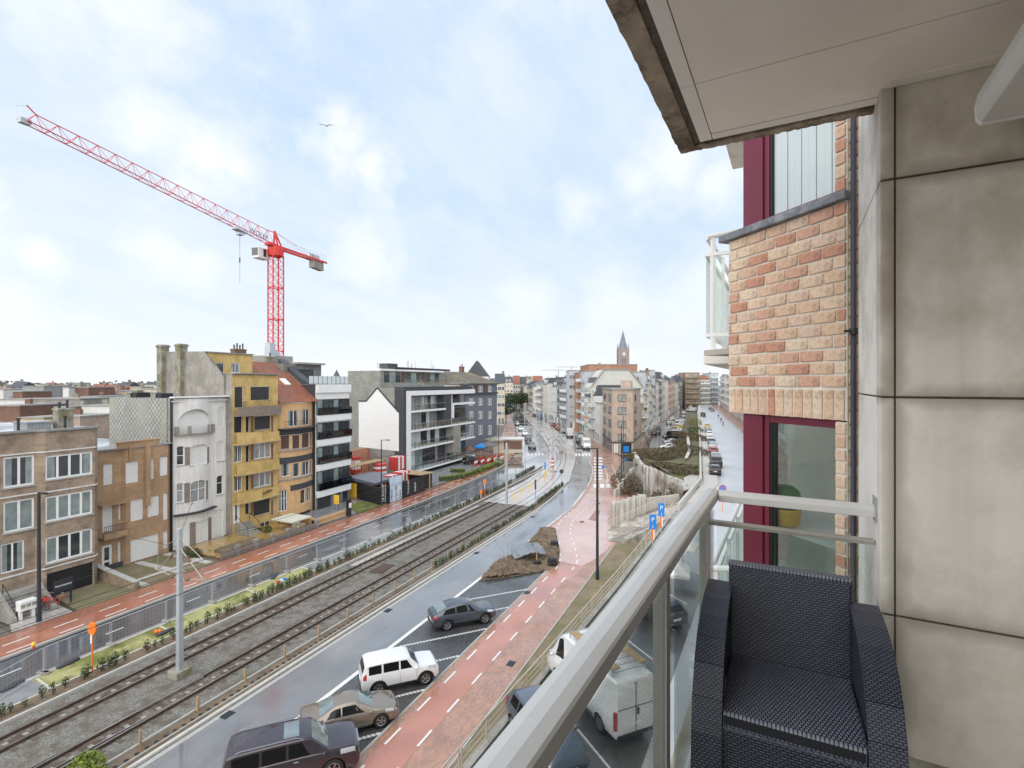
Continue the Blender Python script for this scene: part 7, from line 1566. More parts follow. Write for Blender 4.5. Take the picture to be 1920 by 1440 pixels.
# church-side cranes far away
for px, Y, yt, lb in ((1047, 700, 694, 'tiny far crane above the roofs of the main road'), (1072, 760, 688, 'second tiny far crane a little farther right')):
    t = thing('tower_crane', lb, 'crane', (*PD(px, Y), 0), CF); zc = EYE + (718 - yt) / 960 * Y; mb = MB(); mb.bar((0, 0, 0), (0, 0, zc), .8, .8); mb.build('mast', M['greyrender'], t); mb = MB(); mb.bar((-22, 0, zc), (9, 0, zc), .6, .6); mb.build('jib', M['greyrender'], t)
# roofs in the distance on the left
r = random.Random(21); used = set(); cnt = 0
def faraway(px0, px1, Y, yt, wall, roof, lb, floors=3, cols=3, rh=2.5, D=9, rot=0.0, roofm='roofslate'): return face(lb, px0, px1, Y, yt, wall, floors, cols, roof, D=D, rh=rh, roofm=roofm, name='distant_house', rot=rot)
named = [(-6, 37, 85, 762, 'bk_red', 'flat', 'red brick block with white windows at the left edge of the distant roofs', 3, 4), (0, 58, 110, 750, 'f_white', 'flat', 'low white block behind the red brick one at the left edge', 3, 3), (58, 150, 100, 749, 'greyrender', 'flat', 'wide blind grey block behind the brown apartment house', 1, 1),
         (42, 82, 150, 725, 'f_grey', 'flat', 'grey tall block among the distant roofs', 3, 1), (24, 42, 140, 735, 'bk_red', 'flat', 'small red brick house left of the grey tall block', 3, 2), (128, 166, 135, 727, 'bk_red', 'flat', 'red brick block with white end wall among distant roofs', 3, 3), (118, 129, 133, 727, 'f_white', 'flat', 'narrow white house beside the red brick block', 3, 1),
         (152, 186, 110, 745, 'bk_tan', 'flat', 'tan brick house behind the ochre house', 3, 2), (153, 205, 90, 762, 'f_white', 'flat', 'white terrace just behind the ochre brick house', 2, 4), (103, 125, 88, 765, 'bk_ochre', 'flat', 'small ochre annex behind the roof chimney', 1, 1), (36, 82, 80, 785, 'f_yellow', 'flat', 'low yellow annex behind the brown block roof', 1, 2),
         (82, 150, 82, 783, 'bk_tan', 'flat', 'tan brick annex behind the chimney', 1, 2), (186, 204, 140, 740, 'f_pale', 'gable', 'pale house behind the shingled wall', 3, 2), (202, 222, 160, 730, 'bk_red', 'gable', 'red roofed house at the shingled wall', 3, 2), (10, 36, 210, 716, 'f_white', 'gable', 'white gabled house high among the far roofs at the left', 3, 2), (265, 292, 260, 716, 'f_dark', 'gable', 'dark roofed villa on the horizon before the tall chimneys', 3, 3), (218, 240, 250, 716, 'f_brown', 'gable', 'brown roofed villa on the horizon', 3, 3)]
for (a, b, Y, yt, wl, rf, lb, fl_, cl) in named: faraway(a, b, Y, yt, wl, rf, lb, fl_, cl)
walls = ['f_white', 'f_cream', 'bk_red', 'f_beige', 'f_grey', 'bk_tan', 'f_white', 'bk_brown', 'f_pink']
px = -40
for Y, y0, y1, wmin, wmax in ((170, 726, 738, 22, 44), (215, 722, 732, 18, 36), (280, 719, 727, 14, 28), (360, 717, 723, 10, 24), (75, 800, 815, 40, 60)):
    px = -60
    while px < 305:
        w = r.uniform(wmin, wmax); wl = r.choice(walls); rf = r.choice(('flat', 'flat', 'gable', 'gable')); rm = r.choice(('roofred', 'roofslate', 'roofbrown'))
        if Y > 100 or px < 20:
            nm = {170: 'front row', 215: 'second row', 280: 'third row', 360: 'farthest row', 75: 'nearest row'}[Y]; gx = 'left' if px < 60 else ('middle' if px < 180 else 'right')
            o = faraway(px, px + w, Y + r.uniform(-15, 15), r.uniform(y0, y1), wl, rf, '%s %s house, %s of distant roofs, %s part' % (CN[wl], RN[rf], nm, gx), 3, 2 if Y > 250 else 3, rh=Y * r.uniform(.009, .016), roofm=rm, rot=r.uniform(-.3, .3)); o['group'] = 'distant houses behind the left side'
        px += w + r.uniform(0, 12)
px = 560
while px < 1000:      # low roofs glimpsed between and behind the middle blocks
    w = r.uniform(14, 30); wl = r.choice(walls); rf = r.choice(('flat', 'gable')); o = faraway(px, px + w, r.uniform(380, 440), r.uniform(709, 716), wl, rf, '%s %s house, background of the main road, %s' % (CN[wl], RN[rf], 'left' if px < 780 else 'right'), 3, 3, rh=4, roofm=r.choice(('roofred', 'roofslate'))); o['group'] = 'distant houses behind the middle'; px += w + r.uniform(0, 20)
px = 985
while px < 1330:
    w = r.uniform(10, 22); wl = r.choice(walls); rf = r.choice(('flat', 'gable')); o = faraway(px, px + w, r.uniform(400, 440), r.uniform(702, 710), wl, rf, '%s %s house, far background of the two streets, %s' % (CN[wl], RN[rf], 'left' if px < 1150 else 'right'), 5, 3, rh=4, roofm=r.choice(('roofred', 'roofslate'))); o['group'] = 'distant houses behind the two streets'; px += w + r.uniform(0, 8)
# woods on the horizon
M['farwood'] = mat('far_wood', (.085, .075, .065), .95, .3, .05); mb = MB(); r = random.Random(8)
for Y, n_, h0, h1 in ((420, 2600, 9, 17), (620, 2600, 10, 19), (900, 2600, 12, 22)):
    for i in range(n_):
        px = r.uniform(-500, 1000); Yy = Y + r.uniform(-40, 40); x, y = PD(px, Yy); env = h0 + (h1 - h0) * (.5 + .5 * math.sin(px * .031 + Y) * math.sin(px * .0113 + 2)); z = r.uniform(1, env); s_ = r.uniform(1.2, 3.2)
        e = Vector((r.uniform(-1, 1), r.uniform(-1, 1), r.uniform(-.5, .5))).normalized(); f = e.orthogonal().normalized(); c = Vector((x, y, z)); mb.face([c - e * s_, c - f * s_, c + e * s_, c + f * s_])
o = mb.build('far_wood', M['farwood'], kind='stuff'); tag(o, 'dark bare woods along the horizon behind the roofs', 'woods')
# ================================================================ retaining walls, ramp and garden in the middle
M['pleat'] = mat('stained_pleated_concrete', (.66, .64, .60), .85, .12, .7, .4, 9, col2=(.26, .225, .19), mixs=.45, streak=.95)
M['pleat2'] = mat('beige_pleated_concrete', (.50, .475, .43), .85, .1, 1, .4, 9, streak=.5)
def pleated(label, pts, n, m, w=.32, zig=.35):
    """wall of upright slabs set in a zigzag; pts: (x, y, top)"""
    t = street('retaining_wall', label, 'retaining wall', (pts[0][0], pts[0][1], 0)); l = interp(pts, 8); L3 = [0]
    for a, b in zip(l, l[1:]): L3.append(L3[-1] + math.hypot(b[0] - a[0], b[1] - a[1]))
    def at(s):
        for i in range(len(l) - 1):
            if s <= L3[i + 1] or i == len(l) - 2: k = (s - L3[i]) / (L3[i + 1] - L3[i]); return [l[i][j] + (l[i + 1][j] - l[i][j]) * k for j in range(3)]
    for i in range(n):
        a = at(L3[-1] * i / n); b = at(L3[-1] * (i + 1) / n); A = Vector(a[:2]); B = Vector(b[:2]); d = (B - A).normalized(); nn = Vector((-d.y, d.x)); h = (a[2] + b[2]) / 2; A2 = A + nn * zig
        mb = MB(); q = [A2 + nn * w, B + nn * w, B + d * .05, A2]; q = [A2, B, B + nn * w, A2 + nn * w]; mb.prism([tuple(v) for v in q], -.1, h); mb.build('concrete_slab', m, t, bevel=.02)
    return t
pw = [PD(1186, 105), PD(1193, 92), PD(1202, 80), PD(1217, 74.5), PD(1240, 70), PD(1277, 66)]
pleated('tall stained concrete wall of stepped upright slabs below the garden', [(*pw[0], 2.6), (*pw[1], 3.3), (*pw[2], 4.0), (*pw[3], 4.5), (*pw[4], 4.4), (*pw[5], 4.2)], 20, M['pleat'])
pl_ = [(1145, 62.2, 2.5), (1147, 60.2, 2.7), (1160, 59.4, 2.95), (1180, 59.6, 3.3), (1212, 60.2, 3.7)]
pleated('lower beige pleated concrete wall rounded at its left end', [(*PD(a, b), h) for a, b, h in pl_], 9, M['pleat2'], zig=.45)
t = street('garden_wall', 'plain beige concrete wall between the ramp and the brown hedge', 'wall', (*PD(1212, 60.3), 0)); a, b = PD(1212, 60.4), PD(1272, 62.5); mb = MB(); mb.bar((*a, 1.55), (*b, 1.55), .3, 3.3); mb.build('wall', M['pleat2'], t)
t = street('pleated_wall', 'short dark pleated wall before the brown hedge on the left', 'wall', (*PD(1150, 76), 0))
for i in range(5): a, b = PD(1152 + i * 7.5, 75 + i * 1.2), PD(1158.5 + i * 7.5, 76.5 + i * 1.2); mb = MB(); mb.bar((*a, .5 + .28 * i), (*b, .5 + .28 * i), .3, 1.2 + .56 * i); mb.build('concrete_slab', M['pleat2'], t)
# ramp with railings
rp = [PD(1140, 54.2), PD(1175, 53.4), PD(1272, 56.8), PD(1268, 60), PD(1172, 58.6), PD(1140, 57.6)]
r0, r1 = Vector(PD(1141, 55.5)), Vector(PD(1262, 57)); rd = (r1 - r0)
rz = lambda x, y: max(0.06, min(2.5, 2.5 * ((Vector((x, y)) - r0).dot(rd) / rd.length_squared)))
t = street('ramp', 'concrete ramp climbing from the red paving to the upper street', 'ramp', (*rp[0], 0)); mb = MB(); mb.prism([rp[0], rp[1], rp[2], rp[3], rp[4], rp[5]], -.05, rz); mb.build('ramp_body', M['pleat'], t)
for e0, e1 in ((rp[0], rp[2]), (rp[5], rp[3])):
    a, b = Vector(e0), Vector(e1)
    for k in (1.0, .75, .5, .25):
        mb = MB(); q = [a + (b - a) * (i / 6) for i in range(7)]; mb.path([(p.x, p.y, rz(p.x, p.y) + k) for p in q], .03, 5); mb.build('rail', M['brass'], t)
    for i in range(7): p = a + (b - a) * (i / 6); mb = MB(); mb.tube((p.x, p.y, rz(p.x, p.y)), (p.x, p.y, rz(p.x, p.y) + 1.0), .035, 5); mb.build('post', M['brass'], t)
# garden ground rising from the middle street to the upper street
gl_ = interp([(*pw[0], 2.3), (*PD(1205, 118), .5), (*PD(1225, 128), .3), (*PD(1262, 130), .5), (*PD(1272, 150), .8), (*PD(1280, 185), 1.2), (*PD(1290, 240), 2)], 4)
gr_ = interp([(*PD(1290, 70), 2.6), (78.5, 4.9, 2.5), (100, 6.1, 2.5), (128, 7.8, 2.5), (150, 9.2, 2.5), (189, 11.9, 2.5), (250, 16, 2.5)], 4)
mb = MB()
for i in range(len(gl_) - 1):
    for j in range(8):
        f = lambda A, B, k: (A[0] + (B[0] - A[0]) * k, A[1] + (B[1] - A[1]) * k, A[2] + (B[2] - A[2]) * k + .35 * math.sin(math.pi * k))
        mb.face([f(gl_[i], gr_[i], j / 8), f(gl_[i], gr_[i], (j + 1) / 8), f(gl_[i + 1], gr_[i + 1], (j + 1) / 8), f(gl_[i + 1], gr_[i + 1], j / 8)])
M['gardensoil'] = mat('garden_ground', (.15, .115, .075), .9, .3, .6, .8, 4, col2=(.12, .14, .045), mixs=.2, coord='world', dist=.06)
mb.build('garden_ground', M['gardensoil'], kind='structure')
mb = MB(); f_ = [(*PD(1278, 67), 2.6), (*PD(1320, 71.5), 2.6), (*PD(1314, 84), 2.62), (*PD(1283, 76), 2.75)]; mb.face(f_); mb.build('concrete_apron', M['pleat2'], kind='structure')
slab('garden_fill', [PD(1215, 76), PD(1278, 67.2), PD(1322, 70), PD(1314, 88), PD(1283, 84), PD(1235, 84), PD(1205, 96)], 0, 2.55, M['gardensoil'])
sheet('garden_path', [PD(1283, 95), PD(1289, 95), PD(1296, 105), PD(1294, 118), PD(1291, 140), PD(1287, 140), PD(1288, 118), PD(1290, 106)], 2.85, M['palekerb'])
sheet('middle_street', [P(1120, 868), P(1190, 862), P(1262, 850), P(1275, 820), P(1284, 795), P(1290, 775), P(1272, 768), P(1255, 783), P(1235, 800), P(1222, 820), P(1212, 838), P(1195, 852), P(1150, 856)], -.02, M['asphalt2'])
slab('middle_pavement', [P(1186, 858), P(1203, 842), P(1220, 817), P(1240, 795), P(1256, 780), P(1252, 780), P(1234, 795), P(1216, 814), P(1200, 836), P(1187, 853)], -.1, .08, M['redmix'])
t = street('parapet_wall', 'pale low parapet wall on the left side of the upper street', 'wall', (78, 4.6, UPZ))
l = [(60, 5.9), (78, 4.6), (128, 7.7), (189, 11.8), (265, 17.1)]
for a, b in zip(l, l[1:]): mb = MB(); mb.bar((*a, UPZ + .3), (*b, UPZ + .3), .3, .9); mb.build('wall_section', M['palekerb'], t)
M['leafolive'] = mat('olive_hedge', (.10, .10, .045), .8, .3, 3, col2=(.13, .09, .05), mixs=1)
def bush(px, Y, z, rx, ry, rz_, m, label, n=500, size=.16, seed=0, cat='bush', grp=None):
    if Y > 84: rz_ *= .55
    o = inst(leafmesh('bush', n, rx, ry, rz_, size, seed, M[m], rz_ * .6), 'garden_bush', None, (*PD(px, Y), z), AZ); tag(o, label, cat, grp); return o
bs = [(1166, 80, 0, 5.5, 1.6, 1.6, 'leafbrown', 'brown leafless hedge behind the lower pleated wall on the left'), (1183, 78, 0, 2.5, 1.6, 2.0, 'leafbrown', 'brown twiggy hedge right before the tall stained wall'), (1235, 66.5, 0, 2.2, .8, 1.9, 'leafbrown', 'brown creeper at the foot of the tall stained wall'), (1262, 64.8, 0, 1.8, .8, 2.6, 'leafbrown', 'brown creeper climbing the right end of the stained wall'),
      (1215, 100, 2.2, 2.5, 5.5, 1.0, 'leafbrown', 'low brownish hedge along the top left of the garden'), (1232, 88, 2.4, 2.0, 4, .9, 'leafbrown', 'dark brown hedge just above the stained wall'), (1250, 102, 2.1, 3, 6, .8, 'leafolive', 'olive green hedge in the middle of the garden'), (1272, 86, 2.5, 2, 3.5, .8, 'leafolive', 'olive green low shrubs near the ramp top'), (1285, 80, 2.6, 2, 2.6, .6, 'leafbrown', 'pale brown shrubs beside the concrete apron'),
      (1276, 110, 1.9, 5, 2.4, 1.4, 'leafolive', 'rounded dark green shrub left of the curved path'), (1277, 126, 1.6, 5, 2.0, 1.4, 'leafolive', 'second rounded green shrub left of the curved path'), (1276, 144, 1.8, 5, 2.0, 1.6, 'leafbrown', 'third rounded brownish shrub left of the path'), (1302, 106, 2.4, 8, 2.2, 1.5, 'leafbrown', 'large red brown shrub bed right of the curved path'), (1302, 132, 2.4, 9, 2.6, 1.4, 'leafbrown', 'brown shrub bed farther right of the path'), (1304, 150, 2.4, 3, 2.4, 2.0, 'leaf', 'green clipped shrub by the upper promenade'), (1303, 176, 2.4, 2.4, 2.4, 2.6, 'leafyellow', 'round yellow green tree shrub by the upper promenade'), (1240, 112, 1.6, 3, 7, 1.1, 'leafbrown', 'brown hedge before the parked white cars'), (1192, 112, .2, 2, 3, 1.1, 'leaf', 'small green hedge beside the brown corner building')]
for i, (px, Y, z, rx, ry, rz_, m, lb) in enumerate(bs): bush(px, Y, z, rx, ry, rz_, m, lb, int(500 + rx * ry * 60), .17, i)
def tree(px, Y, z, h, cr, label, bare=False, m='leafdark', seed=0):
    t = thing('tree', label, 'tree', (*PD(px, Y), z), 0); r = random.Random(seed); mb = MB(); mb.tube((0, 0, 0), (0, 0, h * .45), h * .022, 7, r2=h * .014)
    ends = []
    for i in range(7):
        a = r.uniform(0, 6.28); q = (math.cos(a) * cr * .5, math.sin(a) * cr * .5, h * r.uniform(.6, .85)); mb.tube((0, 0, h * r.uniform(.3, .45)), q, h * .011, 5, r2=h * .006); ends.append(q)
        for j in range(4): e = (q[0] + r.uniform(-1, 1) * cr * .5, q[1] + r.uniform(-1, 1) * cr * .5, q[2] + r.uniform(0, .25) * h); mb.tube(q, e, h * .005, 4, r2=.01)
    mb.build('trunk', M['bark'], t)
    if not bare: inst(leafmesh('crown', 900, cr, cr, h * .32, cr * .09, seed, M[m], h * .68, .2), 'crown', t)
    else: inst(leafmesh('twigs', 160, cr * .8, cr * .8, h * .3, .05, seed, M['leafbrown'], h * .75, .1), 'crown', t)
tree(1216, 100, 2.0, 6.5, 1.8, 'bare young tree standing in the left corner of the garden', True, seed=3); tree(1264, 118, 2.2, 5, 1.3, 'small bare tree beside the parked white cars', True, seed=4)
for i, (px, Y, h, c) in enumerate(((957, 300, 11, 6), (968, 310, 10, 6), (978, 315, 11, 6.5), (949, 215, 9, 4.5))): tree(px, Y, 0, h, c, ('dark tree leftmost of the clump at the end of the left road', 'dark tree in the middle of the clump at the end of the road', 'dark tree rightmost of the clump at the end of the road', 'dark bushy tree behind the cafe terrace')[i], seed=20 + i)
# cafe terrace beyond the hedge corner
def parasol(px, py, z0, h, rr, m, label, closed=False):
    t = thing('parasol', label, 'parasol', (*P(px, py, z0), z0), rnd.uniform(0, 1)); mb = MB(); mb.tube((0, 0, 0), (0, 0, h), .04, 6); mb.build('pole', M['metal'], t); mb = MB(); n_ = 4 if not closed else 8
    pts = [(rr * math.cos(i * 2 * math.pi / n_), rr * math.sin(i * 2 * math.pi / n_)) for i in range(n_)]
    for i in range(n_): a, b = pts[i], pts[(i + 1) % n_]; mb.face([(a[0], a[1], h - .75), (b[0], b[1], h - .75), (0, 0, h + .05)]); mb.face([(a[0], a[1], h - .75), (b[0], b[1], h - .75), (b[0], b[1], h - .95), (a[0], a[1], h - .95)])
    mb.build('canopy', M[m] if isinstance(m, str) else m, t)
parasol(901, 858, .1, 3.2, 1.7, 'blue', 'blue parasol of the cafe before the blue grey house'); parasol(880, 862, .1, 3.0, 1.5, 'bk_red', 'dull red parasol left of the blue one at the cafe'); parasol(916, 856, .1, 3.4, 2.6, 'f_dark', 'dark grey parasol at the right end of the cafe terrace'); parasol(930, 848, .1, 3.8, 3.4, 'greyrender', 'wide grey parasol beside the cafe kiosk')
t = thing('cafe_kiosk', 'low cafe pavilion with cream and red front beyond the hedge corner', 'kiosk', (*P(925, 850), .1), CF); mb = MB(); mb.box(0, 7, 0, 4, 0, 3.2); mb.build('wall', M['f_cream'], t); mb = MB(); mb.box(2.5, 6.8, -.06, -.01, .9, 2.8); mb.build('red_front', M['bk_red'], t); mb = MB(); mb.box(-.3, 7.3, -.5, 4, 3.2, 3.4); mb.build('roof', M['offwhite'], t)
cm = MB(); cm.box(-.25, .25, -.25, .25, .4, .46); cm.box(-.25, .25, .2, .25, .46, .95)
for x in (-.22, .22):
    for y in (-.22, .22): cm.bar((x, y, 0), (x, y, .4), .05, .05)
cmr = cm.mesh('cafe_chair', M['red']); r = random.Random(2)
for i in range(26): px = 888 + (i % 13) * 4.4 + r.uniform(-1, 1); py = 866 + (i // 13) * 5 - (i % 13) * .5; o = inst(cmr, 'cafe_chair', None, (*P(px, py), .1), r.uniform(0, 6)); tag(o, 'red cafe chair on the terrace beyond the hedge corner', 'chair', 'red chairs of the cafe terrace')
for i in range(5): t = thing('red_barrier', 'red and white plastic barrier around the cafe terrace, %s from the left' % ORD[i], 'barrier', (*P(893 + i * 12, 874 - i * 2.2), .1), .2); mb = MB(); mb.box(-1, 1, -.1, .1, .1, .55); mb.build('lower_panel', M['red'], t); mb = MB(); mb.box(-1, 1, -.1, .1, .56, .95); mb.build('upper_panel', M['white'], t)
# terrace parasols on the upper street, seen through our glass
parasol(1262, 1120, UPZ, 2.6, 1.5, 'offwhite', 'white parasol seen through the balcony glass, nearer one'); parasol(1280, 1068, UPZ, 2.6, 1.5, 'offwhite', 'white parasol seen through the balcony glass, farther one')
bo = MB(); bo.tube((0, 0, 0), (0, 0, .95), .07, 8); bom = bo.mesh('bollard', M['darkmetal']); bo = MB(); bo.tube((0, 0, 0), (0, 0, .95), .07, 8); bor = bo.mesh('bollard', M['orange'])
for i in range(12): u = 40 + i * 3.4; k = i % 3 == 1; o = inst(bor if k else bom, 'bollard', None, (u, -1.25 - (u - 40) * .07 if u < 78 else -3.9, UPZ + .1)); tag(o, ('orange red' if k else 'dark') + ' bollard in the row on the kerb of the upper street', 'bollard', ('orange' if k else 'dark') + ' bollards on the upper kerb')
# ================================================================ vehicles
def paint(name, c, met=.0, rough=.3): return mat(name, c, rough, .03, .6, metal=met, spec=.5, coat=.8)
M['trim'] = M['black']; M['lampglass'] = mat('lamp_glass', (.55, .57, .60), .12, .1, 8, metal=.3, coat=1); M['taillight'] = mat('tail_light', (.42, .012, .012), .2, .1, 6, coat=1); M['alloy'] = mat('alloy', (.42, .42, .44), .3, .1, 5, metal=.8); M['plate'] = mat('number_plate', (.78, .76, .74), .4)
M['carglass'] = mat('car_glass', (.006, .007, .008), .12, .2, 1, spec=.35); M['screen'] = mat('windscreen', (.16, .20, .20), .07, .3, 1.2, spec=.9, coat=1)
ST = {  # x, half width, z bottom, z belt, z top, half width of top
 'suv': (dict(L=5.36, wb=3.07, r=.43, W=2.04), [(-2.68, .88, .50, 1.10, 1.14, .76), (-2.62, .97, .34, 1.22, 1.27, .84), (-2.42, 1.0, .28, 1.24, 1.84, .77), (-2.1, 1.02, .26, 1.25, 1.92, .78), (-.8, 1.02, .26, 1.25, 1.95, .79), (.35, 1.02, .26, 1.24, 1.93, .78), (.72, 1.02, .26, 1.23, 1.87, .76), (1.42, 1.01, .26, 1.20, 1.27, .88), (1.9, 1.01, .26, 1.18, 1.25, .88), (2.45, .98, .28, 1.14, 1.20, .84), (2.62, .92, .34, 1.02, 1.08, .80), (2.68, .86, .45, .85, .90, .76)], [(-2.25, -1.25), (-1.15, -.25), (-.15, .66)], (.74, 1.40), (-2.60, -2.44)),
 'jeep': (dict(L=4.24, wb=2.57, r=.36, W=1.80), [(-2.10, .80, .48, .98, 1.02, .68), (-2.06, .87, .36, 1.08, 1.14, .74), (-1.90, .89, .30, 1.10, 1.60, .68), (-1.7, .90, .28, 1.10, 1.66, .69), (-.6, .90, .28, 1.09, 1.69, .70), (.30, .90, .28, 1.08, 1.66, .69), (.50, .90, .28, 1.08, 1.61, .68), (1.02, .90, .28, 1.06, 1.10, .78), (1.5, .90, .28, 1.03, 1.08, .78), (1.95, .87, .30, .98, 1.03, .74), (2.08, .82, .38, .85, .90, .70), (2.11, .76, .46, .70, .74, .66)], [(-1.72, -1.05), (-.95, -.12), (-.03, .62)], (.54, 1.00), (-2.04, -1.92)),
 'coupe': (dict(L=4.58, wb=2.64, r=.34, W=1.83), [(-2.29, .76, .50, .80, .86, .66), (-2.2, .85, .34, .92, .98, .72), (-1.75, .90, .24, .95, 1.02, .74), (-1.45, .91, .22, .95, 1.05, .70), (-.75, .91, .22, .94, 1.36, .58), (-.3, .91, .22, .93, 1.40, .58), (.15, .91, .22, .93, 1.38, .57), (.35, .91, .22, .92, 1.33, .56), (1.10, .90, .22, .90, .96, .74), (1.6, .89, .22, .86, .92, .74), (2.08, .84, .24, .76, .82, .70), (2.25, .74, .32, .62, .66, .62), (2.29, .64, .42, .52, .55, .56)], [(-1.15, -.48), (-.42, .62)], (.38, 1.06), (-1.42, -.78)),
 'cross': (dict(L=4.57, wb=2.72, r=.36, W=1.84), [(-2.28, .78, .50, .92, .98, .68), (-2.22, .86, .36, 1.04, 1.10, .72), (-1.95, .90, .26, 1.06, 1.20, .70), (-1.25, .91, .25, 1.04, 1.45, .62), (-.6, .91, .25, 1.02, 1.55, .62), (.05, .91, .25, 1.00, 1.56, .62), (.40, .91, .25, .99, 1.48, .60), (1.12, .90, .25, .97, 1.04, .76), (1.6, .90, .25, .93, .99, .76), (2.08, .86, .27, .84, .90, .72), (2.24, .78, .33, .70, .74, .66), (2.28, .70, .42, .58, .60, .60)], [(-1.62, -.72), (-.62, .12), (.2, .78)], (.43, 1.08), (-1.92, -1.28)),
 'hatch': (dict(L=4.2, wb=2.58, r=.33, W=1.78), [(-2.10, .76, .46, .88, .92, .64), (-2.04, .84, .34, .98, 1.04, .70), (-1.75, .88, .24, 1.0, 1.36, .62), (-1.45, .89, .22, 1.0, 1.45, .62), (-.5, .89, .22, .97, 1.50, .63), (.15, .89, .22, .95, 1.47, .62), (.35, .89, .22, .94, 1.42, .60), (1.05, .88, .22, .92, .98, .74), (1.5, .87, .22, .86, .92, .72), (1.92, .83, .24, .76, .80, .68), (2.06, .75, .32, .62, .66, .62), (2.10, .66, .40, .50, .54, .56)], [(-1.55, -.95), (-.85, -.05), (.03, .7)], (.38, 1.02), (-2.02, -1.78)),
 'van': (dict(L=6.0, wb=3.6, r=.36, W=2.0), [(-3.0, .93, .42, 1.30, 2.52, .86), (-2.96, .98, .34, 1.32, 2.58, .90), (-1.5, 1.0, .30, 1.32, 2.64, .92), (.9, 1.0, .30, 1.32, 2.64, .92), (1.35, 1.0, .30, 1.32, 2.56, .90), (1.65, 1.0, .30, 1.30, 2.36, .86), (2.35, .99, .30, 1.22, 1.46, .84), (2.75, .95, .30, 1.05, 1.18, .80), (2.95, .88, .36, .80, .92, .76), (3.0, .80, .44, .62, .68, .70)], [(1.15, 1.98)], (1.68, 2.30), None)}
NS = 13
def section(s):
    x, w, zb, bt, tp, wt = s; h = bt - zb
    return [(x, 0, zb), (x, w * .82, zb), (x, w * .95, zb + .06), (x, w, zb + h * .30), (x, w * 1.0, zb + h * .62), (x, w * .985, zb + h * .86), (x, w * .93, bt), (x, wt + .02, tp - min(.06, (tp - bt) * .2)), (x, wt * .93, tp), (x, wt * .55, tp + .02), (x, 0, tp + .028)]
def surf(st, x, k):
    """point on the body at length x and section position k (0 bottom .. 10 roof centre)"""
    for a, b in zip(st, st[1:]):
        if a[0] <= x <= b[0]:
            t = (x - a[0]) / (b[0] - a[0]); s = tuple(p + (q - p) * t for p, q in zip(a, b)); c = section(s); i = min(int(k), 9); f = k - i
            return Vector(c[i]) * (1 - f) + Vector(c[i + 1]) * f
    return Vector(section(st[-1] if x > st[-1][0] else st[0])[int(k)])
def patch(mb, st, x0, x1, k0, k1, off, side=1, nx=3, nk=2, taper=None):
    g = []
    for i in range(nx + 1):
        x = x0 + (x1 - x0) * i / nx; rowp = []
        for j in range(nk + 1):
            k = k0 + (k1 - k0) * j / nk; xx = x if taper is None else x + taper(i / nx, j / nk); p = surf(st, xx, k); dx = surf(st, min(xx + .02, st[-1][0]), k) - surf(st, max(xx - .02, st[0][0]), k); dk = surf(st, xx, min(k + .05, 10)) - surf(st, xx, max(k - .05, 0)); n_ = dx.cross(dk)
            if n_.length > 1e-9: n_.normalize()
            if n_.y < 0 and k < 8: n_ = -n_
            if k >= 8 and n_.z < 0: n_ = -n_
            p = p + n_ * off; rowp.append((p.x, p.y * side, p.z))
        g.append(rowp)
    for i in range(nx):
        for j in range(nk): mb.face([g[i][j], g[i + 1][j], g[i + 1][j + 1], g[i][j + 1]])
def car_parts(kind, detail=True):
    d, st, wins, ws, rw = ST[kind]; out = []
    mb = MB(); secs = [section(s) for s in st]; full = [[p for p in c] + [(p[0], -p[1], p[2]) for p in c[-2:0:-1]] for c in secs]; m_ = len(full[0]); i0 = 0
    for c in full: mb.v += c
    for i in range(len(full) - 1):
        for k in range(m_): j = (k + 1) % m_; mb.f.append((i * m_ + k, i * m_ + j, (i + 1) * m_ + j, (i + 1) * m_ + k)); mb.m.append(0)
    mb.f.append(tuple(range(m_))); mb.f.append(tuple((len(full) - 1) * m_ + m_ - 1 - k for k in range(m_))); mb.m += [0, 0]
    body = mb
    wh = [(sx * d['wb'] / 2 + (.05 if kind != 'van' else -.05), sy * (d['W'] / 2 - .13)) for sx in (-1, 1) for sy in (-1, 1)]
    return d, st, wins, ws, rw, body, wh
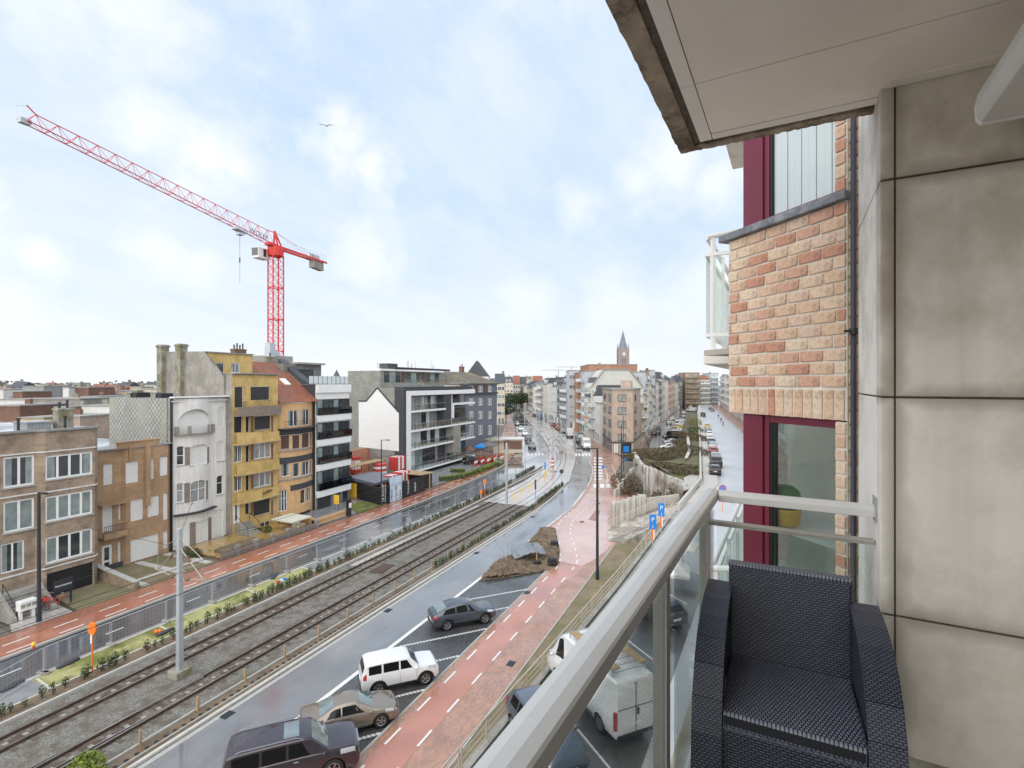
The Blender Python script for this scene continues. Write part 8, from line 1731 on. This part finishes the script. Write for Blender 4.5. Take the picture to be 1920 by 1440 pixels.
def make_car(kind, label, color, loc, rot, z, cat='car', detail=True, roofc=None, rails=False, cladding=False, group=None, rimm='alloy'):
    d, st, wins, ws, rw, body, wh = car_parts(kind); r = d['r']
    t = thing('parked_' + ('van' if kind == 'van' else 'car'), label, cat, (loc[0], loc[1], z), rot, group)
    bo_ = body.build('body', color, t, smooth=True)
    cut = MB()
    for (x, y) in wh: s = 1 if y > 0 else -1; cut.tube((x, y - s * .20, r + .01), (x, y + s * .35, r + .01), r * 1.16, 24)
    for x in sorted({w_[0] for w_ in wh}): pass
    cm_ = cut.mesh('cut', M['black']); co = bpy.data.objects.new('cut', cm_); COL.objects.link(co)
    bm_ = bo_.modifiers.new('arch', 'BOOLEAN'); bm_.object = co; bm_.operation = 'DIFFERENCE'; bm_.solver = 'EXACT'; bm_.use_self = False
    co.parent = t; bpy.context.view_layer.update(); dg = bpy.context.evaluated_depsgraph_get(); me = bpy.data.meshes.new_from_object(bo_.evaluated_get(dg)); bo_.modifiers.clear(); bo_.data = me; bpy.data.objects.remove(co); me.name = 'body'
    me.polygons.foreach_set('use_smooth', [True] * len(me.polygons))
    try: me.set_sharp_from_angle(angle=R(32))
    except Exception: pass
    if len(me.materials) == 0: me.materials.append(color)
    for (x, y) in wh:
        s = 1 if y > 0 else -1
        mb = MB(); mb.lathe([(r * .60, -.10), (r * .93, -.11), (r, -.08), (r, .08), (r * .93, .11), (r * .60, .10)], c=(x, y, r), n=24, axis='y'); mb.lathe([(0, .02 * s), (r * .6, .02 * s)], c=(x, y, r), n=24, axis='y'); w = mb.build('wheel', M['rubber'], t, smooth=True)
        mb = MB(); mb.lathe([(r * .60, s * .10), (r * .66, s * .105), (r * .68, s * .09), (r * .60, s * .06)], c=(x, y, r), n=24, axis='y'); mb.lathe([(0, s * .09), (r * .13, s * .09), (r * .13, s * .06)], c=(x, y, r), n=10, axis='y')
        for a in range(5 if kind != 'van' else 7):
            for q in (-.13, .13): A = a * 2 * math.pi / (5 if kind != 'van' else 7) + q; mb.bar((x + r * .08 * math.cos(A), y + s * .085, r + r * .08 * math.sin(A)), (x + r * .62 * math.cos(A * 1.0), y + s * .085, r + r * .62 * math.sin(A)), .02, .045)
        mb.build('rim', M[rimm], w)
        mb = MB(); mb.lathe([(0, -s * .24), (r * 1.14, -s * .24), (r * 1.14, s * .06)], c=(x, y, r + .01), n=20, axis='y'); mb.build('wheel_arch_liner', M['black'], t)
        if cladding: mb = MB(); n_ = 16; pts = [(x + r * 1.22 * math.cos(math.pi * i / n_), (d['W'] / 2 - .02) * s, r + r * 1.22 * math.sin(math.pi * i / n_)) for i in range(n_ + 1)]; mb.path(pts, .045, 6); mb.build('arch_trim', M['black'], t)
    for s in (1, -1):
        for i, (a, b) in enumerate(wins):
            first, last = i == 0, i == len(wins) - 1; mb = MB()
            hgt = lambda x: surf(st, x, 7).z - surf(st, x, 6).z
            tp = (lambda u, v, a=a, b=b, f=first, l=last: (.22 * v * (1 - u) if f and kind in ('coupe', 'cross') else 0) - (0.42 * v * u if l and kind in ('coupe', 'cross', 'hatch') else (.30 * v * u if l and kind != 'van' else (.35 * v * u if l else 0))))
            patch(mb, st, a, b, 6.10, 6.90, .006, s, 6, 2, tp); mb.build('side_window', M['carglass'], t, smooth=True)
        mb = MB(); x = st[-4][0] + .05
        mz = surf(st, ws[1] - .18, 6); mb.lathe([(0, -.11), (.07, -.08), (.085, 0), (.07, .08), (0, .11)], c=(0, 0, 0), n=10, axis='y'); mb.v = [(mz.x + a_ * .8, s * (mz.y + .12) + b_, mz.z + .06 + c_) for a_, b_, c_ in mb.v]; mb.build('door_mirror', color if kind != 'jeep' else M['white'], t, smooth=True)
        # door gaps and handles
        mb = MB(); gaps = (-.2, 1.05) if kind == 'van' else ((-.42, 1.0) if kind == 'coupe' else (wins[0][1] + .02, wins[1][1] + .04, wins[-1][1] + .22))
        for gx in gaps: patch(mb, st, gx, gx + .014, 2.2, 6.0, .004, s, 1, 5)
        patch(mb, st, gaps[0], gaps[-1], 2.15, 2.25, .004, s, 6, 1); mb.build('door_gap', M['black'], t, kind='stuff')
        for gx in gaps[1:]: mb = MB(); p = surf(st, gx - .75 if kind != 'coupe' else gx - 1.25, 5.4); mb.bar((p.x - .09, s * (p.y + .018), p.z), (p.x + .09, s * (p.y + .018), p.z), .03, .03); mb.build('door_handle', M['metal'] if kind == 'suv' else color, t)
        fx = st[-3][0]; mb = MB(); patch(mb, st, st[-4][0] - .02, st[-2][0] + .02, 4.9, 6.3, .008, s, 4, 2); mb.build('headlight', M['lampglass'], t, smooth=True)
        mb = MB()
        if kind == 'van': mb.box(st[0][0] - .02, st[0][0] + .08, s * .97 - .09, s * .97 + .05, .75, 1.45)
        else: patch(mb, st, st[0][0] + .0, st[1][0] + .22, 4.8, 6.3, .010, s, 3, 2)
        mb.build('tail_light', M['taillight'], t)
        mb = MB(); patch(mb, st, -d['wb'] / 2 + r * 1.2, d['wb'] / 2 - r * 1.2, 1.2, 2.6, .012, s, 4, 2); mb.build('sill', M['black'] if cladding or kind in ('suv', 'cross', 'van') else color, t)
    mb = MB()
    for s in (1, -1): patch(mb, st, ws[0], ws[1], 8.05, 10, .008, s, 5, 3, None)
    mb.build('windscreen', M['screen'], t, smooth=True)
    if rw:
        mb = MB()
        for s in (1, -1): patch(mb, st, rw[0], rw[1], 8.1 if kind not in ('suv', 'jeep') else 8.1, 10, .008, s, 4, 3)
        mb.build('rear_window', M['screen'] if kind in ('coupe', 'cross') else M['carglass'], t, smooth=True)
    fx = st[-1][0]; zb, bt = st[-2][2], st[-2][3]
    mb = MB(); hw = st[-1][1] * .55; mb.box(fx - .12, fx + .025, -hw, hw, zb + .12, bt - .06 if kind != 'suv' else bt + .02); mb.build('grille', M['black'] if kind != 'suv' else M['alloy'], t, bevel=.02)
    mb = MB(); mb.box(fx + .03, fx + .04, -.26, .26, zb + .1, zb + .21); mb.build('number_plate', M['plate'], t)
    rx = st[0][0]; mb = MB(); mb.box(rx - .02, rx + .01, -.26, .26, .62 if kind != 'van' else .8, .73 if kind != 'van' else .91); mb.build('number_plate', M['plate'], t)
    mb = MB(); mb.box(rx - .03, rx + .2, -st[0][1] * .95, st[0][1] * .95, .36, .52); mb.build('rear_bumper', M['black'] if kind in ('jeep', 'cross', 'van') else color, t, bevel=.03)
    if rails or kind in ('suv',):
        for s in (1, -1): mb = MB(); mb.path([(st[3][0], s * st[3][5] * .96, st[3][4] + .01), (st[3][0] + .15, s * st[3][5] * .96, st[3][4] + .07), (.1, s * st[4][5] * .96, st[4][4] + .06), (.3, s * st[4][5] * .95, st[4][4] - .01)], .022, 6); mb.build('roof_rail', M['alloy'], t)
    if kind == 'suv': mb = MB(); patch(mb, st, -.35, .25, 8.6, 10, .008, 1, 2, 3); patch(mb, st, -.35, .25, 8.6, 10, .008, -1, 2, 3); mb.build('sunroof', M['screen'], t)
    if kind == 'suv':
        for s in (1, -1): mb = MB(); patch(mb, st, -2.3, 1.3, 6.0, 6.08, .012, s, 8, 1); mb.build('chrome_strip', M['alloy'], t)
    return t
def van_extras(t):
    mb = MB()
    for s in (-.8, .8): mb.tube((-2.7, s, 2.86), (.9, s, 2.86), .03, 6)
    for i in range(10): mb.tube((-2.7 + i * .4, -.8, 2.84), (-2.7 + i * .4, .8, 2.84), .022, 5)
    for s in (-.8, .8):
        for x in (-2.6, -.9, .8): mb.tube((x, s, 2.6), (x, s, 2.86), .025, 5)
    mb.build('roof_rack', M['alloy'], t, kind='stuff')
    for y in (-.85, .45): mb = MB(); mb.box(-2.6, .7, y, y + .38, 2.88, 2.93); mb.build('roof_board', M['wood'], t)
    mb = MB(); mb.box(-3.025, -3.0, -.01, .01, .5, 2.45); mb.box(-3.022, -3.0, -.85, -.03, 1.5, 1.515); mb.box(-3.022, -3.0, .03, .85, 1.5, 1.515); mb.build('rear_door_gap', M['black'], t, kind='stuff')
    mb = MB(); mb.box(-3.06, -3.02, -.12, -.06, 1.2, 1.45); mb.build('door_handle', M['black'], t)
hd = R(-43.9); hv = Vector((math.cos(hd), math.sin(hd))); lv = Vector((-hv.y, hv.x))
def slot(F, kind): d = ST[kind][0]; c = Vector(F) - hv * (d['wb'] / 2) + lv * (d['W'] / 2 - .12); return (c.x, c.y)
PC = {'plum': paint('dark_plum_metallic', (.05, .04, .052), .4, .22), 'taupe': paint('taupe_metallic', (.27, .225, .185), .5, .25), 'wht': paint('white_car', (.74, .745, .75), 0, .25), 'slate': paint('slate_blue_metallic', (.07, .085, .11), .4, .25), 'blk': paint('black_car', (.014, .015, .017)), 'gry': paint('grey_car', (.16, .17, .18), .4), 'slv': paint('silver_car', (.42, .44, .45), .5), 'redc': paint('red_car', (.32, .03, .03)), 'blue': paint('blue_car', (.03, .14, .32)), 'steelblue': paint('steel_blue', (.10, .13, .17), .4), 'org': paint('orange_car', (.45, .12, .05)), 'yel': paint('yellow_car', (.6, .45, .08))}
make_car('suv', 'large dark plum off road wagon with chrome roof rails at the bottom edge', PC['plum'], slot((16.85, 15.7), 'suv'), hd, -.005)
make_car('coupe', 'low taupe metallic hardtop coupe between the white jeep and the large plum wagon', PC['taupe'], slot((20.3, 15.9), 'coupe'), hd, -.005)
make_car('jeep', 'white boxy small off roader with black arches beside an empty bay', PC['wht'], slot((24.2, 15.9), 'jeep'), hd, -.005, cladding=True, rails=False, rimm='gry' if 'gry' in M else 'alloy')
make_car('cross', 'dark slate blue coupe crossover parked alone nearest the soil heap', PC['slate'], slot((32.0, 16.1), 'cross'), hd, -.005, cladding=True)
h2 = R(47); hv2 = Vector((math.cos(h2), math.sin(h2))); lv2 = Vector((-hv2.y, hv2.x)); c = Vector((19.8, 4.3)) + hv2 * 3.0 - lv2 * 1.0
van = make_car('van', 'large white panel van with roof rack parked below the balcony', PC['wht'], (c.x, c.y), h2, UPZ + .012, cat='van'); van_extras(van)
make_car('hatch', 'steel blue hatchback reversed in beside the white panel van', PC['steelblue'], (19.0, 6.9), h2 + math.pi, UPZ + .012)
make_car('hatch', 'dark car beyond the white van seen through the balcony glass', PC['blk'], (32.2, 4.6), h2, UPZ + .012)
# far cars: one detailed prototype of each kind, then copies
def fcar(px, py, kind, col, rot, z, label, cat='car', group=None):
    key = (kind, col); p = P(px, py, z)
    if key not in PROTO: PROTO[key] = make_car(kind, label, PC[col], p, rot, z, cat, group=group); return PROTO[key]
    o = dup(PROTO[key], (*p, z), rot, label); o['category'] = cat
    if 'group' in o: del o['group']
    if group: o['group'] = group
    return o
PROTO = {}
UA = lambda u: math.atan2(.072, 1)
up = [(1340.5, 888, 'hatch', 'blk', 'black hatchback last in the line on the upper street'), (1342, 874, 'suv', 'blk', 'black estate second in the line on the upper street'), (1340, 862, 'hatch', 'slv', 'silver hatchback third in the line on the upper street'), (1338, 851, 'hatch', 'redc', 'red car fourth in the line on the upper street'), (1336, 841.5, 'cross', 'slv', 'silver crossover fifth in the line on the upper street'), (1334, 833, 'hatch', 'steelblue', 'steel blue car sixth in the line on the upper street'),
      (1332, 825.5, 'hatch', 'wht', 'white hatchback seventh in the line on the upper street'), (1330, 818.5, 'hatch', 'wht', 'white hatchback eighth in the line on the upper street'), (1328, 812, 'cross', 'gry', 'grey crossover ninth in the line on the upper street'), (1326.5, 803, 'hatch', 'yel', 'yellow taxi like car tenth in the line on the upper street'), (1318, 781, 'suv', 'blk', 'dark car far off alone on the upper street'), (1332, 768, 'cross', 'blk', 'dark car on the far right bend of the upper street'), (1336, 771, 'hatch', 'gry', 'grey car beside the dark one on the far bend')]
for px, py, k, c_, lb in up: fcar(px, py, k, c_, R(4), UPZ + .10 if px < 1000 else UPZ + .012, lb, group=None)
lf = [(997.5, 840, 'cross', 'gry', 'grey car nearest us coming down the left road'), (990, 827, 'hatch', 'blk', 'black hatchback just behind the grey car on the left road'), (984, 816, 'hatch', 'wht', 'white hatchback third in the left road line'), (977, 807, 'cross', 'wht', 'white crossover fourth in the left road line'), (969.5, 797, 'hatch', 'slv', 'silver hatchback fifth in the left road line'), (961, 768.5, 'van', 'wht', 'white van far up the left road')]
for px, py, k, c_, lb in lf: fcar(px, py, k, c_, R(207), 0, lb, 'van' if k == 'van' else 'car')
fcar(941, 778, 'hatch', 'wht', R(160), .1, 'white hatchback parked far up beside the dark trees'); fcar(946, 776, 'hatch', 'redc', R(160), .1, 'red car parked far up beside the white one'); fcar(884, 869, 'hatch', 'blk', R(-20), .1, 'black car parked behind the clipped hedge at the cafe'); fcar(972, 771, 'hatch', 'blk', R(30), 0, 'black car far up the road below the dark trees')
rt = [(1099, 840, 'van', 'wht', 'white van nearest us parked on the right side of the main road'), (1087.5, 829, 'van', 'blk', 'black van parked behind the nearest white van'), (1068, 818, 'van', 'wht', 'white van third along the right side of the main road'), (1056, 810, 'hatch', 'slv', 'silver hatchback fourth along the right side'), (1046.5, 804.5, 'hatch', 'org', 'orange car fifth along the right side of the main road'), (1037, 799, 'hatch', 'redc', 'red hatchback sixth along the right side of the main road'), (1012, 786.5, 'van', 'blue', 'blue van far up on the right side of the main road'), (1001, 781, 'hatch', 'blk', 'black car beyond the blue van'), (989, 776, 'hatch', 'slv', 'silver car beyond the black one')]
for px, py, k, c_, lb in rt: fcar(px, py, k, c_, R(28 if px < 1060 else 22) + (math.pi if px > 1080 else 0), 0, lb, 'van' if k == 'van' else 'car')
md = [(1251, 842, 'hatch', 'wht', 'white car nearest the garden in the row of angled cars'), (1258, 833, 'cross', 'slv', 'silver crossover second in the row of angled cars'), (1261, 824, 'van', 'blk', 'black van in the row of angled cars'), (1267, 818, 'hatch', 'slv', 'silver hatchback behind the black van'), (1270, 811, 'cross', 'wht', 'white crossover fifth in the row of angled cars'), (1272, 804, 'hatch', 'yel', 'yellow white car in the row of angled cars'), (1275, 798, 'hatch', 'wht', 'white hatchback seventh in the row of angled cars'), (1276, 792, 'cross', 'wht', 'white crossover farthest in the row of angled cars')]
for px, py, k, c_, lb in md: fcar(px, py, k, c_, R(118 if k != 'van' else 110), 0, lb, 'van' if k == 'van' else 'car')
for px, py, k, c_, rz, lb in ((1232, 812, 'van', 'gry', 12, 'grey van parked on the left of the middle street'), (1226, 815, 'hatch', 'blk', 12, 'dark car just left of the grey van'), (1254, 795, 'suv', 'slv', 10, 'silver estate farther up the middle street'), (1260, 787, 'hatch', 'wht', 10, 'white car beyond the silver estate'), (1281, 776, 'hatch', 'wht', 12, 'white car at the far end of the middle street'), (1296, 772, 'van', 'wht', 60, 'white van crossing at the far end'), (1304, 771, 'hatch', 'blue', 60, 'blue car beside the white van at the far end')): fcar(px, py, k, c_, R(rz), 0, lb, 'van' if k == 'van' else 'car')
# a few walkers far away on the upper pavement
def walker(px, py, z, label, top, leg, rot=0.0):
    t = thing('person', label, 'person', (*P(px, py, z), z), rot)
    def skin(nodes, edges, name, m):
        me = bpy.data.meshes.new(name); me.from_pydata([n_[:3] for n_ in nodes], edges, []); o = bpy.data.objects.new(name, me); COL.objects.link(o); md_ = o.modifiers.new('s', 'SKIN'); 
        for v, n_ in zip(me.skin_vertices[0].data, nodes): v.radius = (n_[3], n_[3])
        me.skin_vertices[0].data[0].use_root = True; s2 = o.modifiers.new('ss', 'SUBSURF'); s2.levels = 1; s2.render_levels = 1
        bpy.context.view_layer.update(); q = bpy.data.meshes.new_from_object(o.evaluated_get(bpy.context.evaluated_depsgraph_get())); bpy.data.objects.remove(o); q.materials.clear(); q.materials.append(m); q.name = name; return inst(q, name, t)
    skin([(0, 0, .92, .13), (0, 0, 1.2, .14), (0, 0, 1.42, .11), (0, 0, 1.54, .055), (0, .01, 1.66, .10), (.02, .19, 1.40, .06), (.0, .25, 1.12, .045), (.12, .24, .90, .035), (-.02, -.19, 1.40, .06), (-.06, -.25, 1.12, .045), (-.02, -.25, .88, .035), (0, .10, .86, .09), (.16, .10, .48, .065), (.22, .10, .08, .045), (.34, .10, .04, .04), (0, -.10, .86, .09), (-.10, -.10, .48, .065), (-.24, -.10, .10, .045), (-.14, -.10, .04, .04)],
         [(0, 1), (1, 2), (2, 3), (3, 4), (2, 5), (5, 6), (6, 7), (2, 8), (8, 9), (9, 10), (0, 11), (11, 12), (12, 13), (13, 14), (0, 15), (15, 16), (16, 17), (17, 18)], 'body', leg)
    mb = MB(); mb.lathe([(.12, .80), (.175, .9), (.17, 1.1), (.20, 1.38), (.12, 1.47)], n=10); mb.v = [(x * .8, y * 1.15, z) for x, y, z in mb.v]; mb.build('coat', top, t, smooth=True)
    mb = MB(); mb.lathe([(.11, 1.62), (.115, 1.70), (.08, 1.79), (0, 1.81)], n=10); mb.build('hair', M['bark'], t, smooth=True)
for i, (px, py, c_, lb) in enumerate(((1352, 792, 'redc', 'person in a red coat walking on the upper pavement'), (1356, 800, 'blk', 'person in a dark coat walking on the upper pavement'), (1347, 784, 'blue', 'person in a blue coat farther off on the upper pavement'))): walker(px, py, UPZ + .12, lb, PC[c_], M['darkband'], i * 1.5)
